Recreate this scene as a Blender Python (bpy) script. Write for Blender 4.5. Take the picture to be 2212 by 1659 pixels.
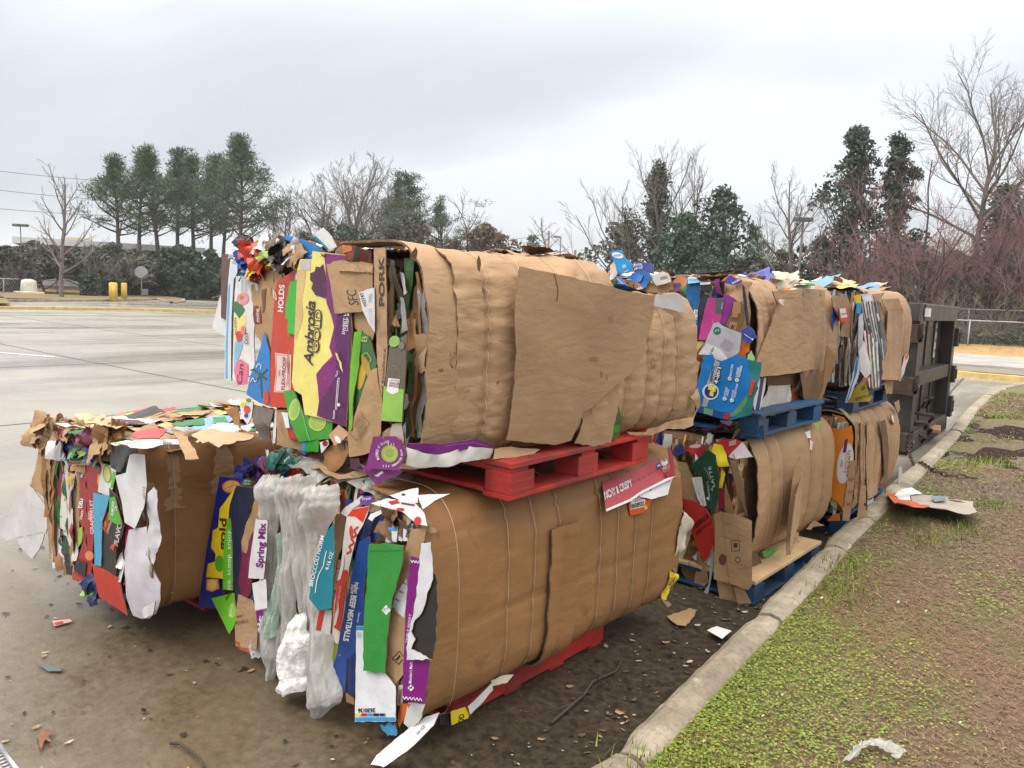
import bpy, bmesh, math, random
import numpy as np
from mathutils import Vector, Matrix, noise
from mathutils.geometry import delaunay_2d_cdt
for o in list(bpy.data.objects): bpy.data.objects.remove(o)
SC = bpy.context.scene; COL = SC.collection
# ------------------------------------------------------------------ camera
W2, H2, FPX, CAMH = 2212., 1659., 1640., 1.6
HEAD, PITCH, ROLL = math.radians(-37.65), math.radians(6.3), math.radians(2.2)
FW = Vector((math.sin(HEAD)*math.cos(PITCH), math.cos(HEAD)*math.cos(PITCH), -math.sin(PITCH)))
_rt = Vector((math.cos(HEAD), -math.sin(HEAD), 0)); _up = _rt.cross(FW)
RT = _rt*math.cos(ROLL) + _up*math.sin(ROLL); UP = _up*math.cos(ROLL) - _rt*math.sin(ROLL)
CAM = Vector((0, 0, CAMH))
cd = bpy.data.cameras.new("camera"); cam = bpy.data.objects.new("camera", cd); COL.objects.link(cam)
cd.sensor_fit = 'HORIZONTAL'; cd.sensor_width = 36; cd.lens = FPX/W2*36; cd.clip_start = .05; cd.clip_end = 2000
cam.matrix_world = Matrix(((RT.x, UP.x, -FW.x, 0), (RT.y, UP.y, -FW.y, 0), (RT.z, UP.z, -FW.z, CAMH), (0, 0, 0, 1)))
SC.camera = cam
# ------------------------------------------------------------------ world: overcast sky
SUN_EL, SUN_AZ = math.radians(52), math.radians(200)     # azimuth from +Y, clockwise
SC.view_settings.view_transform = 'Standard'; SC.view_settings.look = 'None'
SC.view_settings.exposure = 0.58; SC.view_settings.gamma = 1
w = bpy.data.worlds.new("World"); SC.world = w; w.use_nodes = True
nt = w.node_tree; nt.nodes.clear()
def N(t, nt_, **kw):
    n = nt_.nodes.new(t)
    for k, v in kw.items(): setattr(n, k, v)
    return n
def sky():
    L = nt.links.new
    out = N('ShaderNodeOutputWorld', nt); bg = N('ShaderNodeBackground', nt); bg2 = N('ShaderNodeBackground', nt); add = N('ShaderNodeAddShader', nt)
    st = N('ShaderNodeTexSky', nt); st.sky_type = 'NISHITA'; st.sun_disc = False
    st.sun_elevation = SUN_EL; st.sun_rotation = SUN_AZ; st.dust_density = 4
    bg2.inputs[1].default_value = .02; L(st.outputs[0], bg2.inputs[0])
    tc = N('ShaderNodeTexCoord', nt)
    sep = N('ShaderNodeSeparateXYZ', nt); L(tc.outputs['Generated'], sep.inputs[0])
    # clouds are a layer overhead: project the direction on a flat deck
    zz = N('ShaderNodeMath', nt, operation='ADD'); L(sep.outputs[2], zz.inputs[0]); zz.inputs[1].default_value = .22
    dv = N('ShaderNodeVectorMath', nt, operation='DIVIDE'); L(tc.outputs['Generated'], dv.inputs[0])
    cb = N('ShaderNodeCombineXYZ', nt)
    for i in range(3): L(zz.outputs[0], cb.inputs[i])
    L(cb.outputs[0], dv.inputs[1])
    mp = N('ShaderNodeMapping', nt); L(dv.outputs[0], mp.inputs[0])
    mp.inputs['Rotation'].default_value = (0, 0, math.radians(38)); mp.inputs['Scale'].default_value = (.42, .95, .6); mp.inputs['Location'].default_value = (3.1, 1.7, .4)
    n1 = N('ShaderNodeTexNoise', nt); n1.inputs['Scale'].default_value = 1.0; n1.inputs['Detail'].default_value = 4; n1.inputs['Roughness'].default_value = .45; n1.inputs['Distortion'].default_value = .15
    L(mp.outputs[0], n1.inputs[0])
    r = N('ShaderNodeValToRGB', nt); e = r.color_ramp.elements
    e[0].position = .41; e[0].color = (.43, .45, .48, 1)
    e[1].position = .59; e[1].color = (.61, .625, .645, 1)
    m = r.color_ramp.elements.new(.5); m.color = (.485, .505, .535, 1)
    L(n1.outputs[0], r.inputs[0])
    # bright band low over the horizon
    hz = N('ShaderNodeMapRange', nt); L(sep.outputs[2], hz.inputs[0])
    hz.inputs[1].default_value = .105; hz.inputs[2].default_value = .035; hz.inputs[3].default_value = 0; hz.inputs[4].default_value = .42
    mx = N('ShaderNodeMix', nt, data_type='RGBA'); L(hz.outputs[0], mx.inputs[0]); L(r.outputs[0], mx.inputs[6]); mx.inputs[7].default_value = (.64, .66, .68, 1)
    # thicker, greyer deck low down; thinner overhead
    up = N('ShaderNodeMapRange', nt); L(sep.outputs[2], up.inputs[0])
    for i, q in enumerate((.10, .36, .92, 1.13)): up.inputs[1+i].default_value = q
    um = N('ShaderNodeMix', nt, data_type='RGBA', blend_type='MULTIPLY'); um.inputs[0].default_value = 1; L(r.outputs[0], um.inputs[6]); L(up.outputs[0], um.inputs[7]); L(um.outputs[2], mx.inputs[6])
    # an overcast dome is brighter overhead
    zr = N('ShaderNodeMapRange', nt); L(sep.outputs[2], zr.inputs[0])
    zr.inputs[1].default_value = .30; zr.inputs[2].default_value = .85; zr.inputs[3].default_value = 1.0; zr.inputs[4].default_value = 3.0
    # and thinner above the right-hand trees
    vm = N('ShaderNodeVectorMath', nt, operation='DOT_PRODUCT'); L(tc.outputs['Generated'], vm.inputs[0]); vm.inputs[1].default_value = Vector((-.15, .86, .48)).normalized()
    rr = N('ShaderNodeMapRange', nt); L(vm.outputs['Value'], rr.inputs[0]); rr.inputs[1].default_value = .86; rr.inputs[2].default_value = .99; rr.inputs[3].default_value = 0; rr.inputs[4].default_value = .18
    mx2 = N('ShaderNodeMix', nt, data_type='RGBA'); L(rr.outputs[0], mx2.inputs[0]); L(mx.outputs[2], mx2.inputs[6]); mx2.inputs[7].default_value = (.63, .645, .665, 1)
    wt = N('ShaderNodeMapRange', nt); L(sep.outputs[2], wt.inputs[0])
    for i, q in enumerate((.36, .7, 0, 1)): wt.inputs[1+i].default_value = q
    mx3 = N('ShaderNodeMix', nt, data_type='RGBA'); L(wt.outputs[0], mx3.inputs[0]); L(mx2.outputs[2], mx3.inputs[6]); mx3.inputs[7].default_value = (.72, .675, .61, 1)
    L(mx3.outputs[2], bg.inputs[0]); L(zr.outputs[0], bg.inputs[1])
    L(bg.outputs[0], add.inputs[0]); L(bg2.outputs[0], add.inputs[1]); L(add.outputs[0], out.inputs[0])
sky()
sd = bpy.data.lights.new("sun", 'SUN'); sd.energy = 1.0; sd.angle = math.radians(25); sd.color = (1, .97, .93)
so = bpy.data.objects.new("sun", sd); COL.objects.link(so)
sdir = Vector((math.sin(SUN_AZ)*math.cos(SUN_EL), math.cos(SUN_AZ)*math.cos(SUN_EL), math.sin(SUN_EL)))
so.rotation_euler = sdir.to_track_quat('Z', 'Y').to_euler(); so.location = (0, 0, 30)

# ------------------------------------------------------------------ helpers
R = random.Random(7)
def ray(x, y):
    return (FW*FPX + RT*(x-W2/2) - UP*(y-H2/2)).normalized()
def hit(x, y, P0, n):
    d = ray(x, y); return CAM + d*((P0-CAM).dot(n)/d.dot(n))
def smooth(a, b, x):
    t = min(1, max(0, (x-a)/(b-a))); return t*t*(3-2*t)
def zt(x, y):                                  # the lot rises gently to the left, away from the drain
    d = max(0., -x-8.); return .012*d*d/(d+6.) if d > 0 else 0.
def ground(x, y, dz=0.):
    d = ray(x, y); lo, hi = .5, 400.; f = lambda t: CAMH+d.z*t-zt(d.x*t, d.y*t)-dz
    t = lo
    while t < 400 and f(t) > 0: lo = t; t *= 1.02
    hi = t
    for _ in range(40):
        t = (lo+hi)/2
        if f(t) > 0: lo = t
        else: hi = t
    return CAM+d*t
def far(x, dist):                              # point on the ground that stands at image column x, dist metres away
    d = ray(x, 640); d.z = 0; d.normalize(); p = CAM + d*dist; return Vector((p.x, p.y, zt(p.x, p.y)))
def topz(x, y, dist):
    d = ray(x, y); h = math.hypot(d.x, d.y); return CAMH + d.z/h*dist
# zoom windows used while measuring: (x0, y0, scale)
ZW = {'1': (0, 1500, 1100/1825), '2': (800, 850, 900/1357), '3': (750, 1750, 1100/1432), '4': (1500, 900, 1300/2157), '5': (1600, 1750, 1200/1563),
      '6': (2400, 950, 900/1866), '7': (2600, 1650, 900/1659), '8': (3100, 1050, 932/1546), '9': (900, 1650, 900/2212), 'g': (2400, 1900, 1632/2212), 'l': (0, 2200, 1600/2212), '0': (0, 0, 4032/2212)}
def zc(z, p):
    a = ZW[z]; return ((a[0]+p[0]*a[2])/1.82278, (a[1]+p[1]*a[2])/1.82278)

ROOTS = {}
def new_mesh(name, V, F, mats, mi=None, smoothf=True):
    me = bpy.data.meshes.new(name); me.from_pydata([tuple(v) for v in V], [], F)
    for m in mats: me.materials.append(m)
    if mi is not None: me.polygons.foreach_set('material_index', mi)
    if smoothf is True: me.polygons.foreach_set('use_smooth', [True]*len(F))
    elif smoothf: me.polygons.foreach_set('use_smooth', smoothf)
    me.update(); return me
def np_mesh(name, V, F, mats, mi=None, sm=False):
    V = np.asarray(V, np.float32); F = np.asarray(F, np.int32); k = F.shape[1]
    me = bpy.data.meshes.new(name); me.vertices.add(len(V)); me.vertices.foreach_set('co', V.ravel())
    me.loops.add(F.size); me.loops.foreach_set('vertex_index', F.ravel())
    me.polygons.add(len(F)); me.polygons.foreach_set('loop_start', np.arange(0, F.size, k, dtype=np.int32))
    try: me.polygons.foreach_set('loop_total', np.full(len(F), k, np.int32))
    except Exception: pass
    for m in mats: me.materials.append(m)
    if mi is not None: me.polygons.foreach_set('material_index', np.asarray(mi, np.int32))
    if sm: me.polygons.foreach_set('use_smooth', np.ones(len(F), bool))
    me.update(calc_edges=True); me.validate(); return me
def put(name, me, parent=None):
    o = bpy.data.objects.new(name, me); COL.objects.link(o)
    if parent is not None:
        o.parent = parent; root = parent
        while root.parent: root = root.parent
        me.transform(ROOTS[root.name]); me.update()
    else:
        co = np.empty(len(me.vertices)*3, np.float32); me.vertices.foreach_get('co', co); co = co.reshape(-1, 3)
        c = (co.min(0)+co.max(0))/2; c[2] = co.min(0)[2]
        me.transform(Matrix.Translation((-float(c[0]), -float(c[1]), -float(c[2])))); o.location = [float(q) for q in c]
    return o
def tag(o, label=None, cat=None, group=None, kind=None):
    if label: o['label'] = label
    if cat: o['category'] = cat
    if group: o['group'] = group
    if kind: o['kind'] = kind
    return o
def empty(name, loc, rz=0., label=None, cat=None, group=None):
    o = bpy.data.objects.new(name, None); COL.objects.link(o); o.location = loc; o.rotation_euler = (0, 0, rz); o.empty_display_size = .1
    ROOTS[o.name] = (Matrix.Translation(loc) @ Matrix.Rotation(rz, 4, 'Z')).inverted()
    return tag(o, label, cat, group)
class MB:
    def __init__(s): s.V = []; s.F = []; s.M = []; s.mats = []; s.S = []
    def m(s, mat):
        if mat not in s.mats: s.mats.append(mat)
        return s.mats.index(mat)
    def add(s, V, F, mat, sm=False):
        b = len(s.V); i = s.m(mat); s.V += [Vector(v) for v in V]
        for f in F: s.F.append(tuple(b+k for k in f)); s.M.append(i); s.S.append(sm)
    def box(s, c, d, mat, M=None, bev=0.):
        x, y, z = d[0]/2, d[1]/2, d[2]/2; c = Vector(c)
        if bev > 0:
            bm = bmesh.new(); bmesh.ops.create_cube(bm, size=1)
            for v in bm.verts: v.co = Vector((v.co.x*d[0], v.co.y*d[1], v.co.z*d[2]))
            bmesh.ops.bevel(bm, geom=bm.edges[:], offset=bev, segments=2, affect='EDGES', profile=.6)
            bm.verts.index_update(); V = [v.co.copy() for v in bm.verts]; F = [[v.index for v in f.verts] for f in bm.faces]; bm.free()
        else:
            V = [Vector((a*x, b*y, e*z)) for a in (-1, 1) for b in (-1, 1) for e in (-1, 1)]
            F = [(0, 1, 3, 2), (4, 6, 7, 5), (0, 4, 5, 1), (2, 3, 7, 6), (0, 2, 6, 4), (1, 5, 7, 3)]
        if M is not None: V = [M @ v for v in V]
        s.add([v+c for v in V], F, mat); return s
    def tube(s, pts, rad, mat, n=6, cap=True):
        pts = [Vector(p) for p in pts]; rs = rad if hasattr(rad, '__len__') else [rad]*len(pts); V = []; F = []
        for i, p in enumerate(pts):
            t = (pts[min(i+1, len(pts)-1)]-pts[max(i-1, 0)]).normalized()
            a = t.cross(Vector((0, 0, 1)) if abs(t.z) < .9 else Vector((1, 0, 0))).normalized(); b = t.cross(a)
            for k in range(n):
                q = 2*math.pi*k/n; V.append(p + (a*math.cos(q)+b*math.sin(q))*rs[i])
        for i in range(len(pts)-1):
            for k in range(n): F.append((i*n+k, i*n+(k+1) % n, (i+1)*n+(k+1) % n, (i+1)*n+k))
        if cap: F.append(tuple(range(n-1, -1, -1))); F.append(tuple((len(pts)-1)*n+k for k in range(n)))
        s.add(V, F, mat, True); return s
    def cyl(s, a, b, r, mat, n=12): return s.tube([a, b], r, mat, n)
    def prism(s, poly, P0, U, V_, N_, th, mat):    # 2-D outline extruded along N_
        n = len(poly); V = [P0+U*p[0]+V_*p[1] for p in poly]; V += [v-N_*th for v in V]
        F = [tuple(range(n)), tuple(range(2*n-1, n-1, -1))]+[(i, n+i, n+(i+1) % n, (i+1) % n) for i in range(n)]
        s.add(V, F, mat); return s
    def build(s, name, parent=None):
        return put(name, new_mesh(name, s.V, s.F, s.mats, s.M, s.S), parent)

# ------------------------------------------------------------------ materials
MC = {}
def base_mat(name):
    m = bpy.data.materials.new(name); m.use_nodes = True; t = m.node_tree; t.nodes.clear()
    o = N('ShaderNodeOutputMaterial', t); p = N('ShaderNodeBsdfPrincipled', t); t.links.new(p.outputs[0], o.inputs[0]); return m, t, p, o
def noisy(t, scale, detail=4, rough=.55, vec=None, dist=0.):
    n = N('ShaderNodeTexNoise', t); n.inputs['Scale'].default_value = scale; n.inputs['Detail'].default_value = detail; n.inputs['Roughness'].default_value = rough; n.inputs['Distortion'].default_value = dist
    if vec is not None: t.links.new(vec, n.inputs[0])
    return n
def ramp(t, fac, *st):
    r = N('ShaderNodeValToRGB', t); e = r.color_ramp.elements
    for i, (p, c) in enumerate(st):
        q = e[i] if i < 2 else e.new(p)
        q.position = p; q.color = (*c, 1) if len(c) == 3 else c
    t.links.new(fac, r.inputs[0]); return r
def mixc(t, fac, a, b, mode='MIX'):
    m = N('ShaderNodeMix', t, data_type='RGBA', blend_type=mode)
    for s, v in ((0, fac), (6, a), (7, b)):
        if hasattr(v, 'is_linked'): t.links.new(v, m.inputs[s])
        elif isinstance(v, (int, float)): m.inputs[s].default_value = v
        else: m.inputs[s].default_value = (*v, 1)
    return m.outputs[2]
def mrange(t, v, a, b, c, d):
    m = N('ShaderNodeMapRange', t); t.links.new(v, m.inputs[0])
    for i, q in enumerate((a, b, c, d)): m.inputs[1+i].default_value = q
    return m.outputs[0]
def bump(t, p, h, strength, dist, prev=None):
    b = N('ShaderNodeBump', t); b.inputs['Strength'].default_value = strength; b.inputs['Distance'].default_value = dist
    t.links.new(h, b.inputs['Height'])
    if prev is not None: t.links.new(prev, b.inputs['Normal'])
    t.links.new(b.outputs[0], p.inputs['Normal']); return b.outputs[0]
def objco(t, scale=(1, 1, 1)):
    tc = N('ShaderNodeTexCoord', t); mp = N('ShaderNodeMapping', t); t.links.new(tc.outputs['Object'], mp.inputs[0]); mp.inputs['Scale'].default_value = scale; return mp.outputs[0]
def paper(col, rough=.42, wear=1.):
    if isinstance(col, bpy.types.Material): return col
    key = ('p', tuple(round(c, 3) for c in col), rough)
    if key in MC: return MC[key]
    m, t, p, o = base_mat('printed paper'); v = objco(t)
    n = noisy(t, 9, 5, .6, v); n2 = noisy(t, 55, 3, .6, v)
    c = mixc(t, mrange(t, n.outputs[0], .3, .75, 0, 1), [q*.84 for q in col], [min(1, q*1.06+.004) for q in col])
    sc = mrange(t, n2.outputs[0], .69, .75, 0, .42*wear)          # rubbed specks
    c = mixc(t, sc, c, (.5, .44, .36)); t.links.new(c, p.inputs['Base Color'])
    t.links.new(mrange(t, n.outputs[0], .3, .7, rough-.08, rough+.12), p.inputs['Roughness']); p.inputs['Specular IOR Level'].default_value = .4
    nb = noisy(t, 11, 6, .6, v, .15); bump(t, p, nb.outputs[0], .42, .012)
    MC[key] = m; return m
def kraft(col=(.36, .23, .125), wet=0., crease=.12):
    key = ('k', col, wet, crease)
    if key in MC: return MC[key]
    m, t, p, o = base_mat('kraft cardboard'); v = objco(t); v2 = objco(t, (1, 1, .12))
    n = noisy(t, 2.6, 5, .55, v); f = noisy(t, 120, 2, .5, v2)
    c = mixc(t, mrange(t, n.outputs[0], .3, .72, 0, 1), [q*.78 for q in col], [q*1.1 for q in col])
    c = mixc(t, mrange(t, f.outputs[0], .35, .7, 0, .07), c, [q*.6 for q in col])
    s = noisy(t, 7.5, 4, .5, v, .6); c = mixc(t, mrange(t, s.outputs[0], .66, .73, 0, .45), c, [q*.42 for q in col])   # damp spots
    t.links.new(c, p.inputs['Base Color']); p.inputs['Specular IOR Level'].default_value = .25
    t.links.new(mrange(t, n.outputs[0], .3, .7, .55-.2*wet, .8-.2*wet), p.inputs['Roughness'])
    wv = N('ShaderNodeTexWave', t, wave_type='BANDS', bands_direction='Y'); wv.inputs['Scale'].default_value = 38; wv.inputs['Distortion'].default_value = .6; t.links.new(v, wv.inputs[0])
    b0 = bump(t, p, wv.outputs[0], .035, .003); nb = noisy(t, 7, 5, .55, objco(t, (1, .6, 1.3)), .2); b1 = bump(t, p, nb.outputs[0], .34, .022, b0)
    cn = noisy(t, 6.5, 4, .55, objco(t, (1, .5, 1.25)), .25); ab = N('ShaderNodeMath', t, operation='SUBTRACT'); t.links.new(cn.outputs[0], ab.inputs[0]); ab.inputs[1].default_value = .5
    a2 = N('ShaderNodeMath', t, operation='ABSOLUTE'); t.links.new(ab.outputs[0], a2.inputs[0]); bump(t, p, mrange(t, a2.outputs[0], 0, .10, 0, 1), crease, .011, b1)
    MC[key] = m; return m
def plain(name, col, rough=.5, metal=0., scale=6., var=.25, bmp=.15, spec=.5, bd=.01):
    key = ('m', name)
    if key in MC: return MC[key]
    m, t, p, o = base_mat(name); v = objco(t); n = noisy(t, scale, 6, .6, v)
    c = mixc(t, mrange(t, n.outputs[0], .3, .7, 0, 1), [q*(1-var) for q in col], [min(1, q*(1+var*.6)) for q in col]); t.links.new(c, p.inputs['Base Color'])
    t.links.new(mrange(t, n.outputs[0], .3, .7, max(.05, rough-.1), min(1, rough+.1)), p.inputs['Roughness']); p.inputs['Metallic'].default_value = metal; p.inputs['Specular IOR Level'].default_value = spec
    if bmp: bump(t, p, noisy(t, scale*4, 5, .6, v).outputs[0], bmp, bd)
    MC[key] = m; return m
def leafmat(name, col, var=.5, trans=.25):
    key = ('l', name)
    if key in MC: return MC[key]
    m, t, p, o = base_mat(name); g = N('ShaderNodeNewGeometry', t); v = objco(t)
    n = noisy(t, .55, 3, .5, v)
    r = mixc(t, g.outputs['Random Per Island'], [q*(1-var) for q in col], [q*(1+var) for q in col])
    c = mixc(t, mrange(t, n.outputs[0], .35, .65, 0, .6), r, [col[0]*1.35, col[1]*1.15, col[2]*.8]); t.links.new(c, p.inputs['Base Color'])
    p.inputs['Roughness'].default_value = .6; p.inputs['Specular IOR Level'].default_value = .3
    MC[key] = m; return m
KR = kraft((.39, .252, .146), 0, .22); KRD = kraft((.285, .146, .060), .4, .1); KRM = kraft((.36, .23, .125)); KRF = kraft((.33, .213, .122), 0, .12); KDK = kraft((.15, .085, .045)); KLT = kraft((.55, .38, .24))
EDGE = plain('corrugated edge', (.20, .125, .07), .85, 0, 60, .6, .5)
WIRE = plain('baling wire', (.50, .43, .33), .45, .3, 30, .15, 0)
# ------------------------------------------------------------------ sheets of card pressed into the bales
class Face:
    def __init__(s, P0, n):
        s.P0 = Vector(P0); s.n = Vector(n).normalized()
TXT = {}
def text_mesh(body, bold=0., shear=0., sp=1.):
    key = (body, bold, shear, sp)
    if key in TXT: return TXT[key]
    cu = bpy.data.curves.new('text', 'FONT'); cu.body = body; cu.size = 1; cu.offset = bold; cu.shear = shear; cu.space_character = sp; cu.resolution_u = 3
    o = bpy.data.objects.new('text', cu); me = o.to_mesh(); V = [(v.co.x, v.co.y) for v in me.vertices]; F = [tuple(p.vertices) for p in me.polygons]
    o.to_mesh_clear(); bpy.data.objects.remove(o); bpy.data.curves.remove(cu)
    xs = [v[0] for v in V]; x0, x1 = min(xs), max(xs); h = .7
    V = [((a-x0)/(x1-x0), b/h) for a, b in V]; TXT[key] = (V, F); return V, F
def fill2d(poly, step, rag=0., rng=None):
    """boundary resampled (and torn by rag) + interior lattice -> triangles"""
    rng = rng or R; B = []
    for i, a in enumerate(poly):
        b = poly[(i+1) % len(poly)]; l = math.dist(a, b); n = max(1, int(l/step+.5))
        nx, ny = ((b[1]-a[1])/max(l, 1e-6), -(b[0]-a[0])/max(l, 1e-6)); sd = rng.random()*50
        for k in range(n):
            t = k/n; j = 0
            if rag and 0 < k: j = rag*(noise.noise(Vector((t*l/.03+sd, sd, 0)))*1.4+rng.uniform(-.5, .5))
            B.append(Vector((a[0]+(b[0]-a[0])*t+nx*j, a[1]+(b[1]-a[1])*t+ny*j)))
    xs = [p.x for p in B]; ys = [p.y for p in B]; I = []; m = len(B)
    x = min(xs)+step*.6
    while x < max(xs):
        y = min(ys)+step*.6
        while y < max(ys):
            px_, py_ = x+rng.uniform(-.25, .25)*step, y+rng.uniform(-.25, .25)*step
            ins = False; ok = True; j = m-1
            for i in range(m):
                a, b = B[i], B[j]
                if (a.y > py_) != (b.y > py_) and px_ < (b.x-a.x)*(py_-a.y)/(b.y-a.y)+a.x: ins = not ins
                if ok and abs(a.x-px_)+abs(a.y-py_) < step*.5: ok = False
                j = i
            if ins and ok: I.append(Vector((px_, py_)))
            y += step
        x += step
    V, E, F, *_ = delaunay_2d_cdt(B+I, [(i, (i+1) % m) for i in range(m)], [], 1, 1e-6)
    return V, F
def sheet(parent, face, off, pts, col, z='0', name='printed_carton', label=None, deco=(), tilt=(0, 0), amp=.004, freq=7., bend=(0, 0), rag=.0015, th=.004, step=None, edge=None, rough=.42, crease=0.):
    n = face.n; V0 = (Vector((0, 0, 1))-n*n.z)
    V0 = V0.normalized() if V0.length > .05 else Vector((0, 1, 0)); U0 = V0.cross(n).normalized()
    P = [zc(z, p) for p in pts]; cx = sum(p[0] for p in P)/len(P); cy = sum(p[1] for p in P)/len(P)
    C = hit(cx, cy, face.P0+n*off, n)
    n2 = (n+U0*tilt[0]+V0*tilt[1]).normalized(); Vv = (V0-n2*V0.dot(n2)).normalized(); U = Vv.cross(n2).normalized()
    def uv(p):
        q = hit(p[0], p[1], C, n2)-C; return (q.dot(U), q.dot(Vv))
    rng = random.Random(int(cx*7+cy*13)); sx, sy = rng.random()*40, rng.random()*40
    poly = [uv(p) for p in P]
    ar = sum(poly[i][0]*poly[(i+1) % len(poly)][1]-poly[(i+1) % len(poly)][0]*poly[i][1] for i in range(len(poly)))
    if ar < 0: poly.reverse()
    area = abs(ar)/2; step = step or min(.05, max(.012, math.sqrt(area)/9))
    def D(a, b):
        d = amp*noise.noise(Vector((a*freq+sx, b*freq*.7+sy, 1.3)))+amp*.5*noise.noise(Vector((a*freq*2.3+sx, b*freq*2.1+sy, 4.)))
        if crease: d += crease*(abs(noise.noise(Vector((a*9+sx, b*3+sy, 8.))))-.25)
        return d+bend[0]*a*a+bend[1]*b*b
    def W(a, b, h): return C+U*a+Vv*b+n2*(D(a, b)+h)
    mb = MB(); mt = col if isinstance(col, bpy.types.Material) else paper(col, rough)
    edge = edge or EDGE
    bv, bf = fill2d(poly, step, rag, rng)
    k = len(bv); mb.add([W(p.x, p.y, 0) for p in bv], [tuple(f) for f in bf], mt, True)
    back = edge if not isinstance(col, bpy.types.Material) else mt
    mb.add([W(p.x, p.y, -th) for p in bv], [tuple(reversed(f)) for f in bf], back, True)
    cnt = {}
    for f in bf:
        for i in range(len(f)):
            a, b = f[i], f[(i+1) % len(f)]
            if (b, a) in cnt: del cnt[(b, a)]
            else: cnt[(a, b)] = 1
    for a, b in cnt:
        pa, pb = bv[a], bv[b]; mb.add([W(pa.x, pa.y, 0), W(pb.x, pb.y, 0), W(pb.x, pb.y, -th), W(pa.x, pa.y, -th)], [(3, 2, 1, 0)], edge)
    lay = 0
    for d in deco:
        lay += 1; h = .0007+.0004*lay; kind, c = d[0], d[1]; m2 = c if isinstance(c, bpy.types.Material) else paper(c, rough)
        def flat(q, tor=0.):
            pp = [uv(zc(z, p)) for p in q]
            a2 = sum(pp[i][0]*pp[(i+1) % len(pp)][1]-pp[(i+1) % len(pp)][0]*pp[i][1] for i in range(len(pp)))
            if a2 < 0: pp.reverse()
            st = max(step*.8, .006); v, f = fill2d(pp, st, tor, rng); mb.add([W(p.x, p.y, h) for p in v], [tuple(x) for x in f], m2, True)
        if kind == 'p': flat(d[2])
        elif kind == 'd':
            x, y, r = d[2:5]; ry = d[5] if len(d) > 5 else r; ro = math.radians(d[6]) if len(d) > 6 else 0
            flat([(x+r*math.cos(q)*math.cos(ro)-ry*math.sin(q)*math.sin(ro), y+r*math.cos(q)*math.sin(ro)+ry*math.sin(q)*math.cos(ro)) for q in [2*math.pi*i/20 for i in range(20)]])
        elif kind == 'l':
            q, wd = d[2], d[3]
            for (a, b) in zip(q, q[1:]):
                l = math.dist(a, b) or 1; nx, ny = -(b[1]-a[1])/l*wd/2, (b[0]-a[0])/l*wd/2
                flat([(a[0]+nx, a[1]+ny), (b[0]+nx, b[1]+ny), (b[0]-nx, b[1]-ny), (a[0]-nx, a[1]-ny)])
        elif kind == 't':
            body, p0, p1, p2 = d[2:6]; op = d[6] if len(d) > 6 else {}
            tv, tf = text_mesh(body, op.get('b', .012), op.get('s', 0), op.get('sp', 1.))
            A, B_, C_ = (uv(zc(z, p)) for p in (p0, p1, p2)); ux, uy = B_[0]-A[0], B_[1]-A[1]; vx, vy = C_[0]-A[0], C_[1]-A[1]
            fl = (ux*vy-uy*vx) < 0
            mb.add([W(A[0]+ux*a+vx*b, A[1]+uy*a+vy*b, h+.0005) for a, b in tv], [tuple(reversed(f)) if fl else f for f in tf], m2)
        elif kind == 'a':                          # lettering round a circle
            body, x, y, r, a0, a1, hh = d[2:9]; nl = len(body)
            for i, ch in enumerate(body):
                if ch == ' ': continue
                q = math.radians(a0+(a1-a0)*(i+.5)/nl); sgn = 1 if a1 > a0 else -1
                tx, ty = -math.sin(q)*sgn, math.cos(q)*sgn; ox, oy = math.cos(q)*sgn, math.sin(q)*sgn
                bx, by = x+r*math.cos(q), y+r*math.sin(q); wd = abs(math.radians(a1-a0))*r/nl*.8
                tv, tf = text_mesh(ch, .015)
                A, B_, C_ = (uv(zc(z, p)) for p in ((bx-tx*wd/2, by-ty*wd/2), (bx+tx*wd/2, by+ty*wd/2), (bx-tx*wd/2+ox*hh, by-ty*wd/2+oy*hh)))
                ux, uy = B_[0]-A[0], B_[1]-A[1]; vx, vy = C_[0]-A[0], C_[1]-A[1]
                mb.add([W(A[0]+ux*a+vx*b, A[1]+uy*a+vy*b, h+.0005) for a, b in tv], tf, m2)
    o = mb.build(name, parent)
    if label: o['label'] = label
    return o
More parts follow.
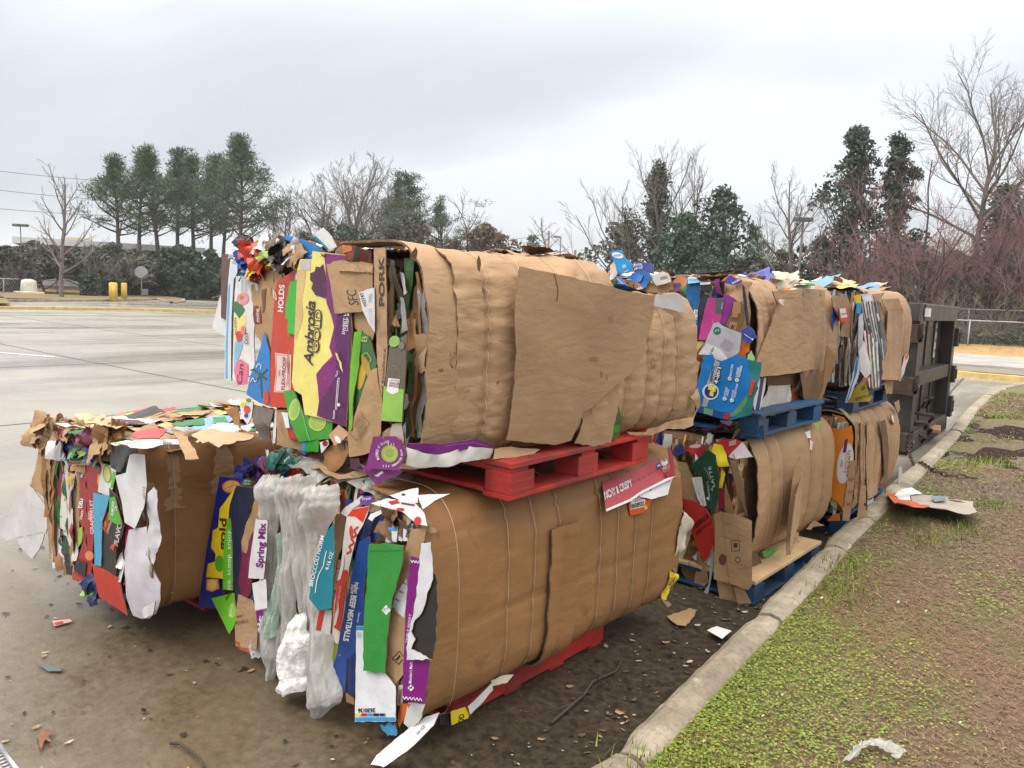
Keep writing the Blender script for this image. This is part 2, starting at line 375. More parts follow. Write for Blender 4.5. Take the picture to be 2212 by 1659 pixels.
def lump(parent, c, rad, col, seed=0, name='crushed_bag', label=None, cr=.35, rough=.3, M=None, bands=()):
    """a wad of bent, torn pieces: a squashed packet or card corner"""
    rr = random.Random(seed*13+5); rx, ry, rz = rad if hasattr(rad, '__len__') else (rad,)*3; mb = MB(); cols = [col, col, col]+list(bands)*2
    for q in range(9):
        u = Vector((rr.gauss(0, 1), rr.gauss(0, .5), rr.gauss(0, .7))).normalized(); n = Vector((rr.gauss(0, .6), -1+rr.gauss(0, .5), rr.gauss(.5, .6))).normalized(); u = (u-n*u.dot(n)).normalized(); v = n.cross(u)
        o = Vector(c)+Vector((rr.gauss(0, .42)*rx, rr.gauss(0, .3)*ry-.2*ry, rr.gauss(0, .42)*rz)); su, sv = max(rx, rz)*rr.uniform(.55, 1.0), min(rx, rz)*rr.uniform(.8, 1.3); b1, b2 = rr.uniform(-.9, -.1), rr.uniform(-.9, -.1); f0, f1 = rr.uniform(-.4, .4), rr.uniform(-1.3, .2); sd = rr.random()*60; k = 7; V = []; F = []
        for i in range(k+1):
            for j in range(k+1):
                a, b = i/k*2-1, j/k*2-1
                if i in (0, k): a *= 1+.16*noise.noise(Vector((j*.45, sd, 1)))
                if j in (0, k): b *= 1+.16*noise.noise(Vector((i*.45, sd, 4)))
                h = (b1*a*a+b2*b*b)*.4+f1*max(0, a*.7+b*.5-f0)+.30*noise.noise(Vector((a*2.2, b*2.2, sd)))+.14*noise.noise(Vector((a*5, b*5, sd)))
                V.append(o+u*(a*su)+v*(b*sv)+n*(h*min(su, sv)))
        for i in range(k):
            for j in range(k): F.append((i*(k+1)+j, (i+1)*(k+1)+j, (i+1)*(k+1)+j+1, i*(k+1)+j+1))
        cc = rr.choice(cols); mb.add(V, F, cc if isinstance(cc, bpy.types.Material) else paper(cc, rough), True)
    o = mb.build(name, parent)
    if label: o['label'] = label
    return o
# ================================================================== THE SETTING
def concrete():
    m, t, p, o = base_mat('wet concrete'); g = N('ShaderNodeNewGeometry', t); pos = g.outputs['Position']; L = t.links.new
    sep = N('ShaderNodeSeparateXYZ', t); L(pos, sep.inputs[0])
    big = noisy(t, .35, 5, .6, pos, .6); mid = noisy(t, 2.3, 6, .62, pos, .3); fine = noisy(t, 24, 5, .65, pos); spk = noisy(t, 90, 3, .6, pos)
    st = N('ShaderNodeMapping', t); L(pos, st.inputs[0]); st.inputs['Scale'].default_value = (.55, .09, 1); st.inputs['Rotation'].default_value = (0, 0, math.radians(-25))
    strk = noisy(t, 1.1, 5, .55, st.outputs[0], .4)
    dry = mixc(t, mrange(t, big.outputs[0], .32, .68, 0, 1), (.235, .22, .19), (.345, .32, .275))
    dry = mixc(t, mrange(t, mid.outputs[0], .35, .7, 0, .45), dry, (.22, .205, .175))
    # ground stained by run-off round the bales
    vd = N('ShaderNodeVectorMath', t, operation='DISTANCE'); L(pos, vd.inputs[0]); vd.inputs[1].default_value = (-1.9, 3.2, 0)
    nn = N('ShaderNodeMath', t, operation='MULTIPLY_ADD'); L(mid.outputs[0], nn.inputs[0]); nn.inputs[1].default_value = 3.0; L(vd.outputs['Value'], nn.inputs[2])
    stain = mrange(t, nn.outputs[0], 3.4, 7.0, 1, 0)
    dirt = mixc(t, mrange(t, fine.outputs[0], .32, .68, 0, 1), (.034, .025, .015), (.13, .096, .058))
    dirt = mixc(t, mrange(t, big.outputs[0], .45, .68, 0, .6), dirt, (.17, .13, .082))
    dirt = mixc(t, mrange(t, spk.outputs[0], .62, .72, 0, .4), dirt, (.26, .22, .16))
    # black sludge along the kerb
    gx = mrange(t, sep.outputs[0], -2.0, -1.5, 0, 1); gy = mrange(t, sep.outputs[1], 12, 8, 0, 1)
    mm = N('ShaderNodeMath', t, operation='MULTIPLY'); L(gx, mm.inputs[0]); L(gy, mm.inputs[1])
    sl = N('ShaderNodeMath', t, operation='MULTIPLY'); L(mm.outputs[0], sl.inputs[0]); L(mrange(t, mid.outputs[0], .2, .5, .6, .97), sl.inputs[1])
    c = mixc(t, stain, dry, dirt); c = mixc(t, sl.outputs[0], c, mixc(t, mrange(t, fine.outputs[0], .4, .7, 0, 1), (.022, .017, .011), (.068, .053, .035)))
    jx = N('ShaderNodeTexNoise', t)
    L(c, p.inputs['Base Color'])
    wet = mrange(t, strk.outputs[0], .42, .60, .36, .12)
    r = N('ShaderNodeMix', t, data_type='FLOAT'); L(stain, r.inputs[0]); L(wet, r.inputs[2]); L(mrange(t, mid.outputs[0], .35, .65, .22, .6), r.inputs[3]); r2 = N('ShaderNodeMix', t, data_type='FLOAT'); L(sl.outputs[0], r2.inputs[0]); L(r.outputs[0], r2.inputs[2]); r2.inputs[3].default_value = .8; L(r2.outputs[0], p.inputs['Roughness']); L(mrange(t, sl.outputs[0], 0, 1, .5, .15), p.inputs['Specular IOR Level'])
    b1 = bump(t, p, fine.outputs[0], .3, .008); b2 = bump(t, p, mid.outputs[0], .12, .03, b1); bump(t, p, spk.outputs[0], .3, .004, b2)
    t.nodes.remove(jx); return m
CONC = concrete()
def grid_axis(*seg):
    out = []
    for a, b, n in seg: out += list(np.linspace(a, b, n, endpoint=False))
    return out+[seg[-1][1]]
xs = grid_axis((-400, -120, 12), (-120, -20, 40), (-20, 0, 50), (0, 60, 10)); ys = grid_axis((-30, 0, 6), (0, 60, 60), (60, 400, 20))
V = []; F = []
for j, y in enumerate(ys):
    for i, x in enumerate(xs): V.append((x, y, zt(x, y)))
nx = len(xs)
for j in range(len(ys)-1):
    for i in range(nx-1): F.append((j*nx+i, j*nx+i+1, (j+1)*nx+i+1, (j+1)*nx+i))
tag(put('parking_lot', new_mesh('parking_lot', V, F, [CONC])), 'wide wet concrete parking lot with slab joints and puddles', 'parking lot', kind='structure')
def strip(mb, pts, wd, dz, mat, seg=1.5, h=0.):
    """a band that follows the ground along pts (xy), wd wide, dz above it"""
    P = []
    for a, b in zip(pts, pts[1:]):
        l = math.dist(a, b); n = max(1, int(l/seg))
        P += [(a[0]+(b[0]-a[0])*k/n, a[1]+(b[1]-a[1])*k/n) for k in range(n)]
    P.append(pts[-1]); V = []; F = []
    for i, p in enumerate(P):
        q0, q1 = P[max(i-1, 0)], P[min(i+1, len(P)-1)]; dx, dy = q1[0]-q0[0], q1[1]-q0[1]; l = math.hypot(dx, dy); nx, ny = -dy/l*wd/2, dx/l*wd/2
        for s in (1, -1):
            x, y = p[0]+nx*s, p[1]+ny*s; V.append((x, y, zt(x, y)+dz+h))
        if h:
            for s in (1, -1):
                x, y = p[0]+nx*s, p[1]+ny*s; V.append((x, y, zt(x, y)-.05))
    k = 4 if h else 2
    for i in range(len(P)-1):
        a, b = i*k, (i+1)*k; F.append((a, a+1, b+1, b))
        if h: F += [(a+1, a+3, b+3, b+1), (a+2, a, b, b+2)]
    if h: F += [(0, 2, 3, 1), (len(V)-4, len(V)-3, len(V)-1, len(V)-2)]
    mb.add(V, F, mat)
def g2(x, y): p = ground(x, y); return (p.x, p.y)
JOINT = plain('joint sealant', (.05, .045, .04), .6, 0, 10, .4, .3)
YEL = plain('yellow road paint', (.55, .41, .13), .5, 0, 5, .3, .2); WHT = plain('white road paint', (.7, .7, .68), .5, 0, 5, .25, .2)
mb = MB()
for y in (6.8, 11.3, 15.8, 20.3): strip(mb, [(-60, y), (-3.5 if y < 10 else -1.9, y)], .035, .003, JOINT)
for x in (-9.5, -15.5, -21.5, -27.5): strip(mb, [(x, -6), (x, 30)], .03, .0035, JOINT)
strip(mb, [(-3.67, 34.5), (-2.86, 24.6)], .09, .012, JOINT); strip(mb, [(-2.8, 23.2), (-2.46, 18.7), (-2.1, 15.2)], .05, .004, JOINT)
tag(mb.build('slab_joints'), 'dark slab joints across the concrete lot', 'joints', kind='structure')
mb = MB(); strip(mb, [(g2(0, 667.6)[0]*2-g2(300, 671)[0], g2(0, 667.6)[1]*2-g2(300, 671)[1]), g2(0, 667.6), g2(300, 671), g2(520, 678)], .3, 0, YEL, 1.5, .13)
tag(mb.build('yellow_divider'), 'long low yellow painted kerb across the far side of the lot', 'kerb', kind='structure')
mb = MB(); strip(mb, [(-20, 5.3), (-17.1, 6.6)], .1, .006, WHT); strip(mb, [(-26.3, 9.2), (-26.2, 12)], .12, .006, JOINT); 
tag(mb.build('bay_markings'), 'faded white parking bay lines on the wet lot', 'road marking', kind='structure')
# --- kerb by the grass: cast lengths with open joints and broken corners
def kerbmat():
    m, t, p, o = base_mat('kerb concrete'); g = N('ShaderNodeNewGeometry', t); pos = g.outputs['Position']
    n = noisy(t, 3.2, 6, .65, pos, .4); f = noisy(t, 34, 5, .65, pos); s = noisy(t, 130, 2, .5, pos)
    c = mixc(t, mrange(t, n.outputs[0], .34, .68, 0, 1), (.17, .14, .098), (.40, .345, .265)); c = mixc(t, mrange(t, f.outputs[0], .5, .72, 0, .6), c, (.085, .078, .058))
    w2 = noisy(t, 9, 4, .5, pos, 1.); c = mixc(t, mrange(t, w2.outputs[0], .66, .71, 0, .7), c, (.55, .53, .47)); c = mixc(t, mrange(t, s.outputs[0], .64, .7, 0, .5), c, (.5, .46, .4))
    t.links.new(c, p.inputs['Base Color']); p.inputs['Roughness'].default_value = .68
    b = bump(t, p, f.outputs[0], .6, .012); bump(t, p, s.outputs[0], .4, .004, b); return m
KERB = kerbmat()
KL = [(-1.17, .2), (-1.17, 2.2), (-1.21, 3.2), (-1.235, 3.9), (-1.26, 4.6), (-1.29, 5.3), (-1.33, 6.8), (-1.36, 8.4), (-1.45, 11), (-1.63, 14.3), (-1.72, 17.2), (-1.66, 19.5), (-1.40, 21.75), (-.6, 22.8), (2, 23.2), (14, 23.4)]
KR_ = [(-1.0, .2), (-1.03, 2.2), (-1.06, 3.2), (-1.085, 3.9), (-1.11, 4.6), (-1.14, 5.3), (-1.17, 6.8), (-1.2, 8.4), (-1.29, 11), (-1.47, 14.3), (-1.55, 17.2), (-1.50, 19.4), (-1.26, 21.4), (-.5, 22.4), (2, 22.8), (14, 23)]
def along(P, y0):
    for a, b in zip(P, P[1:]):
        if a[1] <= y0 <= b[1]:
            t = (y0-a[1])/(b[1]-a[1]); return a[0]+(b[0]-a[0])*t
    return P[-1][0]
mb = MB(); joints = [.2, 2.14, 3.62, 5.0, 5.9, 8.4, 11.4, 14.4, 17.4, 19.4]
for a, b in zip(joints, joints[1:]):
    n = max(4, int((b-a)/.06)); V = []; F = []; gp = .012
    dx, dz = R.uniform(-.012, .012), R.uniform(-.012, .008)
    for i in range(n+1):
        y = a+gp+(b-a-2*gp)*i/n; l, r = along(KL, y), along(KR_, y); e = min(i, n-i); ch = .018*max(0, 1-e/2)
        q = lambda s, k=1: .005*noise.noise(Vector((y*11, s*7, k)))
        row = [(l-.015+q(1), y, -.04), (l-.008+q(1), y, .06), (l+q(2)+ch, y, .112+q(3)-ch), (l+.03, y, .132+q(4)*.6-ch*.6), ((l+r)/2, y, .138+q(5)*.6-ch*.4), (r-.03, y, .132+q(6)*.6-ch*.6), (r+q(7), y, .112-ch), (r+.004, y, 0)]
        V += [(p[0]+dx, p[1], p[2]+dz) for p in row]
    k = 8
    for i in range(n):
        for j in range(k-1): F.append((i*k+j, i*k+j+1, (i+1)*k+j+1, (i+1)*k+j))
    F.append(tuple(range(k-1, -1, -1))); F.append(tuple(n*k+j for j in range(k)))
    mb.add(V, F, KERB, False)
V = []; F = []
tail = [i for i, q in enumerate(KL) if q[1] >= 19.4]
for i in tail: V += [(KL[i][0], KL[i][1], -.02), (KL[i][0], KL[i][1], .13), (KR_[i][0], KR_[i][1], .13), (KR_[i][0], KR_[i][1], 0)]
for i in range(len(tail)-1):
    for j in range(3): F.append((i*4+j, i*4+j+1, (i+1)*4+j+1, (i+1)*4+j))
mb.add(V, F, KERB)
tag(mb.build('kerb'), 'weathered concrete kerb between the lot and the grass', 'kerb', kind='structure')
# --- verge
def soil():
    m, t, p, o = base_mat('mossy soil'); g = N('ShaderNodeNewGeometry', t); pos = g.outputs['Position']; L = t.links.new
    n = noisy(t, 1.6, 6, .65, pos, .3); f = noisy(t, 28, 6, .7, pos); s = noisy(t, 75, 4, .7, pos)
    c = mixc(t, mrange(t, f.outputs[0], .35, .65, 0, 1), (.09, .058, .034), (.21, .14, .085)); c = mixc(t, mrange(t, n.outputs[0], .46, .62, 0, .75), c, (.11, .13, .034))
    c = mixc(t, mrange(t, s.outputs[0], .55, .7, 0, .6), c, (.21, .155, .09)); sx = N('ShaderNodeSeparateXYZ', t); L(pos, sx.inputs[0])
    dk = N('ShaderNodeMath', t, operation='MULTIPLY_ADD'); L(n.outputs[0], dk.inputs[0]); dk.inputs[1].default_value = -1.1; L(sx.outputs[0], dk.inputs[2])
    mo = N('ShaderNodeMath', t, operation='MULTIPLY'); L(mrange(t, dk.outputs[0], -1.05, -1.5, 0, 1), mo.inputs[0]); L(mrange(t, sx.outputs[1], 4.6, 3.0, .25, 1), mo.inputs[1])
    c = mixc(t, mo.outputs[0], c, mixc(t, mrange(t, f.outputs[0], .35, .65, 0, 1), (.078, .10, .018), (.18, .21, .04)))
    pu = N('ShaderNodeMapping', t); L(pos, pu.inputs[0]); pu.inputs['Scale'].default_value = (1.3, .55, 1); q = noisy(t, 1.5, 3, .5, pu.outputs[0], .3)
    vd = N('ShaderNodeVectorMath', t, operation='DISTANCE'); L(pos, vd.inputs[0]); vd.inputs[1].default_value = (-.9, 11.2, .12); nr = mrange(t, vd.outputs['Value'], 2.2, 4.6, 1, 0)
    w_ = N('ShaderNodeMath', t, operation='MULTIPLY'); L(nr, w_.inputs[0]); L(mrange(t, q.outputs[0], .44, .52, 0, 1), w_.inputs[1])
    c = mixc(t, w_.outputs[0], c, (.028, .02, .012)); L(c, p.inputs['Base Color'])
    L(mrange(t, w_.outputs[0], 0, 1, .85, .05), p.inputs['Roughness'])
    b = N('ShaderNodeBump', t); b.inputs['Distance'].default_value = .03; L(f.outputs[0], b.inputs['Height']); L(mrange(t, w_.outputs[0], 0, .8, .7, .03), b.inputs['Strength']); L(b.outputs[0], p.inputs['Normal'])
    return m
def vz(x, y): return .118+.012*noise.noise(Vector((x*2, y*1.4, 0)))*min(1, max(0, (x+1.0)*3))+.006*noise.noise(Vector((x*9, y*9, 3)))
V = []; F = []; yy = grid_axis((.2, 8, 78), (8, 21.4, 60), (21.4, 22.8, 4)); m_ = 36
for y in yy:
    l = along(KR_, min(y, 22.8))-.02
    for i in range(m_):
        u = i/(m_-1); x = l+u*u*(16-l)*.9+u*.6; V.append((x, y, vz(x, y)-(.02 if i == 0 else 0)))
for j in range(len(yy)-1):
    for i in range(m_-1): F.append((j*m_+i, j*m_+i+1, (j+1)*m_+i+1, (j+1)*m_+i))
tag(put('grass_verge', new_mesh('grass_verge', V, F, [soil()])), 'patchy brown and green verge beside the kerb with shallow puddles', 'verge', kind='structure')
# --- ground cover: clover, dead grass and leaf crumbs, nobody could count them
rg = np.random.default_rng(3)
def gcover():
    G_ = leafmat('clover green', (.15, .21, .035), .32); Y_ = leafmat('yellowing leaf', (.25, .25, .05), .3); B_ = leafmat('dead grass', (.17, .108, .068), .35); T_ = leafmat('straw', (.24, .175, .11), .35); D_ = leafmat('rotting leaf', (.15, .09, .058), .4)
    V = []; F = []; M = []
    n = 190000
    Y = 1.3+ (rg.random(n)**1.9)*17; X = np.array([along(KR_, min(v, 20)) for v in Y])+.01+rg.random(n)**1.15*(1.5+Y*.06)
    for x, y in zip(X, Y):
        a = noise.noise(Vector((x*1.7, y*1.1, 5)))+.5*noise.noise(Vector((x*5, y*4, 9)))
        k = along(KR_, min(y, 20)); g = .85*smooth(4.3, 2.6, y)*smooth(.95, .35, x-k+a*.3)+.35*smooth(.40, .0, x-k)+a*.6-.08+.14*smooth(5.5, 9, y)
        pud = math.hypot((x+.9)/1.3, (y-11.2)/2.4)
        if pud < 1 and rg.random() < .93-.4*(a > .25): continue
        r = rg.random(); s = (.0028+.0036*rg.random())*(1+max(0, y-3)*.12); z = vz(x, y)
        if r < g: mi = 0 if rg.random() < .86 else 1
        else: mi = (2, 2, 2, 3, 4, 4, 4)[int(rg.random()*7)]
        b = len(V)
        if mi <= 1:          # small rounded leaf, nearly level
            h = .004+.016*rg.random(); q = rg.random()*6.28; tl = (rg.random()-.5)*1.2; c0, s0 = math.cos(q), math.sin(q)
            for (u, v) in ((-1, 0), (-.5, .8), (.55, .85), (1, 0), (.5, -.8), (-.5, -.85)): V.append((x+(u*c0-v*s0)*s, y+(u*s0+v*c0)*s, z+h+tl*u*s*.8))
            F.append((b, b+1, b+2, b+3, b+4, b+5))
        else:                # blade or crumb lying about
            q = rg.random()*6.28; l = s*(1.1+1.5*rg.random()); w_ = s*(.22+.3*rg.random()); up = rg.random()**2*.9*l; c0, s0 = math.cos(q), math.sin(q); h = .003+.007*rg.random()
            for (u, v, e) in ((-l, -w_, 0), (l, -w_*.5, up), (l*1.1, w_*.5, up), (-l, w_, 0)): V.append((x+u*c0-v*s0, y+u*s0+v*c0, z+h+e))
            F.append((b, b+1, b+2, b+3))
        M.append(mi)
    tufts = [(-.78, 5.6), (-.62, 6.1), (-.75, 9.2), (-.95, 8.9), (-.35, 8.2), (-1.0, 13.6), (-.7, 14.6), (-1.05, 4.6), (-.95, 4.2), (-.55, 7.1), (-.85, 2.25), (-.98, 2.05)]
    for tx, ty in tufts:
        for _ in range(170):
            x, y = tx+rg.normal()*.07*(1+ty*.05), ty+rg.normal()*.10*(1+ty*.05); q = rg.random()*6.28; h = .02+.03*rg.random()*(1+ty*.04); l = h*(rg.random()*.9); w_ = .0028*(1+ty*.09); b = len(V); z = vz(x, y)
            V += [(x-w_*math.sin(q), y+w_*math.cos(q), z), (x+w_*math.sin(q), y-w_*math.cos(q), z), (x+l*math.cos(q), y+l*math.sin(q), z+h)]; F.append((b, b+1, b+2)); M.append(0)
    me = new_mesh('ground_cover', V, F, [G_, Y_, B_, T_, D_], M, False); tag(put('ground_cover', me), 'low clover and dead grass covering the verge', 'grass', kind='stuff')
gcover()
# --- right-hand road, islands and bank
ASP = plain('pale road', (.40, .385, .36), .42, 0, 1.2, .18, .12); DRYG = plain('dormant grass', (.40, .27, .12), .9, 0, 3, .35, .5, .2, .05); KGR = plain('aged kerb', (.20, .175, .14), .8, 0, 3, .3, .3)
def quad_slab(name, pts, z, th, mat, label, cat):
    mb = MB(); n = len(pts); V = [(x, y, zt(x, y)+z) for x, y in pts]+[(x, y, zt(x, y)+z-th) for x, y in pts]
    mb.add(V, [tuple(range(n))]+[(i, n+i, n+(i+1) % n, (i+1) % n) for i in range(n)], mat); f = mb.F[0]
    return tag(mb.build(name), label, cat, kind='structure')
quad_slab('road', [(-40, 26.9), (40, 27.2), (40, 35.2), (-40, 34.3)], .008, .05, ASP, 'pale side road beyond the verge', 'road')
quad_slab('island', [(-12, 24.1), (40, 24.3), (40, 26.8), (-12, 26.6)], .13, .2, KGR, 'low dark median strip beside the road', 'median')
mb = MB(); strip(mb, [(-12, 24.0), (-3.2, 24.05), (-2.6, 23.75), (-1.6, 23.7), (6, 23.8), (40, 23.9)], .34, 0, YEL, 1., .135)
tag(mb.build('yellow_kerb'), 'yellow painted kerb edge on the median', 'kerb', kind='structure')
mb = MB(); strip(mb, [(-40, 34.75), (40, 35.6)], .5, 0, KGR, 2, .15); tag(mb.build('road_kerb'), 'dark stained kerb on the far side of the road', 'kerb', kind='structure')
mb = MB(); strip(mb, [(-40, 30.4), (40, 30.9)], .13, .013, YEL, 2); tag(mb.build('road_line'), 'thin yellow line along the side road', 'road marking', kind='structure')
def bank_z(x, y): return .14+max(0, y-39.5)*.13+.05*noise.noise(Vector((x*.6, y*.6, 0)))
V = []; F = []; bx = np.linspace(-24, 40, 60); by = np.linspace(34.8, 75, 40)
for y in by:
    for x in bx: V.append((x, y+(x*.011), min(2.6, .1+(bank_z(x, y)-.1)*smooth(-22, -9, x))))
for j in range(39):
    for i in range(59): F.append((j*60+i, j*60+i+1, (j+1)*60+i+1, (j+1)*60+i))
tag(put('bank', new_mesh('bank', V, F, [DRYG])), 'bank of dormant tan grass rising behind the road', 'bank', kind='structure')
# --- left-hand grass island beyond the lot
LAWN = plain('winter lawn', (.19, .145, .07), .9, 0, .8, .35, .4, .2, .05)
_a, _b = g2(0, 652), g2(200, 651); _e = (_a[0]-(_b[0]-_a[0])*4, _a[1]-(_b[1]-_a[1])*4)
il = [_e, g2(0, 652), g2(120, 651.5), g2(300, 650), g2(340, 646.5), tuple(far(372, 58).xy), tuple(far(390, 62).xy), tuple(far(392, 68).xy)]
mb = MB(); strip(mb, il, .55, 0, KERB, 1.5, .15); tag(mb.build('island_kerb'), 'light concrete kerb round the far grass island', 'kerb', kind='structure')
def lawn():
    inner = il; back = [tuple(far(330, 80).xy), tuple(far(150, 82).xy), tuple(far(-20, 84).xy), (_e[0]-10, _e[1]+25)]; pts = inner+back
    v, f = fill2d([(p[0], p[1]) for p in pts][::1] if sum(pts[i][0]*pts[(i+1) % len(pts)][1]-pts[(i+1) % len(pts)][0]*pts[i][1] for i in range(len(pts))) > 0 else [(p[0], p[1]) for p in pts][::-1], 6.)
    return put('grass_island', new_mesh('grass_island', [(q.x, q.y, zt(q.x, q.y)+.10+.12*smooth(0, 1, noise.noise(Vector((q.x*.1, q.y*.1, 0)))*.5+.5)) for q in v], [tuple(x) for x in f], [LAWN]))
tag(lawn(), 'brown winter lawn island on the far side of the lot', 'lawn', kind='structure')
quad_slab('far_lawn', [tuple(far(-900, 90).xy), tuple(far(1500, 78).xy), tuple(far(2000, 95).xy), tuple(far(1500, 300).xy), tuple(far(-900, 300).xy)], .1, .3, LAWN, 'rough ground under the far trees', 'lawn')
# ================================================================== THE BALES
def S(r, g, b, k=.8):
    f = lambda v: ((v/255+.055)/1.055)**2.4 if v > 10 else v/255/12.92
    return (min(.85, f(r)*k), min(.85, f(g)*k), min(.85, f(b)*k))
class Bale:
    def __init__(s, corner, rot, L, W, H, label, drop=0.):
        s.L, s.W, s.H, s.drop = L, W, H, drop; M = Matrix.Rotation(math.radians(rot), 4, 'Z'); c = Vector(corner)+M.to_3x3() @ Vector((-W/2, L/2, 0))
        s.root = empty('cardboard_bale', c, math.radians(rot), label, 'bale', 'bales of crushed cardboard stacked along the kerb')
        s.M = Matrix.Translation(c) @ M; m3 = s.M.to_3x3()
        s.fe = Face(s.M @ Vector((W/2, -L/2, 0)), m3 @ Vector((0, -1, 0))); s.fs = Face(s.M @ Vector((W/2, -L/2, 0)), m3 @ Vector((1, 0, 0)))
        s.ft = Face(s.M @ Vector((0, 0, H)), m3 @ Vector((0, 0, 1)))
        s.skins = []; s.core()
    def w(s, x, y, z): return s.M @ Vector((x, y-s.L/2, z))     # y counted from the near end
    def at_y(s, y): return Face(s.w(0, y, 0), -(s.M.to_3x3() @ Vector((0, 1, 0))))
    def core(s):
        mb = MB(); bm = bmesh.new(); bmesh.ops.create_cube(bm, size=1)
        for v in bm.verts: v.co = Vector((v.co.x*(s.W-.10), v.co.y*(s.L-.07), v.co.z*(s.H-.06)))
        bmesh.ops.bevel(bm, geom=bm.edges[:], offset=.07, segments=3, affect='EDGES', profile=.6); bmesh.ops.triangulate(bm, faces=bm.faces[:])
        bmesh.ops.subdivide_edges(bm, edges=bm.edges[:], cuts=5, use_grid_fill=True)
        if s.drop:
            for v in bm.verts:
                if v.co.z > 0: v.co.z -= s.drop*smooth(.08, .35, v.co.y)
        for v in bm.verts: v.co += v.normal*(.014*noise.noise(v.co*9+Vector((s.L*9, 0, 0))))
        bm.verts.index_update(); mb.add([s.M @ (v.co+Vector((0, 0, s.H/2))) for v in bm.verts], [[v.index for v in f.verts] for f in bm.faces], KDK); bm.free()
        mb.build('bale_core', s.root)
    def prof(s, x, z0, z1, a, top_in, bot_in, ex, bulge, exb=None):
        h = (z1-z0)/2; P = [(x-a-top_in+top_in*i/12, z1) for i in range(12)]
        for i in range(61):
            q = math.pi/2-math.pi*i/60; e_ = ex if q > 0 else (exb or ex); c_, s_ = abs(math.cos(q))**(2/e_), abs(math.sin(q))**(2/e_)*(1 if math.sin(q) > 0 else -1)
            P.append((x-a+(a+bulge)*c_, z0+h+h*s_))
        P += [(x-a-bot_in*i/6, z0) for i in range(1, 7)]; return P
    def side(s, y0, y1, wires, mat, n_s=70, dy=.013, x=None, z0=0., z1=None, a=.17, top_in=.25, bot_in=.12, ex=3.2, bulge=.0, sc=.02, wr=.004, off=0., name='side_sheet', label=None, seed=1, rag=.006, th=.007, s0=0., s1=1., big=.012, slant=0., exb=None, barrel=0., folds=()):
        x = s.W/2 if x is None else x; z1 = s.H if z1 is None else z1
        P = s.prof(x, z0, z1, a, top_in, bot_in, ex, bulge, exb); ln = [0]
        for p, q in zip(P, P[1:]): ln.append(ln[-1]+math.dist(p, q))
        T = ln[-1]; ws = sorted([y0-.03]+list(wires)+[y1+.03]); ny = max(3, int((y1-y0)/dy)); V = []; Nn = []
        pts = []
        for k in range(n_s+1):
            l = (s0+(s1-s0)*k/n_s)*T; i = max(j for j in range(len(ln)) if ln[j] <= l+1e-9); i = min(i, len(P)-2); t = (l-ln[i])/max(1e-6, ln[i+1]-ln[i])
            p, q = P[i], P[i+1]; d = (q[0]-p[0], q[1]-p[1]); m = math.hypot(*d) or 1
            pts.append((p[0]+d[0]*t, p[1]+d[1]*t, -d[1]/m, d[0]/m, l))
        sm = []
        for k in range(len(pts)):
            lo, hi = max(0, k-2), min(len(pts)-1, k+2); ax = sum(pts[j][2] for j in range(lo, hi+1)); az = sum(pts[j][3] for j in range(lo, hi+1)); m = math.hypot(ax, az) or 1; sm.append((ax/m, az/m))
        def disp(yy, l):
            i = max(q for q in range(len(ws)-1) if ws[q] <= yy or q == 0); t = min(1, max(0, (yy-ws[i])/(ws[i+1]-ws[i]))); d = min(yy-ws[i], ws[i+1]-yy)
            v = Vector((yy, l, seed*2.7)); g = min(1, (ws[i+1]-ws[i])/.2)
            tp = .45 if l < top_in+a*.5 else 1; e = off+sc*g*(1-abs(2*t-1)**2.2)*tp-max(sc*.45, .008)*min(1, g*1.5)*math.exp(-(d/.014)**2)
            e += big*noise.noise(Vector((yy*2.2, l*2.0, seed)))+min(wr, .0035)*1.2*noise.noise(Vector((yy*6, l*9, seed+5)))
            rid = 1-abs(noise.noise(Vector((yy*5+.9*noise.noise(v*6), l*24, seed+9))))*2
            e += wr*1.6*max(0, rid-.45)*(.25+1.5*math.exp(-max(d, 0)/.05))
            rid2 = 1-abs(noise.noise(Vector((yy*3.1, l*7.5+yy*1.3, seed+19))))*2.2
            for fl, fd in folds: e -= fd*math.exp(-((l/T-fl-.012*noise.noise(Vector((yy*3, fl*9, seed))))/.006)**2)
            return e-wr*2.2*max(0, rid2-.72)+slant*(yy-y0)
        if s1-s0 > .6: s.skins.append((y0, y1, pts, sm, disp, barrel))
        for k, p in enumerate(pts):
            for j in range(ny+1):
                yy = y0+(y1-y0)*j/ny
                if j in (0, ny): yy += rag*noise.noise(Vector((p[4]*14, seed*3.3+j, 0)))*2
                e = disp(yy, p[4]); V.append((p[0]+sm[k][0]*e+barrel*max(0, sm[k][0])*math.sin(math.pi*min(1, max(0, yy/s.L))), yy, p[1]+sm[k][1]*e)); Nn.append(sm[k])
        F = []; m = ny+1
        for k in range(n_s):
            for j in range(ny): F.append((k*m+j, (k+1)*m+j, (k+1)*m+j+1, k*m+j+1))
        mb = MB(); B = [(v[0]-n_[0]*th, v[1], v[2]-n_[1]*th) for v, n_ in zip(V, Nn)]
        mb.add([s.w(*v) for v in V], F, mat, True); mb.add([s.w(*v) for v in B], [tuple(reversed(f)) for f in F], mat, True)
        rim = [j for j in range(m)]+[k*m+ny for k in range(1, n_s+1)]+[n_s*m+j for j in range(ny-1, -1, -1)]+[k*m for k in range(n_s-1, 0, -1)]
        k = len(rim); mb.add([s.w(*V[i]) for i in rim]+[s.w(*B[i]) for i in rim], [(i, (i+1) % k, k+(i+1) % k, k+i) for i in range(k)], EDGE)
        o = mb.build(name, s.root)
        if label: o['label'] = label
        return o
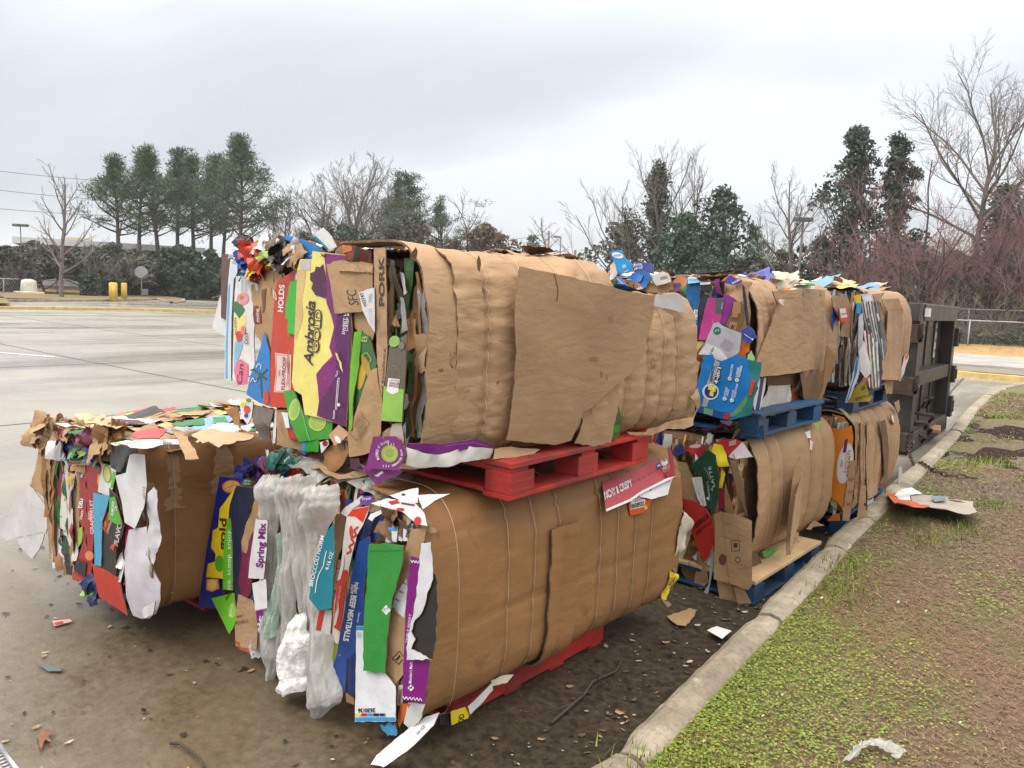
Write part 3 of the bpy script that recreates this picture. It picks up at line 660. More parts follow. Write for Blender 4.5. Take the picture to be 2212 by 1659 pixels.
    def wire(s, y, off=.0022, r=.0013, **kw):
        sk = [q for q in s.skins if q[0] <= y <= q[1]][-1]; Q = []
        for k, (p, n_) in enumerate(zip(sk[2], sk[3])):
            w_ = y+.005*noise.noise(Vector((p[4]*3, y*9, 0))); e = max(sk[4](w_+d_, p[4]) for d_ in (-.004, 0, .004))+off; Q.append(s.w(p[0]+n_[0]*e+sk[5]*max(0, n_[0])*math.sin(math.pi*min(1, max(0, y/s.L))), w_, p[1]+n_[1]*e))
        Q += [s.w(-s.W/2+.02, y, -.0), s.w(-s.W/2-.01, y, s.H/2), s.w(-s.W/2+.02, y, s.H+.002)]; Q.append(Q[0])
        mb = MB(); mb.tube(Q, r, WIRE, 5, False); return mb.build('wire', s.root)
    def strata(s, pal, n=60, seed=1, x0=None, x1=None, z0=.03, z1=None, out=.0, wmin=.006, wmax=.035, jag=.05):
        rr = random.Random(seed); x = -s.W/2+.03 if x0 is None else x0; xe = s.W/2-.03 if x1 is None else x1; z1 = s.H-.02 if z1 is None else z1; mb = MB()
        while x < xe:
            wd = rr.uniform(wmin, wmax); col = rr.choice(pal); mt = col if isinstance(col, bpy.types.Material) else paper(col)
            y = .045-out-rr.random()*.05; a, b = z0+rr.random()*jag, z1-rr.random()*jag*1.4; tw = rr.uniform(-1, 1); sd = rr.random()*40; V = []; F = []; n_ = 16
            if rr.random() < .3: a, b = (a, a+(b-a)*rr.uniform(.4, .8)) if rr.random() < .5 else (b-(b-a)*rr.uniform(.4, .8), b)
            ln = rr.uniform(-.03, .03)
            for i in range(n_+1):
                t = i/n_; z = a+(b-a)*t; o = .026*noise.noise(Vector((t*5, sd, 0)))+.01*noise.noise(Vector((t*14, sd, 3))); lx = .022*noise.noise(Vector((t*3.5, sd, 7)))+ln*(t-.5); w2 = wd*(1+.5*noise.noise(Vector((t*6, sd, 12)))); tt = tw*(1+noise.noise(Vector((t*4, sd, 20))))
                V += [s.w(x+lx, y+o-tt*w2*.5, z), s.w(x+w2*1.1+lx, y+o+tt*w2*.5, z), s.w(x+lx, y+o+.12, z)]
            for i in range(n_): F += [(i*3, i*3+1, i*3+4, i*3+3), (i*3+2, i*3, i*3+3, i*3+5)]
            mb.add(V, F, mt); x += wd*rr.uniform(.55, .95)
        return tag(mb.build('compressed_layers', s.root), kind='stuff')
    def clutter(s, n, pal, seed=1, size=(.05, .16), x0=None, x1=None, z0=.02, z1=None, y=.015):
        rr = random.Random(seed); mb = MB(); x0 = -s.W/2+.03 if x0 is None else x0; x1 = s.W/2-.04 if x1 is None else x1; z1 = s.H-.02 if z1 is None else z1; m3 = s.M.to_3x3()
        for _ in range(n):
            o = Vector((rr.uniform(x0, x1), y-rr.random()*.035, rr.uniform(z0, z1))); q = rr.gauss(math.pi/2, .5); l, wd = rr.uniform(*size), rr.uniform(*size)*.45; nn = Vector((rr.gauss(0, .5), -1, rr.gauss(.1, .4))).normalized(); u = Vector((math.cos(q), 0, math.sin(q))); u = (u-nn*u.dot(nn)).normalized(); v = nn.cross(u); c = rr.choice(pal); mt = c if isinstance(c, bpy.types.Material) else paper(c); sd = rr.random()*50; b1, f0, f1, k, V, F = rr.uniform(-4, 2), rr.uniform(-.3, .3)*l, rr.uniform(-.9, .4), 6, [], []
            for i in range(k+1):
                for j in range(k+1):
                    a, b = (i/k-.5)*l, (j/k-.5)*wd
                    if i in (0, k) or j in (0, k): a += .01*noise.noise(Vector((i*.9, j*.9, sd))); b += .01*noise.noise(Vector((i*.9, j*.9, sd+9)))
                    h = b1*a*a+f1*max(0, a-f0)+.02*noise.noise(Vector((a*12, b*12, sd)))+.008*noise.noise(Vector((a*40, b*40, sd))); p = o+u*a+v*b+nn*h; V.append(s.w(p.x, p.y, p.z))
            for i in range(k):
                for j in range(k): F.append((i*(k+1)+j, (i+1)*(k+1)+j, (i+1)*(k+1)+j+1, i*(k+1)+j+1))
            mb.add(V, F, mt, True)
        return tag(mb.build('torn_layers', s.root), kind='stuff')
    def scraps(s, box, n, pal, seed=1, size=(.08, .3), lift=.03, z=None, up=.0, along=.5, tl=.22):
        rr = random.Random(seed); mb = MB(); z = s.H if z is None else z
        for _ in range(n):
            x, y = rr.uniform(box[0], box[1]), rr.uniform(box[2], box[3]); l, wd = rr.uniform(*size), rr.uniform(*size)*.5; q = rr.gauss(math.pi/2 if rr.random() < along else 0, .35)
            tx, ty = rr.gauss(0, tl), rr.gauss(0, tl)+(up if rr.random() < .4 else 0); c = rr.choice(pal); mt = c if isinstance(c, bpy.types.Material) else paper(c); sd = rr.random()*50; V = []; F = []; k = 6; bz = rr.uniform(-.5, 1.2)
            sx, sy = rr.uniform(-.3, .3), rr.uniform(-.3, .3)
            for i in range(k+1):
                for j in range(k+1):
                    u, v = (i/k-.5)*l*(1+sx*(j/k-.5)), (j/k-.5)*wd*(1+sy*(i/k-.5))
                    if i in (0, k) or j in (0, k): u += .009*noise.noise(Vector((i*.9, j*.9, sd))); v += .009*noise.noise(Vector((i*.9, j*.9, sd+9)))
                    h = tx*u+ty*v+bz*u*u+.022*noise.noise(Vector((u*9, v*9, sd)))+.012*noise.noise(Vector((u*25, v*25, sd)))
                    V.append(s.w(x+u*math.cos(q)-v*math.sin(q), y+u*math.sin(q)+v*math.cos(q), z+lift*rr_s(sd)+h))
            for i in range(k):
                for j in range(k): F.append((i*(k+1)+j, (i+1)*(k+1)+j, (i+1)*(k+1)+j+1, i*(k+1)+j+1))
            mb.add(V, F, mt, False)
        return tag(mb.build('crushed_cartons', s.root), kind='stuff')
    def P(s, off, pts, col, z, face=None, **kw): return sheet(s.root, face or s.fe, off, pts, col, z, **kw)
    def X(s, off, z, x, y, face=None): f = face or s.fe; p = zc(z, (x, y)); return hit(p[0], p[1], f.P0+f.n*off, f.n)
def rr_s(x): return (math.sin(x*12.9898)*43758.5453) % 1
WH = S(238, 238, 240, .82); TAN = KRM; PAL = [KR, KRM, KRM, KRD, KLT, KDK, WH, S(200, 200, 200), S(180, 40, 35), S(30, 60, 140), S(40, 120, 60), S(220, 180, 60), S(110, 30, 90)]
PALB = [KRM, KRD, KDK, KDK, KRM, S(120, 110, 100), S(70, 65, 60)]

def film():
    m, t, p, o = base_mat('clear plastic film'); v = objco(t); n = noisy(t, 5, 4, .6, v, .8)
    c = mixc(t, mrange(t, n.outputs[0], .35, .65, 0, 1), (.74, .73, .68), (.90, .90, .87)); g = noisy(t, 2.2, 2, .5, objco(t, (2.2, 1, .4))); c = mixc(t, mrange(t, g.outputs[0], .6, .72, 0, .35), c, (.42, .56, .47)); t.links.new(c, p.inputs['Base Color'])
    p.inputs['Roughness'].default_value = .10; p.inputs['Specular IOR Level'].default_value = .9; p.inputs['Coat Weight'].default_value = .6; p.inputs['Coat Roughness'].default_value = .05; p.inputs['Subsurface Weight'].default_value = 0
    nb = noisy(t, 15, 6, .7, objco(t, (1.5, 1, .5)), 1.8); bump(t, p, nb.outputs[0], 1.0, .028)
    tr = N('ShaderNodeBsdfTransparent', t); tl = N('ShaderNodeBsdfTranslucent', t); tl.inputs[0].default_value = (.9, .91, .88, 1); mx = N('ShaderNodeMixShader', t); mx.inputs[0].default_value = .4; t.links.new(p.outputs[0], mx.inputs[1]); t.links.new(tl.outputs[0], mx.inputs[2])
    m2 = N('ShaderNodeMixShader', t); t.links.new(mrange(t, n.outputs[0], .35, .65, .26, .05), m2.inputs[0]); t.links.new(mx.outputs[0], m2.inputs[1]); t.links.new(tr.outputs[0], m2.inputs[2]); t.links.new(m2.outputs[0], o.inputs[0]); return m
FILM = film()
WBAG = plain('white bag film', (.78, .78, .76), .3, 0, 8, .1, .8, .6, .02)
def drape(B, off, spine, z, mat, name='plastic_bag', label=None, depth=.55, fold=.011, seed=1, nf=7., face=None):
    """a bag hanging down the face: spine = (x, y, half width) in picture points, top to bottom"""
    f = face or B.fe; S_ = []
    for i in range(len(spine)-1):
        n = 9
        for k in range(n): t = k/n; S_.append([spine[i][j]+(spine[i+1][j]-spine[i][j])*t for j in range(3)])
    S_.append(list(spine[-1])); sx = S_
    for _ in range(4): sx = [sx[0]]+[[(sx[i-1][j]+2*sx[i][j]+sx[i+1][j])/4 for j in range(3)] for i in range(1, len(sx)-1)]+[sx[-1]]
    V = []; F = []; m = 28; ln = 0; pr = None
    for i, (x, y, hw) in enumerate(sx):
        hw *= 1+.35*noise.noise(Vector((i*.17, seed*3.1, 0))); x += hw*.25*noise.noise(Vector((i*.12, seed*4.7, 5)))
        a, b = B.X(off, z, x-hw, y, f), B.X(off, z, x+hw, y, f); c = (a+b)/2; hv = (b-a)/2
        if pr: ln += (c-pr).length
        pr = c; W = hv.length
        for j in range(m+1):
            u = j/m*2-1; rg_ = u*(1+.10*noise.noise(Vector((ln*7, seed*5.1+(u > 0), 0)))); r = math.sqrt(max(0, 1-u*u))
            top = math.exp(-(ln/.13)**2); d = depth*W*r*(1+.6*top)+fold*(1-.75*top)*(1-abs(noise.noise(Vector((u*nf*W*5, ln*2.6, seed))))*2)*(.3+.7*r)+fold*.5*noise.noise(Vector((u*nf*W*13, ln*7, seed+4)))+.020*noise.noise(Vector((ln*9, u*2.5, seed+8)))+.006*abs(noise.noise(Vector((ln*34, u*9, seed+11))))
            V.append(c+hv*rg_+f.n*d+Vector((0, 0, .008*noise.noise(Vector((u*4, ln*6, seed+2))))))
    for i in range(len(sx)-1):
        for j in range(m): F.append((i*(m+1)+j, (i+1)*(m+1)+j, (i+1)*(m+1)+j+1, i*(m+1)+j+1))
    mb = MB(); mb.add(V, F, mat, True); o = mb.build(name, B.root)
    if label: o['label'] = label
    return o
def painted(name, col, under):
    m, t, p, o = base_mat(name); v = objco(t); n = noisy(t, 6, 6, .65, v); g = noisy(t, 22, 5, .6, objco(t, (1, .09, 1.4)), .3)
    c = mixc(t, mrange(t, n.outputs[0], .3, .7, 0, 1), [q*.55 for q in col], [q*1.12 for q in col]); c = mixc(t, mrange(t, g.outputs[0], .58, .70, 0, .75), c, under); gr = noisy(t, 2.4, 5, .6, v); c = mixc(t, mrange(t, gr.outputs[0], .52, .72, 0, .6), c, (.035, .025, .02))
    t.links.new(c, p.inputs['Base Color']); p.inputs['Roughness'].default_value = .6; bump(t, p, g.outputs[0], .6, .008); return m
RED = painted('red pallet paint', (.50, .026, .022), (.20, .05, .04)); BLU = painted('blue pallet paint', (.007, .075, .19), (.09, .11, .13)); PINE = plain('bare pine board', (.50, .34, .19), .7, 0, 5, .3, .4)
def pallet(cx, cy, rot, z0, mat, label, style='block', L=1.2, W=1.0, deck=None, H=.14, n=7):
    r = empty('pallet', (cx, cy, z0), math.radians(rot), label, 'pallet', 'wooden pallets under the bales'); M = Matrix.Translation((cx, cy, z0)) @ Matrix.Rotation(math.radians(rot), 4, 'Z'); deck = deck or mat; rr = random.Random(label)
    def bd(name, c, d, mt, label=None):
        b = MB(); b.box((0, 0, 0), d, mt, None, .003); V = []
        for v in b.V: V.append(M @ (v+Vector(c)+Vector((0, 0, .003*noise.noise(v*6+Vector(c)*3)))))
        b.V = V; o = b.build(name, r)
        if label: o['label'] = label
        return o
    if style == 'block':
        for i in range(n): bd('deck_board', (-W/2+.06+(W-.12)*i/(n-1), rr.uniform(-.006, .006), H-.011), ((W-.12)/(n-1)-(.003 if n > 7 else .04)+rr.uniform(-.004, .004), L, .02), deck)
        for y in (-L/2+.06, 0, L/2-.06): bd('cross_board', (0, y, H-.031), (W-.004, .1, .018), mat)
        for x in (-W/2+.06, 0, W/2-.06):
            bd('bottom_board', (x, 0, .009), (.12, L, .018), mat)
            for y in (-L/2+.075, 0, L/2-.075): bd('block', (x+rr.uniform(-.004, .004), y, .058), (.115, .14, .078), mat)
        for y in (-L/2+.06, L/2-.06): bd('bottom_board', (0, y, -.0105+.03), (W-.25, .1, .017), mat)
    else:
        for i in range(n): bd('deck_board', (rr.uniform(-.006, .006), -L/2+.05+(L-.1)*i/(n-1), H-.011), (W, (L-.1)/(n-1)-.045, .02), deck)
        for x in (-W/2+.02, 0, W/2-.02): bd('stringer', (x, 0, .068), (.038, L, .098), mat)
        for i in range(4): bd('bottom_board', (0, -L/2+.06+(L-.12)*i/3, .0095), (W-.01, .1, .018), mat)
    return r, M
# ---- the front stack: pallets first
pallet(-2.35, 2.55, -3, 0.004, RED, 'red painted pallet with solid side rails under the front lower bale', 'stringer', 1.0, 1.2)
pallet(-2.16, 2.55, -1, .905, RED, 'red painted block pallet between the two front bales', 'block', 1.0, 1.2, H=.135)
pallet(-3.88, 2.45, 0, 0.004, RED, 'dark red pallet under the separate bale at the left', 'stringer', 1.0, 1.0)
pallet(-1.92, 4.50, -3, .004, BLU, 'blue pallet with a bare pine deck beside the kerb', 'block', 1.02, 1.2, deck=PINE, n=9)
rD, MD = pallet(-2.0, 4.58, -3, .905, BLU, 'blue stencilled pallet under the second bale of the top row', 'block', 1.0, 1.2, H=.135)
pallet(-1.93, 6.2, -1, .905, BLU, 'blue pallet under the farthest bale of the top row', 'block', 1.02, 1.2, H=.135)
pallet(-1.80, 6.3, 0, .004, BLU, 'blue pallet under the farthest bale of the bottom row', 'block', 1.2, .95)
# ================= A: front lower bale
A = Bale((-1.70, 1.83, .14), -4.5, 1.64, 1.16, .76, 'smooth brown front bale of the bottom row, clear plastic bags hanging from its near end')
A.fe = Face((-1.70, 1.80, 0), (-.02, -1, 0))
wy = [.02, .35, .50, .65, .93, 1.06, 1.20, 1.34]
A.side(.0, 1.62, wy[1:], KRD, sc=.011, wr=.003, big=.010, folds=((.30, .010), (.56, .007)), a=.19, ex=3.1, exb=5, top_in=.18, seed=3, name='side_sheet', label='smooth damp brown sheet wrapped round the side', bulge=.01)
A.side(-.05, .085, [], KRD, sc=.0, wr=.001, big=.01, a=.20, ex=3.1, exb=5, top_in=.12, seed=4, off=.010, name='cardboard_flap', label='narrow lip of card at the near corner', bulge=.012, rag=.008)
A.side(.57, .75, [.65], KRD, sc=.006, wr=.0015, big=.006, a=.19, ex=3.1, exb=5, s0=.40, s1=.99, off=.026, seed=3, name='cardboard_flap', label='narrow upright flap lying over the side', bulge=.01, th=.008)
for y in wy[1:]: A.wire(y, a=.20, ex=2.7, bulge=.01, off=.010)
A.wire(.06, a=.20, ex=2.7, bulge=.012, off=.024)
A.strata(PAL, seed=11); A.clutter(70, PAL, 12)
P = A.P
P(-.004, [(150, 165), (275, 178), (235, 250), (200, 600), (160, 842), (38, 838), (90, 500)], S(5, 25, 140), '3', label='dark blue carton panel with an orange slice', deco=[('d', S(225, 140, 50), 212, 216, 48, 34), ('d', S(240, 190, 110), 212, 214, 38, 26), ('l', S(215, 130, 40), [(180, 225), (240, 205)], 4), ('l', S(215, 130, 40), [(200, 240), (222, 190)], 4)], amp=.003)
P(.020, [(228, 225), (200, 310), (192, 500), (185, 690), (80, 680), (90, 612), (128, 600), (130, 560), (106, 530), (115, 440), (143, 425), (150, 330)], S(245, 215, 30), '3', label='yellow die-cut carton panel', deco=[('t', S(70, 50, 20), 'gold', (180, 545), (186, 380), (146, 540), {'b': .03}), ('d', S(80, 180, 40), 152, 610, 24, 42)], amp=.003)
P(.040, [(190, 380), (206, 380), (215, 560), (217, 750), (166, 742), (170, 500)], S(95, 180, 30), '3', label='leaf green carton strip with white lettering', deco=[('t', WH, 'ice. scoop. enjoy', (208, 742), (206, 440), (188, 742), {'b': .0})], amp=.002)
P(.034, [(82, 690), (140, 690), (145, 740), (110, 755), (80, 745)], S(235, 150, 60), '3', name='printed_scrap', label='scrap with an orange slice', deco=[('d', S(250, 200, 120), 112, 718, 22, 26)], amp=.002)
P(.036, [(105, 790), (225, 760), (240, 900), (200, 972)], S(110, 195, 30), '3', label='bright green kiwi carton corner', deco=[('d', S(165, 215, 70), 216, 850, 20, 40), ('t', WH, 'kiwi', (212, 880), (222, 820), (200, 880)), ('t', S(40, 110, 20), 'sliced', (188, 800), (210, 765), (176, 790))], tilt=(-.1, .1))
P(.034, [(230, 212), (335, 225), (300, 340), (262, 540), (282, 800), (244, 832), (202, 610), (198, 330)], S(28, 36, 66), '3', label='dark navy folded carton', amp=.008, crease=.01)
P(.034, [(335, 280), (385, 270), (350, 480), (300, 610), (250, 530)], KRM, '3', name='cardboard_sheet', amp=.012, crease=.02)
P(.040, [(340, 410), (322, 600), (310, 760), (272, 820), (250, 700), (265, 560), (300, 480)], S(120, 30, 70), '3', label='crimson carton strip', amp=.006)
P(.034, [(300, 740), (340, 745), (335, 850), (290, 790)], S(40, 70, 140), '3', name='printed_scrap')
P(.10, [(335, 383), (396, 388), (392, 540), (375, 690), (296, 685), (305, 590)], S(225, 222, 228), '3', label='white panel lettered in purple', deco=[('t', S(110, 10, 110), 'Spring Mix', (372, 632), (388, 402), (338, 628), {'b': .035})], amp=.002)
P(.10, [(316, 712), (386, 690), (392, 838), (330, 852)], S(228, 228, 228), '3', name='paper_scrap', amp=.006)
P(.044, [(245, 768), (320, 800), (347, 900), (335, 1052), (232, 1035), (228, 930)], KR, '3', name='cardboard_sheet', label='plain brown panel at the lower left', deco=[('t', S(90, 60, 40), "member's", (240, 890), (275, 882), (238, 872), {'b': 0}), ('t', S(90, 60, 40), 'MOZZARELLA', (232, 925), (300, 910), (230, 908), {'b': 0})])
P(.054, [(334, 852), (388, 842), (382, 980), (348, 982)], S(130, 20, 120), '3', label='purple carton scrap with white letters', deco=[('t', WH, 'sic', (365, 965), (372, 880), (340, 960), {'b': .03})], name='printed_scrap')
P(.045, [(225, 1000), (300, 1040), (320, 1080), (250, 1050)], S(200, 90, 60), '3', name='printed_scrap')
# hanging plastic
drape(A, .02, [(430, 150, 30), (425, 205, 60), (425, 290, 50), (430, 420, 34), (418, 640, 36), (430, 900, 44), (440, 1090, 46), (410, 1245, 12)], '3', FILM, seed=2, label='long clear plastic bag with a pointed tail')
drape(A, .03, [(520, 160, 30), (515, 220, 56), (520, 330, 42), (520, 520, 38), (520, 760, 42), (520, 950, 38), (530, 1080, 30)], '3', FILM, seed=5, label='clear plastic bag hanging in the middle')
drape(A, .05, [(610, 150, 40), (590, 230, 62), (570, 300, 50), (560, 400, 36), (585, 620, 30), (600, 850, 28), (600, 1000, 24)], '3', FILM, seed=7, label='clear plastic bag bulging over the top edge')
drape(A, .06, [(700, 200, 50), (690, 270, 88), (680, 350, 78), (660, 430, 44), (650, 600, 36), (655, 900, 40), (680, 1120, 62), (710, 1290, 84), (690, 1340, 60), (620, 1445, 8)], '3', FILM, seed=9, label='clear plastic bag with a full pointed end near the ground')
drape(A, .075, [(575, 860, 24), (560, 960, 60), (560, 1080, 74), (558, 1190, 76), (560, 1250, 60)], '3', WBAG, seed=12, label='white plastic bag bunched below the clear ones', fold=.03, depth=.45)
drape(A, .05, [(480, 450, 12), (470, 620, 16), (440, 800, 20), (420, 980, 26)], '3', plain('green tinted film', (.42, .56, .46), .2, 0, 8, .2, .7, .6, .02), seed=15, name='plastic_bag', label='green tinted strip of film', fold=.02)
drape(A, .0, [(395, 900, 18), (360, 990, 30), (365, 1080, 30)], '3', FILM, seed=17)
# right half of the end
P(.030, [(740, 360), (800, 350), (790, 500), (760, 560), (740, 680), (725, 690)], KDK, '3', name='cardboard_sheet', amp=.006)
P(.15, [(735, 405), (742, 540), (724, 840), (655, 852), (605, 790), (620, 640), (680, 480)], S(10, 125, 145), '3', label='teal frozen vegetable carton panel', deco=[('t', WH, 'BROCCOLI NORM', (625, 728), (690, 470), (606, 720), {'s': .0}), ('t', WH, '4-16 OZ', (708, 645), (738, 552), (690, 640)), ('l', WH, [(640, 760), (648, 700), (660, 660), (684, 620), (690, 585), (700, 545)], 4)], amp=.004)
P(.050, [(800, 370), (832, 330), (915, 315), (880, 415), (850, 470), (810, 650), (790, 850), (762, 1032), (720, 1000), (735, 800), (765, 640), (782, 500)], S(232, 226, 218), '3', label='white fruit carton printed with red flames', deco=[('p', S(222, 60, 30), [(802, 368), (832, 333), (912, 318), (880, 402), (845, 370)]), ('p', S(222, 55, 35), [(800, 640), (808, 655), (785, 850), (770, 960), (728, 935), (748, 720), (770, 650)]), ('l', S(215, 60, 40), [(860, 420), (840, 440), (850, 465), (825, 480), (840, 505), (815, 520), (826, 545), (800, 560)], 10), ('d', S(222, 70, 40), 826, 445, 9, 30), ('p', S(232, 226, 218), [(790, 560), (770, 620), (752, 700), (770, 690), (788, 620)]), ('p', S(232, 226, 218), [(765, 800), (742, 870), (730, 940), (748, 920), (762, 860)]), ('t', S(200, 120, 60), 'DRAGON', (800, 800), (822, 655), (780, 795), {'b': 0}), ('t', S(240, 200, 180), 'RED SEEDLESS', (762, 830), (778, 725), (750, 828), {'b': 0})], amp=.004, bend=(-.5, 0))
P(.13, [(660, 842), (726, 850), (716, 975), (640, 955)], S(205, 200, 195), '3', name='printed_scrap', deco=[('p', S(190, 50, 50), [(662, 845), (690, 847), (668, 955), (642, 952)])], label='white and red striped scrap')
P(.042, [(720, 1000), (760, 1030), (740, 1130), (715, 1120)], S(170, 180, 60), '3', name='printed_scrap')
P(.040, [(845, 470), (905, 350), (1000, 335), (1010, 430), (940, 500), (900, 520), (850, 500)], S(38, 58, 120), '3', name='printed_carton', label='crumpled blue carton', amp=.02, crease=.02, freq=9)
P(.055, [(905, 400), (925, 355), (985, 332), (1000, 345), (945, 375), (920, 420)], WH, '3', name='paper_scrap', amp=.01)
P(.060, [(860, 480), (905, 380), (940, 395), (905, 470), (880, 520)], S(24, 34, 90), '3', name='printed_scrap', amp=.02)
for i, x in enumerate((1005, 1035, 1062, 1090, 1112)):
    P(.062+.004*(i % 2), [(x, 425-i*5), (x+27, 428-i*5), (x+20, 505-i*3), (x-8, 500-i*3)], S(235, 238, 245), '3', name='packet', label='flattened white and blue packet', bend=(-9, 0), deco=[('p', S(60, 160, 225), [(x+1, 427-i*5), (x+26, 430-i*5), (x+24, 448-i*5), (x-2, 446-i*5)])], amp=.003)
lump(A.root, A.X(.03, '3', 1060, 372), (.075, .04, .035), KDK, 3, 'torn_card', 'crumbled brown torn card', .7)
lump(A.root, A.X(.02, '3', 1130, 400), (.04, .03, .05), KRM, 5, 'torn_card', 'crumpled brown card', .6)
P(.062, [(862, 500), (912, 468), (922, 530), (890, 720), (885, 900), (850, 1060), (800, 1100), (792, 1270), (730, 1256), (715, 1180), (745, 1090), (790, 850), (832, 640)], S(28, 70, 145), '3', label='blue meatball carton panel with bold white lettering', deco=[('t', WH, 'BEEF MEATBALLS', (826, 772), (784, 1005), (852, 776), {'b': .04}), ('t', WH, 'Italian', (846, 705), (840, 762), (866, 706), {'s': .2}), ('t', WH, 'Style', (828, 715), (824, 765), (846, 716), {'s': .2}), ('t', WH, "Member's Mark", (862, 862), (852, 912), (872, 863), {'b': 0})], amp=.005)
P(.058, [(800, 960), (850, 950), (850, 1180), (835, 1300), (795, 1275), (800, 1120)], S(26, 44, 100), '3', name='printed_scrap', label='dark blue folded scrap', bend=(-4, 0))
P(.055, [(795, 1275), (840, 1270), (838, 1335), (800, 1320)], KRD, '3', name='cardboard_scrap', amp=.01)
P(.076, [(850, 930), (893, 930), (893, 1160), (1000, 1172), (1052, 1240), (1052, 1420), (844, 1422)], S(232, 234, 240), '3', label='white panel with a row of colour test squares', deco=[('p', S(40, 150, 215), [(852, 932), (891, 932), (890, 952), (851, 952)]), ('p', S(50, 160, 220), [(847, 1398), (1050, 1398), (1050, 1418), (847, 1418)]), ('t', S(20, 20, 40), '2630136', (948, 1352), (862, 1352), (948, 1373), {'b': .03})]+[('p', c_, [(848+i*31, 1377), (876+i*31, 1377), (876+i*31, 1391), (848+i*31, 1391)]) for i, c_ in enumerate((S(245, 215, 70), S(200, 30, 90), S(50, 160, 215), S(30, 30, 40), S(30, 40, 130)))]+[('l', S(150, 155, 165), [(858, 960+j*5), (882, 960+j*5)], 1.6) for j in range(6)], amp=.003, tilt=(0, .03))
P(.090, [(915, 512), (1000, 505), (1096, 520), (1088, 600), (1030, 800), (1005, 1000), (1000, 1176), (885, 1160), (890, 900), (902, 700)], S(50, 150, 60), '3', label='plain green carton panel with a small white diamond', deco=[('p', WH, [(1003, 822), (1026, 850), (1003, 876), (980, 850)]), ('t', S(40, 120, 50), 'M', (990, 858), (1012, 846), (992, 842), {'b': -.01}), ('l', S(40, 120, 50), [(918, 545), (1090, 543)], 3)], amp=.003, rag=.004)
P(.060, [(1130, 432), (1206, 425), (1195, 500), (1180, 560), (1110, 760), (1100, 880), (1090, 1180), (1040, 1242), (1000, 1180), (1005, 1000), (1032, 860), (1065, 700), (1100, 560)], KRM, '3', name='cardboard_sheet', label='brown panel with a white shipping label', deco=[('p', S(225, 225, 230), [(1107, 685), (1108, 740), (1095, 890), (1030, 838), (1050, 770)]), ('l', S(60, 40, 28), [(1038, 1095), (1070, 1060), (1092, 1085)], 4), ('l', S(60, 40, 28), [(1038, 1095), (1066, 1128), (1088, 1100)], 4), ('l', S(60, 40, 28), [(1055, 1105), (1075, 1080)], 9)]+[('l', S(40, 40, 45), [(1085+j*3-i*16, 705+i*42+j*2), (1100+j*3-i*16, 712+i*42+j*2)], 1.6) for i in range(4) for j in range(5)], amp=.008, crease=.012)
P(.05, [(1012, 1240), (1062, 1235), (1055, 1320), (1018, 1300)], S(30, 110, 55), '3', name='printed_scrap')
P(.05, [(1065, 1235), (1100, 1230), (1085, 1340), (1060, 1335)], S(225, 220, 215), '3', name='printed_scrap', deco=[('t', S(180, 60, 40), 'ORIGINAL', (1078, 1332), (1090, 1250), (1066, 1330))])
P(.072, [(1130, 572), (1178, 588), (1182, 640), (1150, 800), (1122, 1000), (1130, 1100), (1225, 1110), (1200, 1326), (1085, 1310), (1095, 1000), (1105, 800)], S(132, 14, 128), '3', label='purple berry carton panel with a white zigzag edge', deco=[('t', S(235, 215, 235), 'TRIPLE BERRY', (1114, 1020), (1132, 868), (1102, 1018)), ('t', WH, "Member's Mark.", (1134, 1225), (1140, 1112), (1118, 1224)), ('p', WH, [(1130, 1230), (1147, 1248), (1130, 1266), (1113, 1248)]), ('t', S(120, 10, 120), 'M', (1122, 1254), (1138, 1250), (1121, 1242)), ('l', WH, [(1090+i*9, 1290+(i % 2)*14+i) for i in range(12)], 4), ('l', WH, [(1132+i*7, 590+(i % 2)*14+i) for i in range(7)], 4)], amp=.003)
P(.088, [(1184, 505), (1235, 500), (1242, 690), (1212, 760), (1205, 800), (1180, 870), (1150, 900), (1130, 960), (1150, 1000), (1130, 1050), (1238, 1105), (1105, 1105), (1112, 1000), (1150, 800)], S(226, 226, 232), '3', label='white torn carton panel', amp=.004, rag=.004)
P(.080, [(1250, 660), (1262, 800), (1258, 980), (1240, 1106), (1128, 1052), (1148, 985), (1128, 930), (1152, 890), (1182, 880), (1210, 770)], S(45, 44, 46), '3', label='black carton with a torn corrugated edge', amp=.004, rag=.006)
P(.07, [(1246, 930), (1256, 960), (1254, 1060), (1244, 1040)], S(235, 205, 40), '3', name='printed_scrap')
P(.06, [(965, 1432), (1050, 1425), (1062, 1470), (1018, 1492), (985, 1460)], S(60, 150, 200), '3', name='printed_scrap', label='torn blue scrap at the bottom', amp=.02, rag=.01)
P(.05, [(1040, 1290), (1075, 1330), (1070, 1440), (1050, 1420)], S(70, 45, 30), '3', name='cardboard_scrap')
P(.055, [(1075, 1330), (1130, 1330), (1100, 1400), (1070, 1450), (1060, 1420)], S(215, 110, 50), '3', name='printed_scrap')
P(.062, [(1110, 1325), (1205, 1330), (1180, 1400), (1120, 1470), (1090, 1430)], S(215, 212, 210), '3', name='paper_scrap', amp=.02)
P(.075, [(1268, 1372), (1245, 1440), (1150, 1545), (1000, 1656), (935, 1642), (962, 1592), (1065, 1500), (1150, 1435), (1200, 1395)], S(228, 228, 232), '3', label='long white strip drooping from the corner to the ground', deco=[('t', S(60, 60, 60), 'ill-Q', (1165, 1490), (1200, 1445), (1156, 1480))], amp=.022, crease=.012, tilt=(0, .6), bend=(.25, .35))
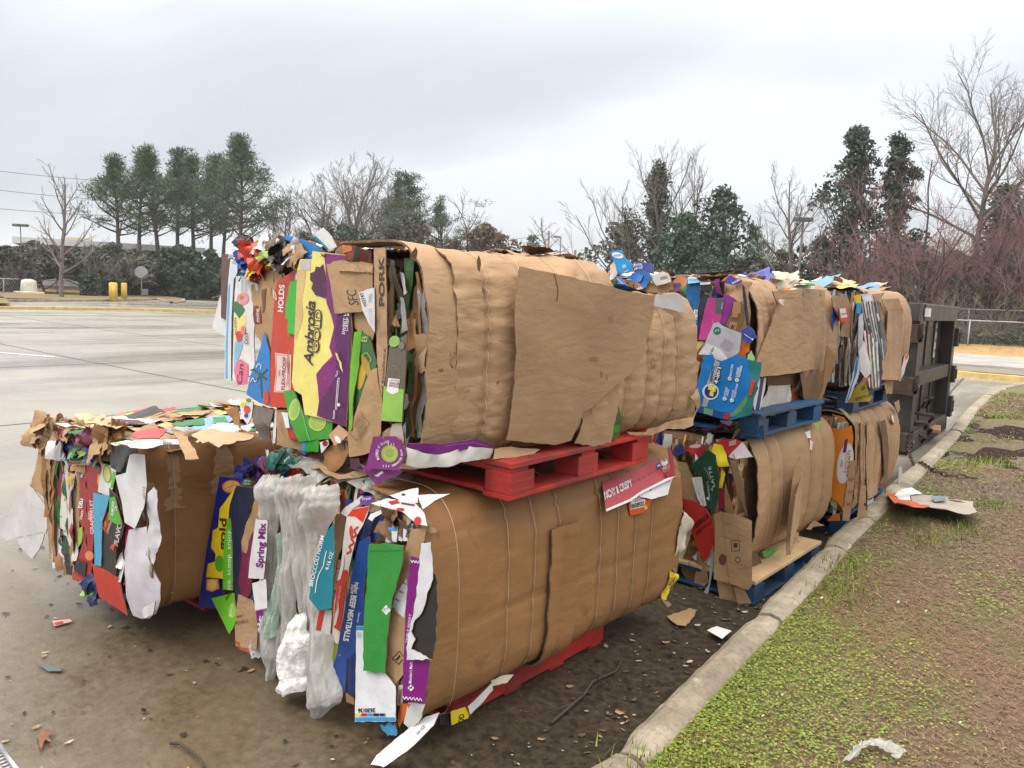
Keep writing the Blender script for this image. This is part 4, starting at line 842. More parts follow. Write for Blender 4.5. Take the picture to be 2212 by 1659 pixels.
# box flap wrapped over the top corner
P(.05, [(770, 350), (800, 318), (880, 262), (900, 285), (830, 330), (800, 372)], S(222, 220, 224), '3', name='paper_scrap', amp=.01)
P(.05, [(868, 270), (940, 262), (948, 300), (872, 310)], S(105, 65, 150), '3', name='printed_scrap', label='violet packet scrap', deco=[('t', WH, 'Fresh', (885, 285), (930, 280), (884, 272))])
P(.065, [(922, 300), (1010, 275), (1150, 300), (1198, 352), (1215, 420), (1150, 400), (1085, 345), (1000, 325)], S(232, 226, 226), '3', label='white and red printed flap folded over the corner', deco=[('p', S(175, 40, 45), [(1010, 292), (1060, 283), (1075, 300), (1030, 310)]), ('d', S(185, 40, 45), 1165, 392, 20, 22), ('d', S(175, 45, 45), 1075, 333, 20, 9), ('l', S(120, 50, 45), [(1080, 300), (1150, 312)], 9)], amp=.006, tilt=(0, .4))
P(.03, [(1165, 262), (1250, 255), (1330, 250), (1250, 285), (1190, 330)], S(225, 222, 225), '3', name='paper_scrap', tilt=(0, 1.2), amp=.008)
P(.03, [(1020, 262), (1170, 225), (1165, 300), (1100, 300)], S(226, 222, 224), '3', name='printed_scrap', tilt=(0, 1.2), deco=[('d', S(40, 36, 40), 1095, 262, 12, 6)], amp=.008)
A.scraps((-.56, .3, .0, .5), 26, [S(120, 35, 70), S(40, 70, 120), S(25, 100, 70), WH, KRM, KRD, S(60, 60, 70)], 21, (.1, .3), .03, .74)
for i, (x, y, w_, h_, c_) in enumerate([(300, 130, .04, .03, S(40, 60, 160)), (350, 110, .035, .03, S(70, 60, 150)), (440, 95, .06, .02, S(120, 35, 70)), (470, 70, .05, .03, S(15, 90, 80)), (345, 170, .04, .05, KDK), (330, 200, .03, .05, KDK)]):
    lump(A.root, A.X(-.06, '3', x, y), (w_, .05, h_), c_, 30+i, 'crushed_packet', None, .5)
P(.0, [(415, 95), (470, 30), (480, 40), (440, 100)], S(20, 85, 75), '3', name='printed_scrap', deco=[]); P(-.01, [(440, 100), (490, 35), (530, 70), (500, 100)], S(20, 95, 82), '3', name='printed_scrap', label='green scrap with white script', deco=[('t', WH, 'Juicy', (480, 92), (512, 62), (474, 84), {'s': .25})])
P(.02, [(270, 178), (318, 185), (312, 210), (262, 205)], S(30, 120, 85), '3', name='printed_scrap', deco=[('t', WH, 'NET WT', (276, 190), (308, 194), (277, 182)), ('t', WH, 'CASE CO', (272, 203), (308, 206), (273, 195))])
# plastic lying back over the top, under the pallet
for i, (x0, x1, y, z_) in enumerate([(-.42, -.1, .10, .775), (-.3, .1, .22, .78), (-.1, .3, .12, .77)]):
    V = []; F = []
    for a in range(17):
        for b in range(13):
            u, v = a/16, b/12; V.append(A.w(x0+(x1-x0)*u, y+.42*(v-.3), z_-.03*(2*v-1)**2-.03*(2*u-1)**2+.03*abs(noise.noise(Vector((u*4+i, v*4, 2))))+.012*noise.noise(Vector((u*11, v*11, i)))))
    for a in range(16):
        for b in range(12): F.append((a*13+b, (a+1)*13+b, (a+1)*13+b+1, a*13+b+1))
    mb = MB(); mb.add(V, F, FILM, True); o = mb.build('plastic_bag', A.root); o['label'] = 'clear film lying over the top'
# things on the side face
P = lambda off, pts, col, z='5', **kw: A.P(off, pts, col, z, face=A.fs, **kw)
P(.005, [(1003, 188), (1110, 152), (1210, 115), (1365, 45), (1378, 150), (1205, 250), (1150, 290), (1025, 345)], S(190, 62, 78), label='pink crisp carton flap along the upper edge', deco=[('t', WH, 'NCHY & CRISPY', (1018, 282), (1160, 212), (1010, 245), {'b': .03}), ('l', WH, [(1025, 338), (1150, 284), (1205, 246), (1376, 160)], 12), ('d', WH, 1325, 90, 17, 21), ('d', S(60, 55, 110), 1294, 112, 13, 18), ('d', S(215, 90, 95), 1326, 128, 16, 20), ('t', S(120, 60, 90), 'MADE', (1313, 92), (1338, 84), (1311, 82), {'b': 0}), ('t', WH, 'FREE', (1315, 130), (1339, 122), (1313, 118)), ('t', WH, 'GMO', (1284, 118), (1305, 110), (1283, 107))]+[('d', S(110, 25, 40), 1020+i*24, 262-i*11.5+(i > 8)*(8-i)*1.2, 3.5, 4) for i in range(14)], amp=.005, tilt=(0, .8), bend=(0, -.5))
P(.02, [(1195, 215), (1250, 240), (1310, 175), (1368, 172), (1345, 255), (1250, 285), (1190, 270)], S(228, 226, 230), name='paper_scrap', amp=.012, tilt=(0, .8))
P(.03, [(1150, 262), (1190, 265), (1240, 280), (1262, 282), (1225, 345), (1150, 365), (1140, 310)], S(230, 88, 45), name='paper_label', label='orange and white sticker with a long number', deco=[('p', S(232, 228, 222), [(1150, 268), (1195, 270), (1228, 285), (1218, 320), (1150, 335)]), ('t', S(40, 30, 30), '0043089202', (1152, 330), (1218, 312), (1152, 306), {'b': .02}), ('t', S(60, 60, 80), '5229', (1168, 292), (1208, 284), (1168, 276), {'b': 0}), ('d', S(240, 200, 60), 1226, 322, 9, 11)], amp=.004, tilt=(-.15, 0))
P(.01, [(1140, 240), (1185, 232), (1195, 262), (1145, 270)], KRM, name='cardboard_scrap')
P(.02, [(1345, 30), (1350, 12), (1372, 60), (1378, 180), (1330, 160), (1360, 120)], S(190, 62, 78), name='printed_scrap')
P(.022, [(1395, 440), (1430, 345), (1462, 400), (1445, 480), (1380, 660), (1370, 640)], S(215, 205, 185), name='plastic_bag', label='cream bag squeezed out at the far end', amp=.03, freq=12, crease=.03)
P(.02, [(1350, 650), (1398, 668), (1352, 760), (1342, 800), (1312, 795), (1340, 720)], S(238, 208, 60), name='plastic_bag', label='yellow bag squeezed out at the far end', amp=.03, freq=14, crease=.03, deco=[('t', S(90, 70, 20), 'joy', (1340, 722), (1372, 668), (1355, 734), {'s': .2})])
P(.02, [(1310, 795), (1345, 805), (1362, 820), (1340, 838)], KRM, name='cardboard_scrap')
P(-.02, [(226, 1372), (300, 1345), (322, 1380), (318, 1402), (232, 1440)], S(235, 210, 50), name='printed_scrap', label='yellow strip under the bottom edge', deco=[('t', S(40, 40, 30), 'OD', (265, 1432), (268, 1385), (292, 1425), {'b': .03})])
P(-.03, [(170, 1382), (232, 1378), (228, 1440), (180, 1440)], S(40, 42, 40), name='printed_scrap')
P(-.01, [(315, 1345), (440, 1225), (448, 1260), (330, 1385)], S(228, 226, 226), name='paper_scrap', amp=.01); P(-.012, [(440, 1215), (520, 1185), (548, 1180), (520, 1222), (450, 1245)], S(215, 215, 190), name='paper_scrap', amp=.015)
# ================= B: front upper bale
B = Bale((-1.77, 1.85, 1.04), -9, 1.56, 1.22, .73, 'upper front bale in loose tan cardboard with a yellow and purple fruit carton', .15)
P = B.P
bw = [.16, .36, .50, .72, .97, 1.14, 1.27, 1.40]
B.side(.06, .82, [.19, .36, .53, .70], KR, sc=.018, wr=.0095, big=.018, folds=((.56, .008), (.72, .005), (.47, .005)), a=.19, ex=3.6, exb=5, barrel=.07, top_in=.75, bot_in=.05, seed=7, bulge=.03, label='tan wrinkled sheet pinched by the baling wires', n_s=120, dy=.009)
B.side(.80, 1.52, [.95, 1.10, 1.22, 1.35], KR, sc=.022, wr=.006, big=.014, a=.20, ex=2.8, exb=4, barrel=.05, z1=.62, top_in=.05, bot_in=.10, seed=8, bulge=.02, off=.004, s0=.16, label='tan sheet pinched by wires at the far half')
B.side(-.06, .075, [], KR, sc=.0, wr=.002, big=.012, a=.21, ex=2.8, exb=5, top_in=.30, bot_in=.05, seed=9, off=.02, name='cardboard_flap', label='thick folded lip at the near corner', bulge=.03, rag=.005, th=.008)
for y in (.19, .36, .53, .70, .95, 1.10, 1.22, 1.35): B.wire(y, a=.22, ex=2.8, bulge=.025, off=.012)
PS = lambda off, pts, col, z='4', **kw: B.P(off, pts, col, z, face=B.fs, **kw)
PS(.135, [(925, 248), (1130, 290), (1350, 340), (1560, 395), (1790, 440), (1775, 560), (1752, 640), (1720, 740), (1700, 840), (1640, 930), (1560, 1000), (1460, 1090), (1385, 1170), (1330, 1200), (1300, 1280), (1262, 1390), (1150, 1420), (1000, 1400), (830, 1385), (850, 1200), (872, 1000), (880, 800), (868, 620), (875, 480), (900, 360)], KRF, name='cardboard_flap', label='large flat tan sheet laid over the side, its top corner lifting', amp=.008, freq=2.2, bend=(.02, -.12), rag=.003, th=.005, step=.035, tilt=(-.04, -.02), deco=[('p', KRD, [(1358, 845), (1385, 835), (1418, 840), (1415, 862), (1385, 868), (1362, 862)]), ('l', KDK, [(1140, 292), (1150, 340), (1160, 400), (1150, 475)], 6), ('l', KRD, [(1435, 935), (1440, 965)], 8), ('l', KRD, [(1470, 965), (1473, 985)], 6)])
PS(.115, [(1330, 1200), (1385, 1168), (1460, 1092), (1560, 995), (1545, 1160), (1520, 1280), (1500, 1400), (1400, 1425), (1270, 1405), (1310, 1290)], KRF, name='cardboard_flap', label='torn lower piece of the large sheet', amp=.01, bend=(0, -.2), tilt=(-.06, 0), rag=.006)
PS(.10, [(1555, 1165), (1572, 1260), (1560, 1350), (1535, 1380), (1515, 1370), (1520, 1280)], S(70, 95, 40), name='printed_scrap', deco=[('p', S(60, 140, 50), [(1520, 1290), (1562, 1280), (1555, 1330), (1520, 1335)])], amp=.01)
PS(.05, [(1790, 440), (1860, 430), (1935, 425), (1965, 440), (1996, 555), (1880, 525), (1780, 505)], S(210, 208, 208), name='paper_scrap', label='white board showing at the upper far corner', amp=.006)
PS(.02, [(2000, 1010), (2015, 1000), (2010, 1170), (1965, 1188)], WH, name='paper_scrap')
PS(.07, [(160, 1400), (400, 1405), (612, 1375), (745, 1420), (738, 1440), (560, 1440), (400, 1480), (180, 1490)], S(120, 30, 125), name='printed_carton', label='purple carton edge under the tan sheet', amp=.008, deco=[('l', S(170, 110, 175), [(420, 1420), (600, 1395), (700, 1425)], 3)])
PS(.09, [(170, 1430), (300, 1470), (395, 1482), (560, 1440), (600, 1428), (740, 1440), (730, 1500), (590, 1525), (415, 1560), (330, 1560), (220, 1560), (150, 1540)], S(214, 212, 208), name='plastic_bag', label='white padded bag squeezed out along the bottom', amp=.03, freq=9, crease=.025, bend=(0, -3))
PS(.03, [(160, 1535), (330, 1558), (210, 1575), (120, 1570)], S(190, 165, 145), name='cardboard_scrap')
PS(.09, [(740, 1440), (840, 1425), (1040, 1440), (1000, 1475), (830, 1500), (730, 1510)], KR, name='cardboard_flap', amp=.012, freq=9, tilt=(0, .5), label='tan lower fold tucked under the bale')
PS(.08, [(1620, 1330), (1740, 1330), (1750, 1310), (1900, 1260), (2040, 1230), (2060, 1180), (2030, 1100), (2075, 1040), (2080, 1150), (2030, 1280), (1980, 1310), (1860, 1310), (1760, 1350), (1640, 1350)], KR, name='cardboard_flap', amp=.02, freq=12, crease=.02, label='crumpled tan lower corner at the far end')
# dark burst hole and torn spots
for (x, y, rx, ry) in ((475, 860, 26, 52), (220, 170, 22, 45), (640, 230, 14, 50), (675, 410, 10, 26), (390, 925, 16, 14), (185, 610, 8, 18), (770, 1005, 9, 14)):
    PS(.13 if y > 300 else .07, [(x+rx*math.cos(q)*R.uniform(.7, 1.2), y+ry*math.sin(q)*R.uniform(.7, 1.2)) for q in [i*.63 for i in range(10)]], KDK if y != 925 and y != 1005 else KRD, name='torn_patch', amp=.012, freq=20, th=.002, rag=.004)
PS(.14, [(462, 800), (500, 835), (490, 905), (468, 905), (455, 850)], KRM, name='torn_patch', amp=.02, freq=25)
B.scraps((-.5, .5, .88, 1.45), 40, [KR, KRM, KR, S(58, 120, 195), WH, S(62, 75, 145), KLT], 5, (.1, .26), .03, .60); B.scraps((.1, .5, .6, .84), 8, [KR, KR, KDK], 6, (.12, .26), .02, .745, tl=.12)
# ---- end face, back to front
B.strata([KDK, KRM, KRD, KDK, S(70, 110, 60), S(80, 75, 70), S(150, 148, 145), KRM, KRD], seed=31, out=.01); B.clutter(70, [KRM, KRD, KDK, WH, S(90, 120, 70), KDK, KRD, KRM], 32)
P(.00, [(105, 222), (228, 238), (215, 330), (165, 340), (150, 480), (140, 622), (110, 605), (106, 400)], S(95, 62, 48), '2', name='cardboard_sheet', label='dark brown board at the far left edge', amp=.006)
P(-.01, [(100, 470), (150, 560), (130, 715), (90, 690), (52, 662), (75, 560)], S(222, 224, 228), '2', name='paper_scrap', label='white sheet corner sticking out at the left', amp=.004)
P(.012, [(165, 255), (228, 278), (195, 360), (178, 600), (165, 980), (124, 968), (135, 650), (150, 380)], S(215, 228, 240), '2', label='pale blue and white board', deco=[('p', S(120, 180, 228), [(150, 420), (163, 400), (148, 700), (142, 965), (130, 965), (138, 700)]), ('p', S(40, 36, 36), [(186, 372), (196, 362), (180, 600), (172, 960), (164, 965), (170, 600)])])
P(.020, [(195, 358), (320, 350), (330, 500), (300, 700), (305, 925), (260, 960), (190, 985), (172, 960), (180, 600)], S(228, 226, 228), '2', label='white sweets carton with a pink and green print', deco=[('p', S(245, 225, 140), [(185, 600), (260, 590), (240, 760), (182, 880)]), ('p', S(135, 190, 225), [(185, 760), (245, 640), (235, 780), (182, 930)]), ('p', S(45, 120, 60), [(178, 520), (215, 495), (250, 560), (215, 610), (180, 560)]), ('d', S(225, 150, 165), 238, 492, 36, 36), ('d', S(200, 120, 70), 230, 485, 13, 14), ('d', S(205, 60, 60), 215, 715, 20, 32), ('d', S(225, 130, 120), 240, 680, 16, 26), ('p', S(225, 120, 150), [(195, 870), (225, 850), (268, 880), (270, 1000), (205, 1008), (190, 930)]), ('t', S(120, 40, 60), 'Can', (235, 1000), (245, 880), (205, 996), {'s': .2}), ('t', S(50, 45, 50), '84147074', (204, 705), (202, 605), (190, 704), {'b': 0}), ('t', S(60, 50, 90), 'DOT', (270, 760), (275, 690), (250, 758)), ('t', S(60, 60, 60), 'COUNTRY SNOOT', (242, 455), (248, 305), (230, 453), {'b': 0}), ('t', S(60, 60, 60), 'ORIGINAL SAVE', (262, 465), (268, 330), (252, 463), {'b': 0})], amp=.004)
for i, (x, y, rx, rz, c_, bn) in enumerate([(295, 205, .05, .03, S(205, 60, 40), ()), (270, 280, .05, .05, S(35, 85, 175), ()), (365, 245, .035, .055, S(210, 75, 35), ()), (400, 260, .02, .045, S(150, 175, 70), (S(230, 230, 210),)), (478, 235, .035, .05, S(88, 68, 62), (S(60, 50, 52),)), (355, 175, .07, .025, S(215, 210, 205), ()), (420, 190, .08, .02, S(120, 105, 100), ()), (545, 225, .04, .04, S(225, 225, 228), (KRM,)), (310, 305, .03, .04, S(230, 200, 60), ()), (230, 240, .02, .04, WH, ()), (330, 330, .04, .03, S(150, 40, 40), ()), (260, 165, .03, .02, S(70, 45, 60), ())]):
    lump(B.root, B.X(.03, '2', x, y), (rx, .05, rz), c_, 60+i, 'crushed_packet', None, .5, bands=bn)
P(.03, [(440, 130), (480, 120), (575, 125), (560, 150), (500, 145)], S(50, 140, 215), '2', name='printed_scrap', label='bright blue flap on the top', amp=.01)
P(.02, [(575, 130), (640, 160), (700, 185), (705, 215), (610, 270), (575, 300), (515, 320), (530, 250), (555, 180)], S(60, 140, 210), '2', name='printed_carton', label='blue crumpled carton with white swirls', deco=[('l', WH, [(580, 240), (600, 225), (620, 240), (640, 225)], 3), ('l', WH, [(585, 262), (605, 250), (620, 265)], 3), ('l', WH, [(545, 200), (560, 190), (575, 205)], 3)], amp=.025, crease=.02)
P(-.03, [(655, 122), (672, 95), (712, 68), (760, 120), (792, 185), (745, 205), (735, 195), (700, 160)], S(236, 238, 240), '2', label='white card standing up with a teal edge', deco=[('p', S(40, 155, 170), [(656, 124), (668, 118), (745, 196), (738, 206)])], amp=.003)
P(-.034, [(655, 120), (682, 90), (690, 105), (664, 130)], S(220, 180, 150), '2', name='cardboard_scrap')
P(.0, [(822, 170), (880, 172), (890, 180), (940, 195), (1005, 210), (1000, 280), (840, 260)], S(150, 75, 45), '2', label='rust and green carton folded along the top', deco=[('p', S(70, 105, 70), [(900, 200), (935, 205), (930, 262), (898, 262)]), ('d', S(160, 60, 45), 950, 245, 30, 26), ('p', S(215, 130, 60), [(824, 174), (880, 176), (885, 205), (826, 225)])], amp=.012)
P(.022, [(270, 430), (330, 365), (405, 320), (480, 305), (475, 350), (440, 420), (425, 520), (400, 830), (362, 832), (332, 740), (298, 690), (270, 650), (300, 560)], KRM, '2', name='cardboard_sheet', label='tan folded sheet with a maroon label', deco=[('p', S(120, 38, 38), [(303, 540), (318, 532), (356, 540), (352, 640), (300, 645)]), ('t', S(225, 200, 180), 'mont', (338, 632), (346, 552), (316, 628), {'b': .03}), ('p', KDK, [(362, 440), (385, 430), (378, 560), (366, 580)])], amp=.014, crease=.02)
P(.030, [(365, 690), (398, 815), (396, 1132), (330, 1110), (255, 1058), (285, 940), (318, 860)], S(45, 125, 200), '2', label='blue tropical carton with a palm and a red fruit', deco=[('l', S(30, 90, 50), [(350, 1080), (345, 980), (335, 930)], 9), ('l', S(30, 95, 50), [(340, 940), (300, 910), (285, 920)], 9), ('l', S(30, 95, 50), [(342, 945), (318, 980), (300, 970)], 9), ('l', S(35, 100, 55), [(345, 945), (385, 910)], 9), ('l', S(35, 100, 55), [(345, 950), (380, 970)], 9), ('d', S(200, 70, 45), 378, 1078, 18, 42), ('l', WH, [(285, 985), (300, 960), (312, 985), (325, 975)], 4), ('l', WH, [(320, 900), (335, 875), (350, 890), (345, 910)], 4)], amp=.004)
P(.030, [(218, 1112), (298, 1100), (288, 1200), (262, 1242), (228, 1180)], S(220, 225, 235), '2', name='printed_scrap', label='small white carton with coloured sweets', deco=[('d', S(210, 70, 50), 262, 1150, 20, 24), ('d', S(90, 150, 60), 272, 1095, 16, 12), ('d', S(240, 205, 80), 240, 1120, 14, 14), ('d', S(50, 70, 150), 258, 1185, 12, 14)])
P(.02, [(130, 1150), (205, 1130), (218, 1180), (240, 1280), (270, 1280), (200, 1240)], KRD, '2', name='cardboard_scrap', amp=.02)
P(.024, [(300, 1120), (420, 1150), (415, 1230), (380, 1330), (330, 1330), (300, 1200)], S(120, 112, 104), '2', name='cardboard_sheet', amp=.02, crease=.02); P(.022, [(350, 1130), (420, 1150), (415, 1225), (360, 1220)], S(45, 75, 45), '2', name='printed_scrap'); P(.02, [(420, 1145), (440, 1150), (430, 1350), (415, 1350)], WH, '2', name='paper_scrap')
P(.018, [(440, 1150), (575, 1150), (590, 1400), (440, 1360)], KRM, '2', name='cardboard_sheet', amp=.01)
P(.028, [(465, 1165), (510, 1170), (520, 1260), (490, 1260)], WH, '2', name='paper_scrap', amp=.01); P(.028, [(505, 1180), (540, 1200), (545, 1270), (515, 1265)], S(45, 60, 110), '2', name='printed_scrap'); P(.03, [(488, 1255), (560, 1260), (580, 1330), (500, 1320)], S(180, 45, 35), '2', name='printed_scrap', amp=.01)
P(.036, [(440, 390), (480, 360), (530, 325), (575, 308), (580, 500), (540, 1142), (393, 1135), (396, 990), (408, 700), (425, 450)], S(200, 62, 38), '2', label='red carton panel with white lettering', deco=[('t', WH, 'HOLDS', (474, 572), (484, 410), (444, 568), {'b': .03}), ('p', S(225, 205, 200), [(430, 812), (524, 826), (520, 1050), (422, 1046), (436, 930)]), ('l', S(200, 62, 38), [(436, 822), (516, 832), (512, 1042), (428, 1040), (442, 930), (436, 822)], 2.5), ('t', S(170, 50, 30), 'FLEX•PROOF', (488, 1034), (497, 838), (468, 1032), {'b': .02}), ('t', S(170, 50, 30), 'WITH', (461, 952), (463, 914), (453, 951)), ('t', S(175, 90, 70), 'TECHNOLOGY', (512, 1010), (516, 860), (498, 1008), {'b': 0}), ('l', S(225, 190, 180), [(424, 440), (422, 480), (440, 500), (434, 470), (428, 452)], 8)], amp=.003)
P(.048, [(492, 520), (516, 385), (552, 380), (548, 560), (545, 706), (500, 700), (502, 615), (485, 612)], S(65, 185, 60), '2', label='bright green torn carton strip', amp=.004, rag=.004)
P(.044, [(476, 1042), (512, 1034), (545, 1045), (600, 1178), (680, 1192), (768, 1205), (760, 1322), (570, 1340), (520, 1230)], S(65, 160, 50), '2', label='green carton printed with lime slices', deco=[('d', S(195, 220, 130), 545, 1150, 32, 66, 10), ('d', S(160, 205, 90), 545, 1150, 24, 54, 10), ('d', S(205, 220, 120), 682, 1225, 50, 52), ('d', S(165, 200, 80), 682, 1225, 42, 44), ('l', S(205, 220, 130), [(645, 1215), (720, 1240)], 4), ('l', S(205, 220, 130), [(690, 1185), (675, 1262)], 4), ('l', S(205, 220, 130), [(655, 1250), (712, 1205)], 4), ('l', S(120, 220, 120), [(560, 1080), (600, 1190), (625, 1280), (640, 1335)], 4)], amp=.005)
P(.04, [(590, 1338), (690, 1330), (685, 1400), (640, 1400), (588, 1395)], S(60, 165, 55), '2', name='printed_scrap', deco=[('p', S(70, 150, 210), [(588, 1342), (608, 1340), (606, 1395), (588, 1395)])])
P(.056, [(576, 256), (648, 258), (650, 210), (745, 220), (842, 232), (870, 500), (885, 680), (870, 980), (850, 1252), (720, 1205), (604, 1180), (585, 1062), (540, 1035), (524, 985), (532, 840), (540, 700), (552, 500), (556, 322)], S(240, 228, 128), '2', label='large yellow and purple fruit carton panel', amp=.004, freq=4, step=.03, deco=[
 ('p', S(222, 190, 130), [(558, 322), (612, 318), (606, 400), (585, 500), (592, 600), (565, 690), (548, 740), (541, 720), (552, 500)]), ('p', S(205, 195, 190), [(578, 262), (640, 262), (640, 322), (580, 320)]),
 ('p', S(125, 22, 110), [(716, 222), (842, 234), (870, 500), (884, 680), (869, 980), (849, 1250), (678, 1186), (692, 1100), (686, 1010), (675, 940), (712, 890), (770, 832), (752, 780), (778, 660), (760, 590), (735, 520), (722, 420), (728, 330)]),
 ('p', S(88, 14, 88), [(800, 560), (875, 580), (883, 680), (868, 980), (848, 1248), (690, 1182), (694, 1115), (720, 1070), (755, 1020), (790, 960), (795, 800), (780, 700)]),
 ('p', S(78, 18, 66), [(712, 285), (722, 330), (730, 400), (728, 490), (700, 480), (668, 470), (645, 430), (655, 400), (638, 380), (640, 340), (665, 330), (672, 300), (695, 305)]), ('p', S(110, 22, 100), [(715, 400), (760, 425), (740, 430), (716, 415)]),
 ('t', S(58, 18, 52), 'Ambrosia', (655, 892), (668, 505), (600, 884), {'s': .25, 'b': .012, 'sp': .9}), ('t', S(75, 32, 70), 'GOLD', (690, 815), (708, 555), (650, 810), {'b': .045}), ('t', S(235, 225, 120), 'GOLD', (686, 808), (704, 562), (655, 804), {'b': -.008}),
 ('t', WH, 'SWEET H', (848, 705), (858, 575), (832, 703)), ('t', WH, 'CRISP &', (866, 686), (874, 575), (852, 684)), ('l', WH, [(795, 1148), (810, 962), (818, 962), (803, 1148), (795, 1148)], 2.5)]+[('l', WH, [(798+i*.9, 1140-i*12), (806+i*.9, 1140-i*12)], 2) for i in range(14)]+[('t', WH, 'Sweet', (799, 1204), (801, 1152), (787, 1203)), ('t', WH, 'Tart', (815, 956), (819, 918), (804, 955)), ('d', WH, 823, 1120, 9, 10), ('p', S(240, 228, 128), [(800, 812), (812, 850), (822, 865), (830, 900), (848, 930), (840, 900), (836, 870), (822, 850), (812, 815)])])
P(.064, [(730, 285), (815, 262), (900, 275), (1008, 285), (1012, 560), (900, 572), (782, 580), (760, 430)], KRM, '2', name='cardboard_sheet', label='torn tan flap with handwriting', deco=[('t', S(70, 55, 45), 'SFC', (925, 525), (905, 430), (870, 535), {'b': -.005, 's': .2})], amp=.006, rag=.005)
P(.072, [(797, 290), (900, 285), (1008, 296), (1006, 338), (900, 332), (802, 326)], KR, '2', name='cardboard_scrap', rag=.004)
P(.040, [(900, 560), (960, 540), (1020, 690), (1000, 760), (890, 655)], KRM, '2', name='cardboard_sheet', amp=.008)
P(.074, [(920, 456), (1012, 425), (1018, 560), (1022, 692), (985, 640), (945, 560)], S(222, 222, 226), '2', name='paper_label', label='white paper label with a printed number', deco=[('t', S(40, 40, 45), '102747', (975, 532), (948, 452), (955, 540), {'b': .01})]+[('l', S(70, 70, 80), [(985, 470+i*9), (1005, 463+i*9)], 2) for i in range(6)]+[('l', S(80, 80, 90), [(985+i*3, 560+i*14), (1008+i, 552+i*14)], 2) for i in range(8)])
P(.050, [(925, 690), (985, 712), (1032, 880), (960, 1030), (890, 1165), (893, 1050), (905, 850)], S(60, 110, 60), '2', label='dark green carton with yellow mangoes', deco=[('d', S(200, 165, 60), 940, 950, 24, 85, 12), ('d', S(180, 150, 55), 968, 890, 20, 70, -20), ('t', S(170, 190, 120), 'B', (975, 750), (980, 715), (940, 745)), ('l', S(150, 180, 110), [(940, 830), (975, 810), (1000, 850), (985, 880)], 6)], amp=.006)
P(.062, [(896, 690), (926, 680), (915, 900), (890, 1080), (882, 1275), (852, 1270), (850, 1065), (870, 900)], S(110, 180, 40), '2', label='lime green curled strip', bend=(-6, 0), amp=.003)
P(.058, [(985, 920), (1030, 900), (1062, 1100), (1055, 1290), (1005, 1402), (940, 1420), (865, 1432), (860, 1290), (900, 1170), (940, 1050)], KRM, '2', name='cardboard_sheet', label='tan panel with lines of small print', deco=[('l', S(90, 62, 42), [(900+i*6, 1235+i*14), (955+i*4, 1175+i*14)], 2.4) for i in range(8)]+[('l', S(90, 62, 42), [(940, 1158), (995, 1230), (918, 1335), (875, 1290), (940, 1158)], 2)], amp=.010, crease=.015)
P(.066, [(1012, 190), (1080, 188), (1086, 500), (1096, 800), (1085, 950), (1062, 1092), (1040, 930), (1028, 700), (1015, 450)], KR, '2', name='cardboard_sheet', label='tall tan panel stencilled in black capitals', deco=[('t', S(62, 55, 50), 'PORK', (1072, 535), (1074, 238), (1043, 535), {'b': .03}), ('t', S(80, 60, 45), 'red Excellence', (1072, 1075), (1088, 790), (1058, 1070), {'b': .01})], amp=.004)
P(.050, [(1030, 905), (1062, 900), (1058, 1000), (1036, 1000)], S(30, 50, 65), '2', name='printed_scrap')
for i, (x0, y0, x1, y1, w_, c_) in enumerate([(1095, 250, 1110, 700, 22, KDK), (1115, 300, 1100, 760, 14, KRM), (1130, 260, 1150, 620, 18, S(70, 62, 58)), (1150, 330, 1185, 470, 26, S(190, 195, 205)), (1140, 520, 1160, 700, 24, S(120, 130, 110)), (1165, 480, 1185, 690, 22, S(150, 150, 150)), (1130, 560, 1145, 760, 16, S(80, 120, 60)), (1100, 780, 1090, 1000, 14, KRD)]):
    P(.03+.004*(i % 3), [(x0, y0), (x0+w_, y0+10), (x1+w_, y1-12), (x1, y1)], c_, '2', name='crushed_layer', amp=.02, crease=.03, freq=10, step=.02)
P(.072, [(1108, 762), (1160, 728), (1208, 700), (1204, 900), (1198, 1020), (1182, 1226), (1056, 1218), (1072, 1080), (1092, 900)], S(105, 94, 80), '2', label='grey and green bakery carton with a white badge', deco=[('p', S(145, 195, 85), [(1076, 1010), (1110, 1020), (1194, 1030), (1180, 1224), (1058, 1216)]), ('p', WH, [(1104, 962), (1172, 970), (1160, 1046), (1126, 1060), (1094, 1042)]), ('t', S(120, 35, 35), 'SUGAR', (1166, 1008), (1108, 998), (1163, 1022)), ('t', S(120, 35, 35), 'BOWL', (1168, 990), (1108, 982), (1165, 1004)), ('t', S(120, 35, 35), 'BAKERY', (1168, 974), (1112, 968), (1167, 984), {'b': 0}), ('t', S(150, 150, 130), 'TRADITIONAL', (1182, 908), (1108, 898), (1181, 918), {'b': 0}), ('t', S(150, 150, 130), 'RECIPE', (1165, 890), (1125, 884), (1164, 900), {'b': 0}), ('d', S(150, 190, 100), 1140, 745, 30, 34, 20), ('d', S(118, 118, 92), 1182, 770, 18, 24)], amp=.003)
P(.06, [(1125, 1235), (1180, 1228), (1195, 1330), (1190, 1400), (1110, 1300)], S(190, 178, 165), '2', name='paper_scrap', amp=.006)
P(.05, [(1055, 1290), (1130, 1240), (1190, 1300), (1190, 1380), (1060, 1330)], KRM, '2', name='cardboard_sheet')
